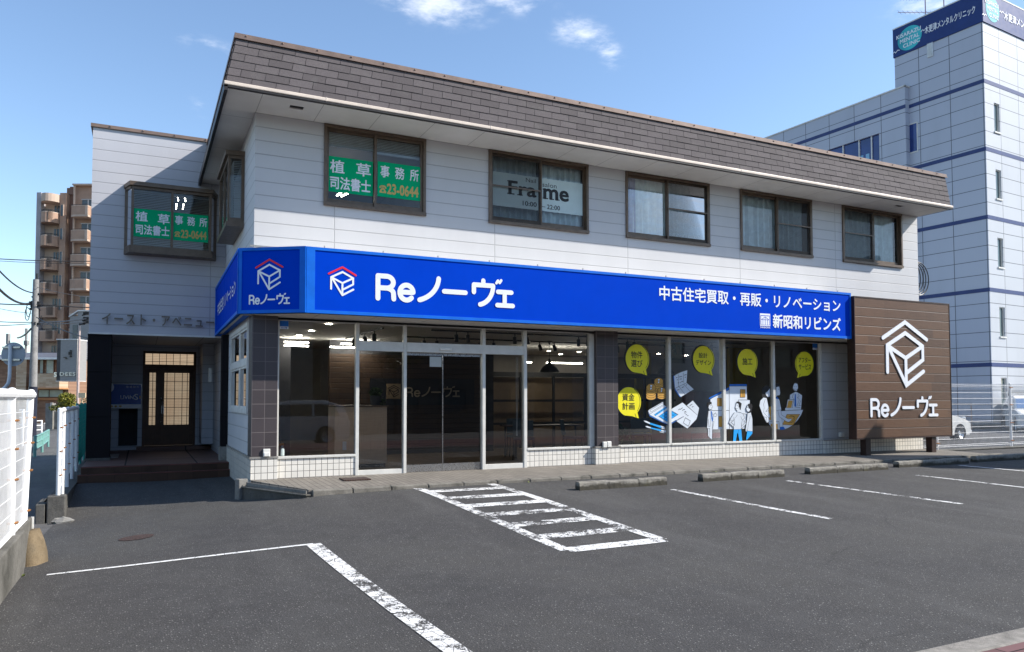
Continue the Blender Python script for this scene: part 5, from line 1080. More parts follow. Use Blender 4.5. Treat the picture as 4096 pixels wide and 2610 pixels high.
def potplant(x, y, h, r, label, hang=0):
    t = thing('potted_plant', label, 'plant', (x, y, h), 0)
    MB().lathe([(.0,0),(.08,0),(.11,.18),(.10,.18),(.0,.16)], (x,y,h), 14).build('pot', mt['interior_dark'], t, smooth=True)
    m = MB(); leaves(m, (x,y,h+.18+r*.6), (r,r,r*.7), 220, .05)
    if hang: leaves(m, (x+.14,y-.02,h-.12), (.06,.06,.32), 120, .04)
    m.build('foliage', mt['leaf'], t)
potplant(2.45,1.35,1.195,.12,'trailing green plant on the reception counter', 1)
t = thing('potted_plant', 'broad leafy green plant standing behind the first pane past the second pillar', 'plant', (7.5,.7,0))
MB().lathe([(.0,.018),(.11,.018),(.15,.32),(.14,.32),(.0,.30)], (7.5,.75,0), 16).build('pot', mt['interior_dark'], t, smooth=True)
m = MB(); leaves(m, (7.45,.72,.62), (.34,.26,.20), 420, .075); leaves(m, (7.75,.72,.48), (.2,.2,.12), 160, .07); m.build('foliage', mt['leaf'], t)
t = thing('spray_bottle', 'clear spray bottle with orange nozzle on the sill by the first pillar', 'bottle', (.50,.10,.362))
MB().lathe([(0,0),(.045,0),(.045,.10),(.02,.15),(.016,.17)], (.50,.075,.37), 12).build('bottle', M('clear_plastic', (.45,.52,.50), .2, .05, 4), t, smooth=True)
MB().box(.455,.525,.06,.09,.54,.575).box(.495,.51,.06,.09,.52,.55).build('nozzle', M('orange_plastic', (.55,.20,.03), .4, .05, 4), t, bevel=.005)
m = MB().tube([(4.87,.09,2.12),(4.868,.09,1.4),(4.875,.09,.68)], .005, 5).tube([(4.90,.09,2.12),(4.905,.09,1.4),(4.885,.09,.68)], .005, 5).tube([(4.88,.09,.70),(4.88,.09,.60)], .014, 6)
tag(m.build('pull_cord', mt['plastic_white']), 'white blind pull cord hanging behind the pane right of the sliding door', 'cord')

# ------------------------------------------------------------------ small things on the ground and walls
n = NB('grate_iron'); X, Y, Z = n.xyz(); l = n.math('MAXIMUM', n.line(X,.04,.012,0), n.line(Y,.04,.012,0)); n.set(col=n.mix(l,(.10,.05,.035),(.015,.01,.01)), rough=.7, metal=.3)
tag(MB().box(1.34,1.78,-.78,-.40,-.012,.004).build('drain_grate', n.mt), 'rusty square drain grate in the tiled walkway left of the door', 'drain grate')
gx, gy = lot(546, 2152); m = MB()
m.poly([(gx+.19*math.cos(i*.2618), gy+.19*math.sin(i*.2618), gz(gx+.19*math.cos(i*.2618), gy+.19*math.sin(i*.2618))+.006) for i in range(24)])
tag(m.build('manhole_cover', M('rusty_iron', (.055,.032,.026), .8, .35, 30, bump=.5)), 'small rusty round manhole cover sunk in the lot', 'manhole cover')
t = thing('cable_coil', 'loops of black cable hanging from a box on the far end wall', 'cable', (16.7, .35, 4.5))
MB().box(XR+.01,XR+.10,.25,.40,4.05,4.95).build('junction_box', mt['black'], t)
m = MB()
for i in range(4):
    rx, rz, oy = .20+.07*i, .34+.035*i, .05*i
    m.tube([(XR+.10+rx+rx*math.cos(a), .30+oy*.4, 4.52+rz*math.sin(a)) for a in [R(-150+300*j/20) for j in range(21)]], .014, 6)
m.build('cable', mt['black'], t, smooth=True)

# ------------------------------------------------------------------ fences and low walls
def mesh_panel(m, a, b, z0, z1, vs=.05, hs=.15, r=.0035, rh=.005, roll=True, mi=0):
    """welded wire panel between two points (x, y), rolled top edge"""
    a, b = Vector((*a, 0)), Vector((*b, 0)); L = (b-a).length; d = (b-a)/L; n = max(2, round(L/vs))
    for i in range(n+1):
        p = a+d*(L*i/n); m.tube([p+Vector((0,0,z0)), p+Vector((0,0,z1))], r, 4, mi, False)
    k = max(2, round((z1-z0)/hs))
    for i in range(k+1):
        z = z0+(z1-z0)*i/k; m.tube([a+Vector((0,0,z)), b+Vector((0,0,z))], rh, 4, mi, False)
    return m
# left foreground: white mesh fence on a low concrete wall
mt['wall_old'] = concrete('mossy_concrete', (.19,.18,.16), .85, 4)
t = thing('concrete_wall', 'low weathered concrete wall carrying the white mesh fence at the left edge', 'wall', (-2.75,-6,-.4))
MB().box(-2.80,-2.60,-10.0,-4.45,-.7,.07).build('wall_body', mt['wall_old'], t, bevel=.012)
MB().box(-2.82,-2.635,-4.43,-3.62,-.7,.085).build('wall_body', mt['wall_old'], t, bevel=.012)
MB().box(-2.76,-2.615,-4.452,-4.428,-.42,.05).box(-2.80,-2.62,-3.62,-3.59,-.3,.08).build('joint_strip', mt['plastic_white'], t)
m = MB(); m.xf = None; pr_ = [(-.02,-.16),(.44,-.20),(.46,.02),(.40,.16),(.24,.22),(.06,.2)]
for i in range(7):                                         # a rounded, leaning lump: rings shrink towards the top
    f_ = i/6; sx = 1-.55*f_**2.2; zz = -.46+.42*(f_**.8); rg_ = [(-2.625+.15*sx*math.cos(a_)*(.9+.1*math.sin(3*a_))+.03*(1-f_), -3.86+.26*sx*math.sin(a_)+.14*f_, zz) for a_ in [R(30*j) for j in range(12)]]
    m.v += [Vector(c_)+Vector((random.uniform(-.008,.008),)*3) for c_ in rg_]
for i in range(6):
    for j in range(12): m.f.append([i*12+j, i*12+(j+1) % 12, (i+1)*12+(j+1) % 12, (i+1)*12+j]); m.m.append(0)
m.f.append(list(range(72,84))); m.m.append(0)
tag(m.build('concrete_fillet', mt['concrete_tan'], smooth=True, angle=70), 'rounded tan concrete lump against the low fence wall', 'concrete lump')
fn = thing('mesh_fence', 'white mesh fence with rolled top on the low wall at the left edge', 'fence', (-2.75,-6,.1))
for x, y, dy, z0 in ((-2.68,-6.7,0,.05),(-2.68,-4.70,-.16,.05),(-2.68,-3.88,.34,.07)):
    p = MB().tube([(x,y,z0),(x,y+dy,1.40)], .032, 12).ball((x,y+dy,1.40),.033,6,.6).build('post', mt['fence_white'], fn, smooth=True)
    c_ = MB()
    for z in (.18,.58,.86,1.12): f_ = (z-z0)/(1.40-z0); c_.tube([(x-.03,y+dy*f_-.03,z),(x+.045,y+dy*f_,z),(x+.045,y+dy*f_+.03,z)], .012, 6)
    c_.build('clamp', mt['rust'], p)
m = MB()
for (xa, ya, da), (xb, yb, db) in (((-2.68,-9.2,0),(-2.68,-6.7,0)), ((-2.68,-6.7,0),(-2.68,-4.70,-.16)), ((-2.68,-4.70,-.16),(-2.68,-3.88,.34))):
    lo, hi = .12, 1.34; n = max(6, round(abs(yb-ya)/.05))
    P = lambda f_, z: Vector((xa+(xb-xa)*f_+.01, (ya+da*(z-.05)/1.35)*(1-f_)+(yb+db*(z-.05)/1.35)*f_, z))
    for i in range(n+1): m.tube([P(i/n, lo), P(i/n, hi)], .0022, 4, 0, False)
    for i in range(9): m.tube([P(0, lo+(hi-lo)*i/8), P(1, lo+(hi-lo)*i/8)], .0033, 5, 0, False)
    m.tube([P(0.01, hi+.02), P(.99, hi+.02)], .045, 10); m.tube([P(0, lo-.03), P(1, lo-.03)], .02, 6)
m.build('mesh_panel', mt['fence_white'], fn)
# pale shuttered storage behind the left fence, whose sunlit face fills the mesh
t = thing('garden_shed', 'pale corrugated shed wall close behind the left fence', 'shed', (-3.5,-6,-.4))
n = NB('pale_corrugated'); X, Y, Z = n.xyz(); l = n.line(Y, .09, .02, 0); n.set(col=n.mix(n.math('MULTIPLY', l, .5), n.mix(n.ramp(n.noise(2, 5), .3, .7), (.42,.42,.43), (.50,.50,.51)), (.25,.25,.25)), rough=.6); mt['pale_corr'] = n.mt
MB().box(-4.9,-3.0,-10.5,-3.5,-.4,1.17).build('wall', mt['pale_corr'], t); MB().box(-4.95,-2.97,-10.5,-3.46,1.17,1.21).build('roof', mt['white_trim'], t)
# white mesh fence along the alley
fn = thing('mesh_fence', 'white mesh fence along the alley in front of the dark porch pillar', 'fence', (-2.75, 3, -.3))
ps = [(-2.70,-.05),(-2.73,.95),(-2.76,2.2),(-2.79,3.7),(-2.83,5.4)]
zt, zb = 1.17, -.06
for i, (x, y) in enumerate(ps):
    p = MB().tube([(x,y,-.45 if i else -.1),(x,y,zt)], .03, 10).ball((x,y,zt),.031,6,.6).build('post', mt['fence_white'], fn, smooth=True)
    c_ = MB()
    for z in (.2,.55,.9): c_.tube([(x+.02,y-.03,z),(x+.04,y+.03,z)], .011, 6)
    c_.build('clamp', mt['rust'], p)
m = MB()
for a, b_ in zip(ps, ps[1:]):
    mesh_panel(m, a, b_, zb+.04, zt-.06, .075, .145, .0015, .0045); m.tube([(*a, zt-.03), (*b_, zt-.03)], .036, 8)
m.build('mesh_panel', mt['fence_white'], fn)
tag(MB().box(-2.83,-2.60,-.17,.08,-.62,-.09).build('fence_footing', mt['concrete_dark'], bevel=.015), 'square dark concrete footing under the first post of the alley fence', 'footing')
tag(MB().box(-2.97,-2.85,-.16,.6,-.62,-.20).build('kerb_block', mt['concrete_dark'], bevel=.012), 'upright concrete kerb block left of the fence footing', 'kerb block')
m = MB(); pr = []
m.lathe([(.01,-.02),(.11,-.01),(.13,.03),(.09,.07),(.01,.085)], (0,0,0), 9)
m.v = [Vector((-2.62,-.30,gz(-2.62,-.30)))+Vector((p.x*1.1+random.uniform(-.02,.02), p.y*.7+random.uniform(-.02,.02), p.z+random.uniform(-.012,.012))) for p in m.v]
tag(m.build('broken_slab', mt['concrete']), 'broken pale lump of concrete lying before the fence footing', 'rubble')
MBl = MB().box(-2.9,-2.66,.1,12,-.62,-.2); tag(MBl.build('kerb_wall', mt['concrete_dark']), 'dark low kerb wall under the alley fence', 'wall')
fn = thing('green_fence', 'bright green mesh fence continuing the white fence past the porch', 'fence', (-2.9, 8, -.3))
m = MB(); ga, gb = (-2.86,5.7), (-3.0,13.2)
mesh_panel(m, ga, gb, -.1, 1.2, .05, .10, .006, .007); m.build('mesh_panel', mt['green_fence'], fn)
for i in range(5): f_ = i/4; x, y = ga[0]+(gb[0]-ga[0])*f_, ga[1]+(gb[1]-ga[1])*f_; MB().tube([(x,y,-.4),(x,y,1.23)], .026, 8).build('post', mt['green_fence'], fn, smooth=True)
m = MB()
for c, n_, r in (((-2.60,-4.6,-.34),26,.05),((-2.62,-5.0,-.33),16,.04),((-2.66,-5.5,-.33),30,.06),((8.2,-1.72,-.09),20,.05),((14.6,-1.72,-.09),14,.04),((4.2,-1.72,-.09),10,.03)): leaves(m, c, (r,r*1.6,.03), n_*2, .018)
tag(m.build('weeds', mt['grass']), 'weeds growing in the joints along walls and kerb', 'weeds', None, 'stuff')

# right: retaining wall, white mesh fence
t = thing('retaining_wall', 'dark low retaining wall under the white mesh fence at the right', 'wall', (22,.3,-.2))
MB().box(16.62,40,.02,.22,-.7,-.075).build('wall_body', mt['concrete_dark'], t); MB().box(16.62,40,-.0,.24,-.075,-.045).build('coping', mt['concrete'], t)
fn = thing('mesh_fence', 'white mesh fence with rolled edges beside the brown board', 'fence', (22,.12,-.1))
zt, zb = 1.70, -.05
for x in (17.32,20.55,23.8): 
    p = MB().tube([(x,.12,-.08),(x,.12,zt+.03)], .033, 10).ball((x,.12,zt+.03),.034,6,.5).build('post', mt['fence_white'], fn, smooth=True)
    c_ = MB()
    for z in (.12,.62,1.13,1.62): c_.bar((x-.07,.08,z),(x+.07,.08,z),.02,.02)
    c_.build('clamp', mt['rust'], p)
m = MB()
for a, b_ in ((16.75,20.5),(20.6,24.5)):
    mesh_panel(m, (a,.12), (b_,.12), .06, zt-.08, .05, .155, .0042, .005)
    for z in (.02, zt-.03):
        n_ = round((b_-a)/.05)
        for i in range(n_): xx = a+(b_-a)*(i+.5)/n_; m.tube([(xx, .12+.035*math.cos(q), z+.045*math.sin(q)) for q in [R(60*j) for j in range(7)]], .0035, 4, 0, False)
        m.tube([(a,.085,z),(b_,.085,z)], .005, 4, 0, False)
m.build('mesh_panel', mt['fence_white'], fn)

# ------------------------------------------------------------------ cars
def car(name, label, loc, rz, body, kind='hatch', glass='glass_clear', group=None, plate=None):
    """car along local -x (nose) to +x; kinds: van (short bonnet, tall cabin), suv"""
    t = thing(name, label, 'car', loc, rz, group)
    L, Wd, H = {'van': (3.4,1.48,1.82), 'suv': (4.3,1.78,1.62), 'hatch': (4.0,1.7,1.5)}[kind]
    h = Wd/2; wr = .33 if kind == 'suv' else .28; xa, xb = (.62, L-.62) if kind != 'suv' else (.82, L-.85)
    if kind == 'van': low = [(.02,.42),(.0,.62),(.06,.80),(.30,.90),(.62,1.0),(1.0,1.02),(L-.04,1.02),(L,.8),(L-.01,.36)]; cab = [(.55,1.0),(1.05,1.72),(1.35,1.80),(L-.25,1.82),(L-.05,1.70),(L-.03,1.0)]
    elif kind == 'hatch': low = [(.06,.30),(.0,.42),(.03,.60),(.14,.70),(.70,.86),(1.35,.95),(2.0,.98),(L-.1,1.0),(L,.8),(L-.02,.38)]; cab = [(1.30,.93),(1.85,1.38),(2.2,H-.04),(L-.9,H-.06),(L-.25,1.32),(L-.08,.97)]
    else: low = [(.05,.40),(.0,.60),(.05,.82),(.32,.95),(1.15,1.03),(2.0,1.04),(L-.1,1.05),(L,.85),(L-.02,.42)]; cab = [(1.05,1.0),(1.75,1.52),(2.1,H),(L-.9,H),(L-.25,1.42),(L-.08,1.03)]
    gz_ = .22
    bot = []
    for cx in (xb, xa):
        bot += [(cx+wr*1.16, gz_)]+[(cx+wr*1.16*math.cos(R(a)), wr+wr*1.16*math.sin(R(a))) for a in range(0,181,20)]+[(cx-wr*1.16, gz_)]
    prof = low+[(L-.04,gz_)]+bot+[(.08,gz_)]
    m = MB(); N_ = len(prof); cx_, cz_ = L/2, .62; sl = [(-h,.955),(-h+.05,.99),(-h+.14,1),(h-.14,1),(h-.05,.99),(h,.955)]
    vs = [(cx_+(x-cx_)*s, y, cz_+(z-cz_)*(s if z > .55 else 1)) for y, s in sl for x, z in prof]
    fs = [(i*N_+j, i*N_+(j+1) % N_, (i+1)*N_+(j+1) % N_, (i+1)*N_+j) for i in range(5) for j in range(N_)]+[tuple(range(N_)), tuple(range(5*N_, 6*N_))]
    m.add(vs, fs); m.build('body', body, t, world=False, smooth=True, angle=35)
    m = MB(); K = len(cab); tw = [(-1,0),(1,0)]
    def cy(z, s): f_ = (z-1.0)/(H-1.0); return s*(h-.03-.13*f_)
    vs = [(x, cy(z, s), z) for s in (-1,1) for x, z in cab]
    m.add(vs, [(j, (j+1) % K, K+(j+1) % K, K+j) for j in range(K)]+[tuple(range(K)), tuple(range(K, 2*K))]); m.build('cabin', body, t, world=False, bevel=.04)
    gl = MB()
    def pane(pts):
        for s in (-1,1): gl.poly([(x, cy(z, s)+s*.006, z) for x, z in pts])
    zt_ = H-.12; q = lambda z: cab[0][0]+(cab[1][0]-cab[0][0])*(z-cab[0][1])/(cab[1][1]-cab[0][1])
    mid = (cab[1][0]+L)/2
    pane([(q(1.06)+.12,1.06),(q(zt_)+.10 if kind == 'van' else q(1.46)+.12, zt_ if kind == 'van' else 1.46),(mid-.1,zt_),(mid-.1,1.06)]); pane([(mid-.02,1.06),(mid-.02,zt_),(L-.55 if kind != 'van' else L-.3,zt_-.04),(L-.4,1.06)])
    z0_, z1_ = 1.06, cab[1][1]-.04
    gl.poly([(q(z0_)-.012, cy(z0_,-1)+.08, z0_+.01),(q(z1_)-.012, cy(z1_,-1)+.06, z1_),(q(z1_)-.012, cy(z1_,1)-.06, z1_),(q(z0_)-.012, cy(z0_,1)-.08, z0_+.01)])
    gl.build('window', mt[glass], t, world=False)
    for cx in (xa, xb):
        for s in (-1,1):
            wy = s*(h-.10)
            w = MB().lathe([(wr*.62,-.09),(wr*.9,-.095),(wr,-.06),(wr,.06),(wr*.9,.095),(wr*.62,.09)], (cx,wy,wr), 28, 0, 'y')
            wo = w.build('wheel', M('tyre', (.018,.018,.019), .85, .2, 12), t, world=False, smooth=True)
            w = MB().lathe([(.0,.04*s),(wr*.2,.055*s),(wr*.28,.03*s),(wr*.45,.05*s),(wr*.62,.085*s),(wr*.64,.06*s)], (cx,wy,wr), 24, 0, 'y')
            for a in range(8): w.box(cx+wr*.40*math.cos(a*.785)-.014,cx+wr*.40*math.cos(a*.785)+.014,wy+s*.052-.004,wy+s*.052+.004,wr+wr*.40*math.sin(a*.785)-.014,wr+wr*.40*math.sin(a*.785)+.014,1)
            w.build('rim', [M('wheel_steel', (.55,.55,.55), .3, .1, 8, metal=.8), mt['black']], wo, world=False, smooth=True)
            MB().lathe([(0,0),(wr*1.1,0)], (cx,s*(h-.26),wr), 20, 0, 'y').build('wheel_arch', mt['black'], t, world=False)
    for s in (-1,1):
        hl = MB().box(.02,.20,s*(h-.36)-.15,s*(h-.36)+.15,.70,.84).build('headlight', M('lamp_lens', (.55,.58,.6), .12, .05, 4, metal=.5), t, world=False, bevel=.03)
        MB().box(q(1.1)+.10,q(1.1)+.22,s*(h+.02),s*(h+.16),1.03,1.17).build('side_mirror', body, t, world=False, bevel=.03)
        MB().box(mid-.26,mid-.12,s*(h-.02),s*(h+.012),.88,.91).build('door_handle', mt['steel'], t, world=False)
        dl_ = MB().tube([(mid-.06,s*(h-.012),.35),(mid-.06,s*(h-.008),1.0)], .006, 4).build('door_seam', mt['black'], t, world=False)
    MB().box(-.03,.10,-h+.42,h-.42,.42,.60).build('grille', mt['black'], t, world=False, bevel=.02)
    p_ = MB().box(-.045,-.032,-.165,.165,.44,.60).build('number_plate', mt['sign_white'], t, world=False)
    if plate: text('lettering', plate, PM[t] @ Vector((-.048,0,0)), PM[t].to_3x3() @ Vector((0,-1,0)), FV, (-.13,.46,.13,.56), mt['green_fence'], p_, .001, .01)
    MB().box(-.05,.25,-h+.05,h-.05,.24,.40).build('bumper', body, t, world=False, bevel=.05)
    return t
paint_white = M('white_car_paint', (.74,.74,.72), .25, .03, 3, coat=.6)
paint_silver = M('pearl_car_paint', (.60,.62,.65), .25, .05, 3, metal=.2, coat=.6)
e1 = at(3894, 1700, d=26.5)       # nose of the small van: side on, nose to the right
car('parked_car', 'small old white car behind the mesh fence, nose past the brown board', (e1.x-.05, e1.y+.85, -.17), math.pi, paint_white, 'hatch')
e2 = at(4176, 1700, d=32.0)
car('parked_car', 'pearl white car with black grille cut off by the right edge', (e2.x, e2.y, -.19), R(40), paint_white, 'suv', plate='77-71')
# a tall sign slab out of the frame at the right: its shadow lies on the lot and on the foot of the brown board
t = thing('sign_slab', 'tall plain sign slab at the right end of the lot, known by its shadow', 'sign', (20.2,-5.2,-.1))
MB().box(20.06,20.36,-6.6,-3.93,-.3,6.05).build('slab', mt['interior_wall'], t, bevel=.02); MB().box(19.95,20.47,-6.7,-3.83,-.5,.02).build('plinth', mt['concrete'], t)

# ------------------------------------------------------------------ clinic tower at the right
CT = Vector((34.45,9.14,0)); ang = math.atan2(.9973,-.0732)-math.pi/2
mt['tower_pane'] = M('tower_pane', (.09,.13,.14), .12, .2, 1, spec=.6)
tw = thing('clinic_tower', 'tall pale blue panelled clinic block with a navy sign round its top', 'building', (34.45,9.14,0), ang)
def panelmat(name, c, ax, per, off):
    n = NB(name); q = n.xyz(); zl = n.line(q[2], .69, .022, 2.39-.69*3); l = n.math('MAXIMUM', zl, n.line(q[ax], per, .024, off))
    r = n.rnd(n.cell(q[2], .69, 2.39-.69*3), n.cell(q[ax], per, off)); s_ = n.noise(.7, 6, .6, sc3=(1,1,.3))
    k = n.mix(n.math('MULTIPLY', r, .16), c, tuple(x*.75 for x in c)); k = n.mix(n.math('MULTIPLY', n.ramp(s_, .45, .8), .22), k, tuple(x*.6 for x in c)); k = n.mix(n.math('MULTIPLY', l, .85), k, (.03,.035,.05))
    return n.set(col=k, rough=.5, spec=.4).mt
pa = panelmat('panel_left_face', (.45,.48,.56), 1, 1.57, .06); pb = panelmat('panel_right_face', (.49,.51,.55), 0, 1.72, 1.38)  # same panels toned by side: shaded left bluer and darker, lit right paler
navy = M('navy_band', (.022,.042,.15), .5, .1, 3); navy_s = M('navy_sign', (.004,.026,.15), .45, .08, 2)
m = MB(); m.quad((0,0,.2),(0,4.51,.2),(0,4.51,19.41),(0,0,19.41)); m.build('wall', pa, tw, world=False)
m = MB(); wall(m, (0,0,0), (1,0,0), (0,0,1), 0, 14, .2, 19.41, [(.80,1.30,a,a+1.44) for a in (.86,4.25,7.6,10.93,14.2)], .18); m.build('wall', pb, tw, world=False)
MB().quad((0,4.51,.2),(14,4.51,.2),(14,4.51,20.9),(0,4.51,20.9)).quad((14,0,.2),(14,4.51,.2),(14,4.51,20.9),(14,0,20.9)).quad((0,0,20.9),(14,0,20.9),(14,4.51,20.9),(0,4.51,20.9)).build('rear_wall', pb, tw, world=False)
b_ = MB()
for z in (16.42,13.12,9.83,6.35,2.78): b_.box(-.012,14,-.012,4.52,z+.03,z+.22)
b_.build('stripe', navy, tw, world=False)
MB().box(-.05,14,-.05,4.55,19.42,20.93).build('sign_panel', navy_s, tw, world=False)
MB().box(-.06,14,-.06,4.56,20.93,20.99).build('parapet_cap', mt['white_trim'], tw, world=False)
for a in (.86,4.25,7.6,10.93,14.2):
    f_ = MB().box(.80,.84,.05,.12,a,a+1.44).box(1.26,1.30,.05,.12,a,a+1.44).box(.8,1.3,.045,.12,a+1.40,a+1.44).box(.77,1.33,-.05,.12,a-.05,a+.02).build('window', mt['white_trim'], tw, world=False)
    MB().quad((.84,.1,a),(1.26,.1,a),(1.26,.1,a+1.4),(.84,.1,a+1.4)).build('pane', mt['tower_pane'], f_, world=False)
f_ = MB().box(-.03,.02,3.32,3.92,14.05,14.11).box(-.028,.02,3.32,3.37,14.11,15.56).box(-.028,.02,3.87,3.92,14.11,15.56).box(-.03,.02,3.32,3.92,15.56,15.62).build('window', mt['white_trim'], tw, world=False)
MB().quad((-.015,3.37,14.1),(-.015,3.87,14.1),(-.015,3.87,15.57),(-.015,3.37,15.57)).build('pane', mt['mirror_glass'], f_, world=False)
v = MB().box(-.05,.03,2.42,2.72,18.72,19.45)
for i in range(9): v.box(-.07,-.05,2.46,2.68,18.78+i*.07,18.81+i*.07)
v.build('vent', mt['blind'], tw, world=False)
wgm = panelmat('panel_low_wing', (.45,.48,.56), 1, 1.6, .32)
m = MB(); wall(m, (-.35,0,0), (0,-1,0), (0,0,1), -22, -3.76, .2, 17.55, [(-8.45,-5.24,14.06,15.54)], .2); m.quad((-.35,3.76,.2),(0,3.76,.2),(0,3.76,17.55),(-.35,3.76,17.55)).quad((-.35,3.76,17.5),(12,3.76,17.5),(12,22,17.5),(-.35,22,17.5))
m.build('low_wing', wgm, tw, world=False)
MB().box(-.40,-.30,3.70,22,17.55,17.62).box(-.40,.02,3.70,3.80,17.55,17.62).build('parapet_cap', mt['white_trim'], tw, world=False)
b_ = MB()
for z in (16.38,13.08,9.79): b_.box(-.362,-.34,3.748,22,z+.03,z+.22)
b_.build('stripe', navy, tw, world=False)
f_ = MB().box(-.28,-.2,5.24,8.45,14.06,14.12).box(-.28,-.2,5.24,5.3,14.1,15.54)
for y in (5.75,6.5,7.5): f_.box(-.30,-.2,y-.03,y+.03,14.06,15.54)
f_ = f_.build('window', mt['white_trim'], tw, world=False)
MB().quad((-.22,5.24,14.1),(-.22,8.45,14.1),(-.22,8.45,15.54),(-.22,5.24,15.54)).build('pane', mt['mirror_glass'], f_, world=False)
m = MB()
for y in (5.92,6.28,6.72,7.05): m.quad((-.235,y,14.28),(-.235,y+.22,14.28),(-.235,y+.22,14.66),(-.235,y,14.66))
m.build('notice_sheet', M('pale_blue_sheet', (.22,.42,.60), .5, .05, 3), f_, world=False)
T4 = PM[tw]; TO = T4 @ Vector((-.052,0,0)); TU = (T4.to_3x3() @ Vector((0,-1,0))); TR = T4.to_3x3() @ Vector((1,0,0)); TO2 = T4 @ Vector((0,-.052,0))
n = NB('teal_badge'); n.set(col=n.mix(n.ramp(n.noise(.8, 3), .35, .65), (.01,.34,.40), (.03,.50,.55)), rough=.45); mt['teal'] = n.mt
for O_, U_, u0, z0, sx, sy in ((TO, TU, -3.62, 20.14, .66, .62), (TO2, TR, .80, 20.20, .60, .62)):
    fr2 = plane_fr(O_, U_, FV); m = MB(); m.poly([fr2(u0+sx*math.cos(i*.2), z0+sy*math.sin(i*.2), .006) for i in range(31)])
    m.build('badge', mt['teal'], tw)
    for i, wd in enumerate(('KISARAZU','MENTAL','CLINIC')): hw = (.66,.52,.45)[i]*sx/.66; text('lettering', wd, O_, U_, FV, (u0-hw+(-.05,0,.10)[i], z0+.18-.30*i, u0+hw+(-.05,0,.10)[i], z0+.38-.30*i), mt['sign_white'], tw, .015, .02)
    m = MB()
    for s in (-1,1): ribbon(m, [(u0+s*.78-.16,z0+s*.27-.22),(u0+s*.78-.06,z0+s*.27-.15),(u0+s*.78,z0+s*.27-.23),(u0+s*.78+.12,z0+s*.27-.13),(u0+s*.78+.22,z0+s*.27-.17)], .035, fr2, .018)
    m.build('wave_mark', mt['sign_white'], tw)
text('lettering', '木更津メンタルクリニック', TO, TU, FV, (-2.80,19.98,-.30,20.36), mt['sign_white'], tw, .012, .02)
text('lettering', '木更津メンタルクリニック', TO2, TR, FV, (1.85,19.98,6.4,20.40), mt['sign_white'], tw, .012, .02)
for (px, py), lb, hh in (((3702,60),'pinkish television aerial with crossed rods on the clinic roof',1.4),((3775,0),'second thin aerial mast beside the first on the clinic roof',1.2)):
    o_ = at(px, py, d=41.); t = thing('roof_aerial', lb, 'aerial', (o_.x, o_.y, 20.95), 0, 'roof aerials'); am = M('aerial_metal', (.26,.20,.24), .5, .15, 9, metal=.4)
    MB().tube([(o_.x,o_.y,20.85),(o_.x,o_.y,23.5)], .03, 6).build('mast', am, t)
    if hh > 1.3:
        for zz, L_, dd in ((22.2,2.0,1),(22.95,1.2,-1)):
            m = MB(); r_ = Vector((math.cos(YAW),-math.sin(YAW),.10*-dd*0)); c0 = Vector((o_.x,o_.y,zz))-r_*1.4
            m.tube([c0-r_*.1, c0+r_*L_*1.05], .016, 5)
            for i in range(9): p = c0+r_*(L_*i/8); q_ = Vector((.12,.20,.22)); m.tube([p-q_, p+q_], .008, 4)
            m.build('antenna', am, t)
# railing and foundation at the tower foot
t = thing('foundation_wall', 'dark foundation wall at the foot of the clinic tower', 'wall', (33,10,-.2), ang)
MB().box(-.9,.0,.2,24,-.3,.55).build('wall_body', mt['concrete_dark'], t, world=False)
MB().box(-.92,-.9,.3,12,-.28,.30).build('brown_panel', M('brown_panel', (.08,.045,.03), .7, .2, 3), t, world=False)
t = thing('handrail', 'rusty pink handrail before the clinic foundation', 'railing', (33.3,9.3,-.2), ang); hm = M('rusty_pink_rail', (.34,.24,.19), .7, .4, 14)
m = MB()
for z in (.45,1.04): m.tube([(-.05,.1,z+.2),(-.05,9,z+.2)], .03, 6)
m.build('rail', hm, t, world=False)
for i in range(8): MB().tube([(-.05,.1+i*1.25,0),(-.05,.1+i*1.25,1.27)], .03, 6).build('post', hm, t, world=False)
t = thing('chain_link_fence', 'dark framed chain link panel before the clinic wall at the right', 'fence', (34.9,8.6,.0)); m = MB()
for i in range(34): x = 34.9+i*.1; m.bar((x,8.6,.35),(x+.6,8.6,1.55),.008); m.bar((x+.6,8.6,.35),(x,8.6,1.55),.008)
m.build('mesh', mt['dull_steel'], t); MB().bar((34.8,8.6,1.6),(39,8.6,1.6),.05).bar((34.8,8.6,.3),(39,8.6,.3),.05).bar((34.8,8.6,-.1),(34.8,8.6,1.6),.05).build('frame', mt['black'], t)
tag(MB().box(34.7,44,8.7,8.95,-.3,.28).build('kerb_wall', mt['concrete_dark']), 'dark kerb under the chain link panel', 'wall')

# ------------------------------------------------------------------ background on the left: flats, house, poles, wires
def local(d, px, py=1597):
    p = at(px, py, d=d); return (p.x, p.y, 0)
S_ = 89/FPX
ap = thing('apartment_tower', 'tall brown and grey block of flats with rounded balconies behind the wing', 'building', local(89, 240), -YAW)
AX = lambda px: (px-240)*S_
AZ = lambda py: 1.31+(1597-py)*S_
ag = M('flat_grey_render', (.36,.34,.36), .8, .08, 1); at_ = M('flat_tan_tile', (.38,.245,.175), .7, .08, 1.5); ab = M('flat_brown_tile', (.19,.105,.075), .7, .08, 1.5); apk = M('flat_pink_render', (.50,.38,.30), .8, .06, 1.5)
wdk = M('dark_window', (.06,.075,.085), .2, .2, 2, spec=.6)
MB().box(AX(121),AX(139),.3,9,-.6,AZ(757)).build('end_wall', ag, ap, world=False)
MB().box(AX(132),AX(225),1.2,9,-.6,AZ(790)).build('left_block', apk, ap, world=False)
MB().box(AX(218),AX(243),.2,9,-.6,AZ(760)).build('stair_column', at_, ap, world=False)
MB().box(AX(243),AX(268),.9,9,-.6,AZ(728)).box(AX(235),AX(266),.7,9,AZ(762),AZ(735)).build('brown_recess', ab, ap, world=False)
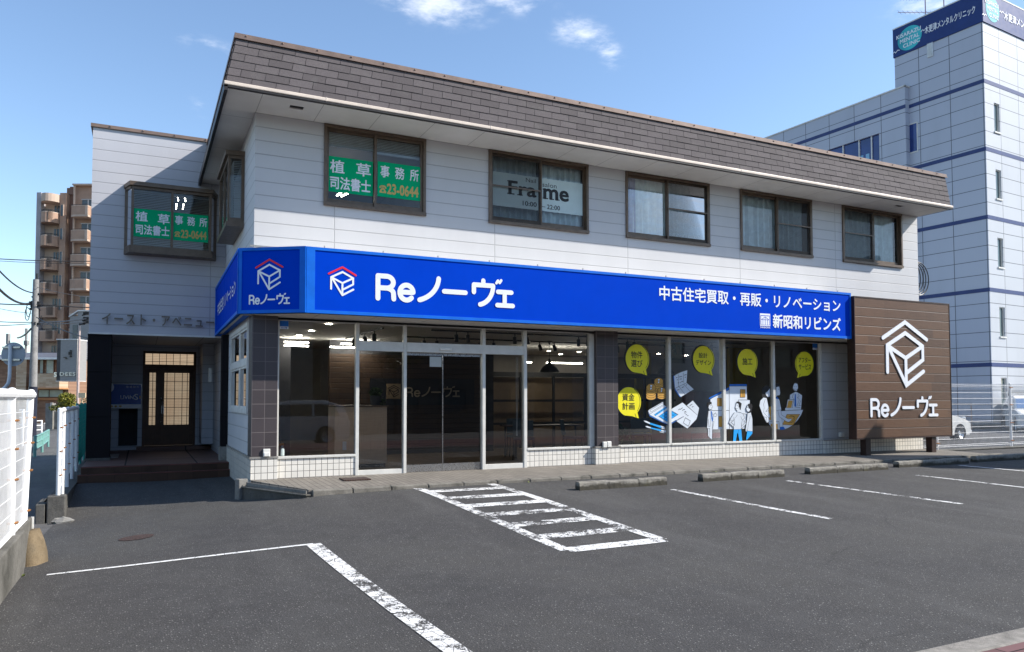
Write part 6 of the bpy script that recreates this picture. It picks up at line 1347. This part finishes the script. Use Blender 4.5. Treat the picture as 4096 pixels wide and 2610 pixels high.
MB().box(AX(268),AX(420),.8,9,-.6,AZ(728)).build('right_block', at_, ap, world=False)
MB().tube([(AX(271),.45,-.6),(AX(271),.45,AZ(728))], .12, 8).box(AX(266),AX(420),.2,9,AZ(728),AZ(722)).build('downpipe', apk, ap, world=False)
sp = 99*S_
for i in range(10):
    zb = AZ(864)-sp*i                               # bottom of the right hand balcony
    if zb < 0: break
    x0, x1, xs = AX(274), AX(420), AX(350)
    pts = [(xs,.8,0)]+[(x0+.9-.9*math.cos(R(a)), -.2-.55*math.sin(R(a))+.0, 0) for a in (-60,-30,0,30,60,90)]+[(xs,-.75,0)]
    r_ = MB().prism([(x,y,zb) for x,y,_ in pts], (0,0,.22)).prism([(x,y,zb+.22) for x,y,_ in pts], (0,0,1.05), 1).prism([(x,y,zb+1.27) for x,y,_ in pts], (0,0,.07)).box(AX(340),xs,-.80,-.70,zb+.2,zb+1.3)
    r_.box(xs,x1,-.2,.8,zb-.05,zb+.22)
    bl_ = r_.build('balcony', [apk, at_], ap, world=False)
    w = MB().tube([(x0+.1,-.5,zb+1.45),(xs,-.7,zb+1.45)], .03, 5)
    for xx in (x0+.2, x0+1.2, xs-.2): w.tube([(xx,-.6,zb+1.3),(xx,-.6,zb+1.46)], .025, 4)
    for k_ in range(10): w.tube([(xs+.1+k_*.22,-.1,zb+.2),(xs+.1+k_*.22,-.1,zb+1.35)], .02, 4)
    w.build('rail', mt['black'], bl_, world=False)
    fr_ = MB().box(AX(298),x1,.70,.82,zb+.3,zb+2.35).build('window', wdk, ap, world=False)
    MB().box(AX(322),AX(326),.62,.72,zb+.3,zb+2.4).box(AX(296),x1,.6,.8,zb+2.33,zb+2.42).box(AX(352),AX(380),.66,.69,zb+.4,zb+2.2).build('frame', M('pale_frame', (.42,.42,.42), .5, .06, 2), fr_, world=False)
for i in range(9):
    zb = AZ(880)-sp*.965*i
    if zb < 0: break
    cx, rx = AX(180), AX(218)-AX(180)
    pts = [(cx-rx*math.cos(R(a)), .9-1.7*math.sin(R(a)), 0) for a in range(0, 181, 15)] if i < 4 else [(cx-rx*.75,.9,0)]+[(cx-rx*.75,.0,0),(cx+rx,-.3,0),(cx+rx,.9,0)]
    bl_ = MB().prism([(x,y,zb-.15) for x,y,_ in pts], (0,0,1.15)).prism([(x*1,y-.02,zb+1.0) for x,y,_ in pts], (0,0,.1), 1).build('balcony', [at_, apk], ap, world=False)
    r_ = MB().tube([(x,y+.1,zb+1.3) for x,y,_ in pts], .03, 5)
    for x,y,_ in pts: r_.tube([(x,y+.1,zb+1.0),(x,y+.1,zb+1.3)], .025, 4)
    for k_ in range(9): r_.tube([(cx+.1+k_*.09,-.75 if i < 4 else -.3,zb+.1),(cx+.1+k_*.09,-.75 if i < 4 else -.3,zb+1.3)], .02, 4)
    r_.build('rail', mt['black'], bl_, world=False)
    f_ = MB().box(AX(178),AX(200),1.1,1.25,zb+.1,zb+2.2).box(AX(206),AX(216),1.1,1.25,zb+.2,zb+2.1).box(AX(223),AX(233),.13,.22,zb+.75,zb+2.05).build('window', wdk, ap, world=False)
    MB().box(AX(188),AX(190),1.05,1.12,zb+.1,zb+2.2).box(AX(232),AX(235),.1,.2,zb+.7,zb+2.1).build('frame', apk, f_, world=False)
pts = [(AX(180)-1.15*math.cos(R(a)), .9-1.7*math.sin(R(a))) for a in range(0, 181, 15)]
MB().prism([(x,y,AZ(800)) for x,y in pts], (0,0,AZ(768)-AZ(800))).build('top_canopy', apk, ap, world=False)

bk = brickmat('tan_house_brick', (.40,.27,.165), (.55,.42,.29), (.42,.36,.29), .5, .14)
bs = brickmat('brown_house_brick', (.22,.12,.075), (.32,.19,.12), (.2,.16,.13), .5, .14)
q = lambda d: d/FPX
hs = thing('brick_house', 'tan brick two storey house with grey tiled roof across the back road', 'house', local(60, 150), -YAW)
HX = lambda px: (px-150)*q(60); HZ = lambda py: 1.31+(1597-py)*q(60)
MB().box(HX(-60),HX(255),.6,9,-.9,HZ(1425)).box(HX(68),HX(108),-.2,.6,-.9,HZ(1430)).build('wall', bs, hs, world=False)
MB().box(HX(70),HX(110),-.25,-.19,-.9,HZ(1430)).box(HX(138),HX(254),-.6,.65,HZ(1551),HZ(1494)).build('bay_front', bk, hs, world=False)
MB().box(HX(136),HX(256),-.65,.6,HZ(1556),HZ(1550)).build('trim', M('orange_trim', (.42,.20,.08), .6, .1, 3), hs, world=False)
rr = M('grey_roof_tile', (.115,.115,.13), .6, .15, 4); n = NB('grey_roof'); X, Y, Z = n.xyz(); l = n.line(Z, .16, .06, 0)
n.set(col=n.mix(n.math('MULTIPLY', l, .6), n.mix(n.ramp(n.noise(6, 4), .3, .7), (.12,.12,.14), (.18,.18,.20)), (.035,.035,.045)), rough=.5); rr = n.mt
MB().add([(HX(-90),-.2,HZ(1430)),(HX(262),-.2,HZ(1430)),(HX(262),4.5,HZ(1334)),(HX(225),4.5,HZ(1334)),(HX(100),4.5,HZ(1395)),(HX(-90),4.5,HZ(1395)),(HX(262),9.5,HZ(1430)),(HX(-90),9.5,HZ(1430))], [(0,1,2,3,4,5),(1,6,2),(5,4,3,2,6,7),(0,5,7)]).build('roof', rr, hs, world=False)
MB().box(HX(-90),HX(262),-.28,-.18,HZ(1437),HZ(1429)).build('gutter', mt['plastic_white'], hs, world=False)
for a, b_, c, d in ((139,156,1494,1432),(165,198,1494,1432),(206,226,1494,1432)):
    f_ = MB().box(HX(a),HX(b_),.52,.62,HZ(c),HZ(d)).build('window', M('house_frame', (.12,.055,.03), .6, .15, 4), hs, world=False)
    MB().box(HX(a)+.06,HX(b_)-.06,.49,.52,HZ(c)+.06,HZ(d)-.06).build('pane', M('house_pane', (.22,.28,.27), .15, .15, 2, spec=.6), f_, world=False)
f_ = MB().box(HX(138),HX(240),.50,.62,HZ(1590),HZ(1556)).build('window', M('house_frame2', (.12,.055,.03), .6, .15, 4), hs, world=False)
for a, b_ in ((140,180),(184,236)): MB().box(HX(a),HX(b_),.46,.5,HZ(1586),HZ(1559)).build('pane', M('house_pane2', (.26,.33,.30), .15, .12, 2, spec=.6), f_, world=False)
MB().box(HX(138),HX(245),.4,.6,HZ(1599),HZ(1590)).build('sill', M('orange_sill', (.42,.18,.07), .6, .1, 3), hs, world=False)
# grey rendered house with hanging sign box
rg = NB('grey_ribbed_render'); X, Y, Z = rg.xyz(); rg.set(col=rg.mix(rg.noise(3, 6, .65, sc3=(1,1,6)), (.20,.195,.185), (.34,.33,.32)), rough=.8); rg = rg.mt
gh = thing('grey_house', 'plain dark grey rendered house behind the hanging sign box', 'house', local(66, 320), -YAW)
GX = lambda px: (px-320)*q(66); GZ = lambda py: 1.31+(1597-py)*q(66)
MB().box(GX(304),GX(420),0,7,-.8,GZ(1243)).box(GX(272),GX(304),.0,1.6,-.8,GZ(1262)).build('wall', rg, gh, world=False)
MB().box(GX(286),GX(304),-.06,.0,GZ(1400),GZ(1298)).build('window', wdk, gh, world=False)
MB().prism([(GX(270),-.1,GZ(1262)),(GX(306),-.1,GZ(1238)),(GX(420),-.1,GZ(1238)),(GX(420),-.1,GZ(1243)),(GX(306),-.1,GZ(1243)),(GX(270),-.1,GZ(1267))], (0,.4,0)).build('parapet_cap', mt['white_trim'], gh, world=False)
MB().box(GX(232),GX(300),.3,2,-.8,GZ(1525)).build('porch', mt['interior_dark'], gh, world=False)
hb = thing('sign_box', 'grey ribbed sign box with raised letters hanging before the brick house', 'sign', local(50, 260), -YAW)
BX = lambda px: (px-260)*q(50); BZ = lambda py: 1.31+(1597-py)*q(50)
MB().box(BX(238),BX(302),0,1.2,BZ(1522),BZ(1358)).build('box', rg, hb, world=False)
MB().box(BX(222),BX(238),.05,1.15,BZ(1522),BZ(1358)).build('box_side', M('dark_grey_render', (.075,.072,.07), .8, .15, 3), hb, world=False)
MB().box(BX(221),BX(303),-.04,1.24,BZ(1358),BZ(1354)).box(BX(222),BX(302),-.02,1.2,BZ(1524),BZ(1522)).build('cap', mt['white_trim'], hb, world=False)
PMb = PM[hb]; text('lettering', 'DEES', PMb @ Vector((0,-.005,0)), PMb.to_3x3() @ Vector((1,0,0)), FV, (BX(240),BZ(1502),BX(301),BZ(1488)), mt['steel'], hb, .06, .04, 1.15)
text('lettering', 'S', PMb @ Vector((BX(222),0,0)), (PMb.to_3x3() @ Vector((.9,-.43,0))).normalized(), FV, (-.14,BZ(1506),.12,BZ(1488)), mt['steel'], hb, .05, .04)
m = MB()
for (a, c, w_, h_) in ((281,1402,6,5),(278,1412,10,12),(281,1424,6,7),(258,1428,10,2),(264,1433,4,3)): m.box(BX(a-w_/2),BX(a+w_/2),-.10,-.0,BZ(c+h_/2),BZ(c-h_/2))
m.build('sign_mark', mt['black'], hb, world=False)
# utility poles, street sign, wires
def pole(px, d, ztop, r, label, material, base=None):
    p = at(px, 1597, d=d); t = thing('utility_pole', label, 'utility pole', (p.x,p.y,-.6), 0)
    MB().tube([(p.x,p.y,-.7),(p.x,p.y,2.2),(p.x+.02,p.y,ztop)], [r*1.15,r*1.08,r*.8], 12).build('shaft', material, t, smooth=True); return t, p
pc = concrete('pole_concrete', (.33,.32,.31), .2, 3)
t, p = pole(131, 38, 1.31+(1597-1114)*q(38), .165, 'grey concrete utility pole carrying wires in front of the flats', pc)
MB().tube([(p.x,p.y,-.6),(p.x,p.y,1.95)], .20, 12).build('pole_guard', M('dark_blue_guard', (.012,.014,.03), .5, .2, 4), t, smooth=True)
cb = MB(); rv = Vector((math.cos(YAW),-math.sin(YAW),0))
PX = lambda px, py, o=0: p+rv*((px-131)*q(38))+Vector((0,o,(1597-py)*q(38)))
cb.bar(PX(118,1188),PX(148,1174),.08).bar(PX(110,1217),PX(150,1214),.09).bar(PX(122,1203),PX(122,1240),.16).bar(PX(118,1290),PX(150,1296),.06).tube([PX(137,1114),PX(137,1092)],.06,8)
for px_, py_ in ((112,1214),(118,1228),(114,1240),(146,1214),(146,1228),(148,1300)): cb.tube([PX(px_,py_),PX(px_+1,py_-9)], .07, 7)
cb.build('crossarm', mt['black'], t)
lp = MB()
for a, b_ in ((100,1255),(104,1240),(148,1262)): lp.tube([PX(a+9*math.cos(R(x)), b_+26*math.sin(R(x)), .1) for x in range(0, 330, 22)], .02, 5)
lp.build('cable_loop', mt['black'], t)
t, p2_ = pole(311, 50, 1.31+(1597-1300)*q(50), .075, 'thin pinkish steel service pole with insulators beside the porch pillar', M('pink_pole', (.46,.36,.33), .6, .12, 4))
P2 = lambda px, py: p2_+rv*((px-311)*q(50))+Vector((0,0,(1597-py)*q(50)))
cb = MB().tube([P2(311,1297),P2(332,1296),P2(336,1288)], .06, 8)
for py in (1255,1276,1290):
    cb.tube([P2(322,py+6),P2(352,py-2)], .05, 6)
    for px_ in (330,340,348): cb.tube([P2(px_,py-8),P2(px_,py+4)], .10, 7)
cb.build('insulators', mt['black'], t)
t = thing('road_sign', 'back of a round grey road sign on a white bent pipe', 'road sign', local(19, 43), -YAW); d_ = 19*1.0
RX = lambda px: (px-43)*q(19); RZ = lambda py: 1.31+(1597-py)*q(19)
MB().lathe([(0,.02),(.30,.02),(.302,.0),(0,.0)], (0,.05,RZ(1415)), 36, 0, 'y').build('disc', M('galvanised_disc', (.34,.37,.41), .5, .08, 4), t, world=False)
for a, b_ in ((1391,1384),(1441,1434)): MB().box(RX(3),RX(75),.0,.05,RZ(a),RZ(b_)).build('bracket', mt['steel'], t, world=False)
MB().tube([(RX(38),-.02,RZ(1378)),(RX(38),-.02,RZ(1505)),(RX(34),-.02,RZ(1530)),(RX(22),-.02,RZ(1548)),(RX(-4),-.02,RZ(1566)),(RX(-30),-.02,RZ(1580)),(RX(-30),-.02,-.5)], .04, 10).build('pole', M('white_pipe', (.72,.74,.78), .4, .06, 4), t, world=False, smooth=True)
def wire(a, b_, da, db, sag, r, label):
    A_, B_ = at(*a, d=da), at(*b_, d=db); m = MB(); n_ = 14
    m.tube([A_.lerp(B_, i/n_)-Vector((0,0,sag*4*(i/n_)*(1-i/n_))) for i in range(n_+1)], r, 5)
    tag(m.build('power_line', mt['black']), label, 'wire', 'overhead wires on the left')
wire((-60,1033),(380,1046),34,38,.05,.022,'thick black overhead wire, highest one crossing the flats')
wire((-60,1041),(380,1056),34,38,.05,.012,'thin wire just under the highest wire across the flats')
wire((-40,1040),(132,1172),26,38,.25,.032,'drooping black wire meeting the top of the concrete pole')
wire((-40,1115),(118,1214),26,38,.30,.05,'twisted black cable drooping to the crossarm of the concrete pole')
wire((-60,1213),(118,1220),34,38,.02,.028,'level black wire reaching the crossarm of the concrete pole from the left')
wire((146,1218),(380,1232),38,40,.02,.03,'black wire running right from the crossarm across the flats')
wire((-60,1222),(125,1254),34,38,.05,.012,'thin wire sloping to the concrete pole below the crossarm')
wire((-60,1284),(128,1290),34,38,.03,.02,'lower level wire left of the concrete pole')
wire((-60,1305),(124,1296),34,38,.02,.018,'lowest wire left of the concrete pole')
wire((140,1292),(345,1276),38,50,.05,.04,'thick black cable from the concrete pole to the thin pink pole')
wire((140,1298),(345,1288),38,50,.05,.03,'second cable just below the thick one to the thin pink pole')
wire((146,1270),(360,1356),38,30,.1,.025,'pale service wire sloping down to the porch')
wire((124,1316),(70,1352),38,44,.1,.05,'black cable running down left behind the concrete pole')
wire((150,1150),(380,1190),38,60,.1,.014,'thin wire sloping across the lower flats balconies')
# distant grey tv mast bits and roof at far left
t = thing('far_house', 'low far house roof with chimney poles at the left edge', 'house', local(75, 40), -YAW)
FX = lambda px: (px-40)*q(75); FZ = lambda py: 1.31+(1597-py)*q(75)
MB().box(FX(-80),FX(60),0,6,-.8,FZ(1470)).build('wall', M('far_wall', (.45,.36,.28), .8, .08, 2), t, world=False)
MB().prism([(FX(-90),-.3,FZ(1470)),(FX(70),-.3,FZ(1470)),(FX(40),-.3,FZ(1425)),(FX(-70),-.3,FZ(1425))], (0,6,0)).build('roof', rr, t, world=False)
MB().tube([(FX(73),1,-.8),(FX(73),1,FZ(1308))], .12, 8).box(FX(68),FX(82),.8,1.2,FZ(1376),FZ(1358)).box(FX(-4),FX(4),.8,1.2,FZ(1372),FZ(1330)).build('mast', pc, t, world=False)
# shrub, garden wall, gate post, parked car, guard rails along the alley end
sp_ = local(45, 268); t = thing('clipped_shrub', 'round yellow green clipped shrub behind the alley fence', 'shrub', (sp_[0],sp_[1],-.5))
c0 = Vector((sp_[0],sp_[1],1.31)); m = MB(); leaves(m, c0+Vector((0,0,-.02)), (.52,.5,.46), 2300, .055, hollow=.55); leaves(m, c0+Vector((-.35,.1,-.50)), (.62,.5,.24), 900, .055); leaves(m, c0+Vector((.30,.1,-.50)), (.5,.5,.24), 700, .055)
m.build('foliage', mt['leaf_yellow'], t)
m = MB()
for i in range(6): m.tube([c0+Vector((0,0,-1.8)), c0+Vector((random.uniform(-.2,.2),random.uniform(-.2,.2),-.3))], [.05,.02], 6)
m.build('stem', mt['bark'], t)
o = local(47, 240); t = thing('garden_wall', 'grey concrete garden wall under the clipped shrub', 'wall', (o[0],o[1],-.5), -YAW)
WX = lambda px: (px-240)*q(47); WZ = lambda py: 1.31+(1597-py)*q(47)
MB().box(WX(183),WX(212),0,.3,-.1,WZ(1612)+.5).box(WX(212),WX(330),.15,.4,-.1,WZ(1645)+.5).build('wall_body', mt['concrete'], t, world=False)
MB().box(WX(203),WX(213),-.04,.0,WZ(1642)+.5,WZ(1609)+.5).build('letter_plate', M('cream_plate', (.6,.52,.42), .6, .08, 3), t, world=False)
MB().lathe([(0,.0),(.03,.0),(.035,.08),(0,.09)], (WX(200),-.5,.3), 8).build('path_lamp', mt['plastic_white'], t, world=False)
o = local(56, 215); car('parked_car', 'dark grey green car parked in front of the brick house', (o[0]+1.6,o[1]+1.2,-.56), -YAW+.5, M('dark_green_paint', (.045,.06,.058), .3, .1, 3, coat=.5), 'suv')
def guard(name, pts, posts, material, label, z1, z0, panel=False):
    a = pts[0]; t = thing(name, label, 'guard rail', (a[0],a[1],-.55))
    m = MB()
    for z in (z1, (z1+z0)/2, z0):
        m.tube([(*p, z) for p in pts], .03, 6)
    if panel:
        for p, r_ in zip(pts, pts[1:]): m.quad((*p,z0),(*r_,z0),(*r_,z1),(*p,z1))
    m.build('rail', material, t)
    for p in posts: MB().tube([(*p,-.62),(*p,z1+.03)], .045, 8).build('post', material, t, smooth=True)
A_, B_, C_ = at(139,1822,d=24.3), at(168,1800,d=26.5), at(192,1783,d=29.5)
guard('guard_rail', [(A_.x,A_.y),(B_.x,B_.y),(C_.x,C_.y)], [(A_.x,A_.y),(B_.x,B_.y),(C_.x,C_.y)], mt['green_pale'], 'pale green panel guard rail beside the alley', .12, -.28, True)
A_, B_ = at(137,1730,d=41), at(166,1727,d=41.5)
guard('guard_rail', [(A_.x,A_.y),(B_.x,B_.y)], [(A_.x,A_.y),(B_.x,B_.y)], mt['fence_white'], 'white two rail guard at the far end of the alley', .15, -.35)
A_ = at(92,1700,d=30); B_ = at(78,1698,d=30)
guard('guard_rail', [(A_.x,A_.y),(B_.x,B_.y)], [(A_.x,A_.y)], mt['fence_white'], 'white guard rail end seen through the left mesh fence', .9, .3)
o = local(40, 328); t = thing('meter_box', 'small grey meter box on a post beside the porch pillar', 'meter box', (o[0],o[1],-.5), -YAW)
MB().box(-.14,.14,0,.15,1.0,1.34).box(-.03,.03,.05,.1,-.1,1.0).build('box', mt['black'], t, world=False); MB().box(-.09,.09,-.01,.0,1.2,1.29).build('window', mt['plastic_white'], t, world=False)
o = local(42, 327); t = thing('lit_plate', 'small cream plate sign beside the thin pink pole', 'sign', (o[0],o[1],-.5), -YAW)
MB().box(-.19,.19,0,.05,1.9,2.18).box(-.02,.02,.02,.05,-.1,1.9).build('plate', M('cream_sign', (.62,.50,.32), .5, .06, 3), t, world=False)
def branches(m, p, d, L, r, depth):
    e = p+d*L; m.tube([p, p.lerp(e,.5)+Vector((random.uniform(-.05,.05),)*3)*L*.3, e], [r, r*.8, r*.6], 6 if depth > 2 else 4, 0, False)
    if depth <= 0: return
    for _ in range(random.choice((2,3,3))):
        v = (d+Vector((random.gauss(0,.45),random.gauss(0,.45),random.gauss(.1,.3)))).normalized(); branches(m, p.lerp(e, random.uniform(.6,1)), v, L*random.uniform(.6,.8), r*.58, depth-1)
o = local(46, 345); t = thing('bare_tree', 'thin bare reddish tree beside the porch pillar', 'tree', (o[0],o[1],-.5)); m = MB(); branches(m, Vector((o[0],o[1],-.5)), Vector((0,0,1)), 1.3, .05, 5)
m.build('trunk', M('red_bark', (.16,.085,.075), .9, .3, 9), t)
m = MB(); leaves(m, (o[0],o[1]+.3,.6), (.5,.5,.9), 700, .05); m.build('foliage', mt['leaf'], t)

# ------------------------------------------------------------------ the other side of the street, seen mirrored in the shop glass
dw = M('street_wall', (.22,.21,.20), .8, .1, 1); dw2 = M('street_wall_brown', (.15,.12,.10), .8, .1, 1)
for i, (x0, x1, y, h, ma, lb) in enumerate(((-22,-9,-27,7.0,dw2,'brown two storey shop house across the street, behind the camera'),(-8,6,-25,6.4,dw,'grey flat roofed house across the street, behind the camera'),(7,20,-28,8.0,dw2,'taller brown office across the street, behind the camera'),(21.5,34,-26,6.2,dw,'grey low shop across the street, behind the camera'),(36,56,-28,8.2,dw2,'long brown block across the street, behind the camera'))):
    t = thing('street_house', lb, 'house', ((x0+x1)/2,y,-.4))
    hl = [(x0+1+k_*2.9, x0+2.7+k_*2.9, a, a+1.3) for k_ in range(int((x1-x0-1)/2.9)) for a in (.6, 3.6)]
    m = MB(); O_ = (x1+x0,y,0); wall(m, (0,y,0), (-1,0,0), FV, -x1, -x0, -.6, h, [(-b_,-a,c,d) for a,b_,c,d in hl], .15)
    m.quad((x0,y,-.6),(x0,y-9,-.6),(x0,y-9,h),(x0,y,h)).quad((x1,y,-.6),(x1,y-9,-.6),(x1,y-9,h),(x1,y,h)).quad((x0,y-9,-.6),(x1,y-9,-.6),(x1,y-9,h),(x0,y-9,h)).quad((x0,y,h),(x1,y,h),(x1,y-9,h),(x0,y-9,h))
    m.build('wall', ma, t)
    for a, b_, c, d in hl: MB().quad((a,y-.14,c),(b_,y-.14,c),(b_,y-.14,d),(a,y-.14,d)).build('window', wdk, t)
    MB().box(x0-.2,x1+.2,y-9.1,y+.3,h,h+.18).build('roof', rr, t)
for x, y, h, lb in ((-2.2,-18.6,2.0,'bare street tree across the road near the camera'),(9.5,-22.5,2.4,'bare street tree across the road further right')):
    t = thing('street_tree', lb, 'tree', (x,y,-.4)); m = MB(); branches(m, Vector((x,y,-.4)), Vector((0,0,1)), h, .14, 5); m.build('trunk', mt['bark'], t)
    m = MB(); leaves(m, (x,y,4.2), (1.9,1.7,1.5), 900, .12, hollow=.3); m.build('crown', mt['leaf'], t)
car('parked_car', 'white car parked at the kerb behind the camera', (1.0,-15.4,-.36), R(4), paint_white, 'suv')
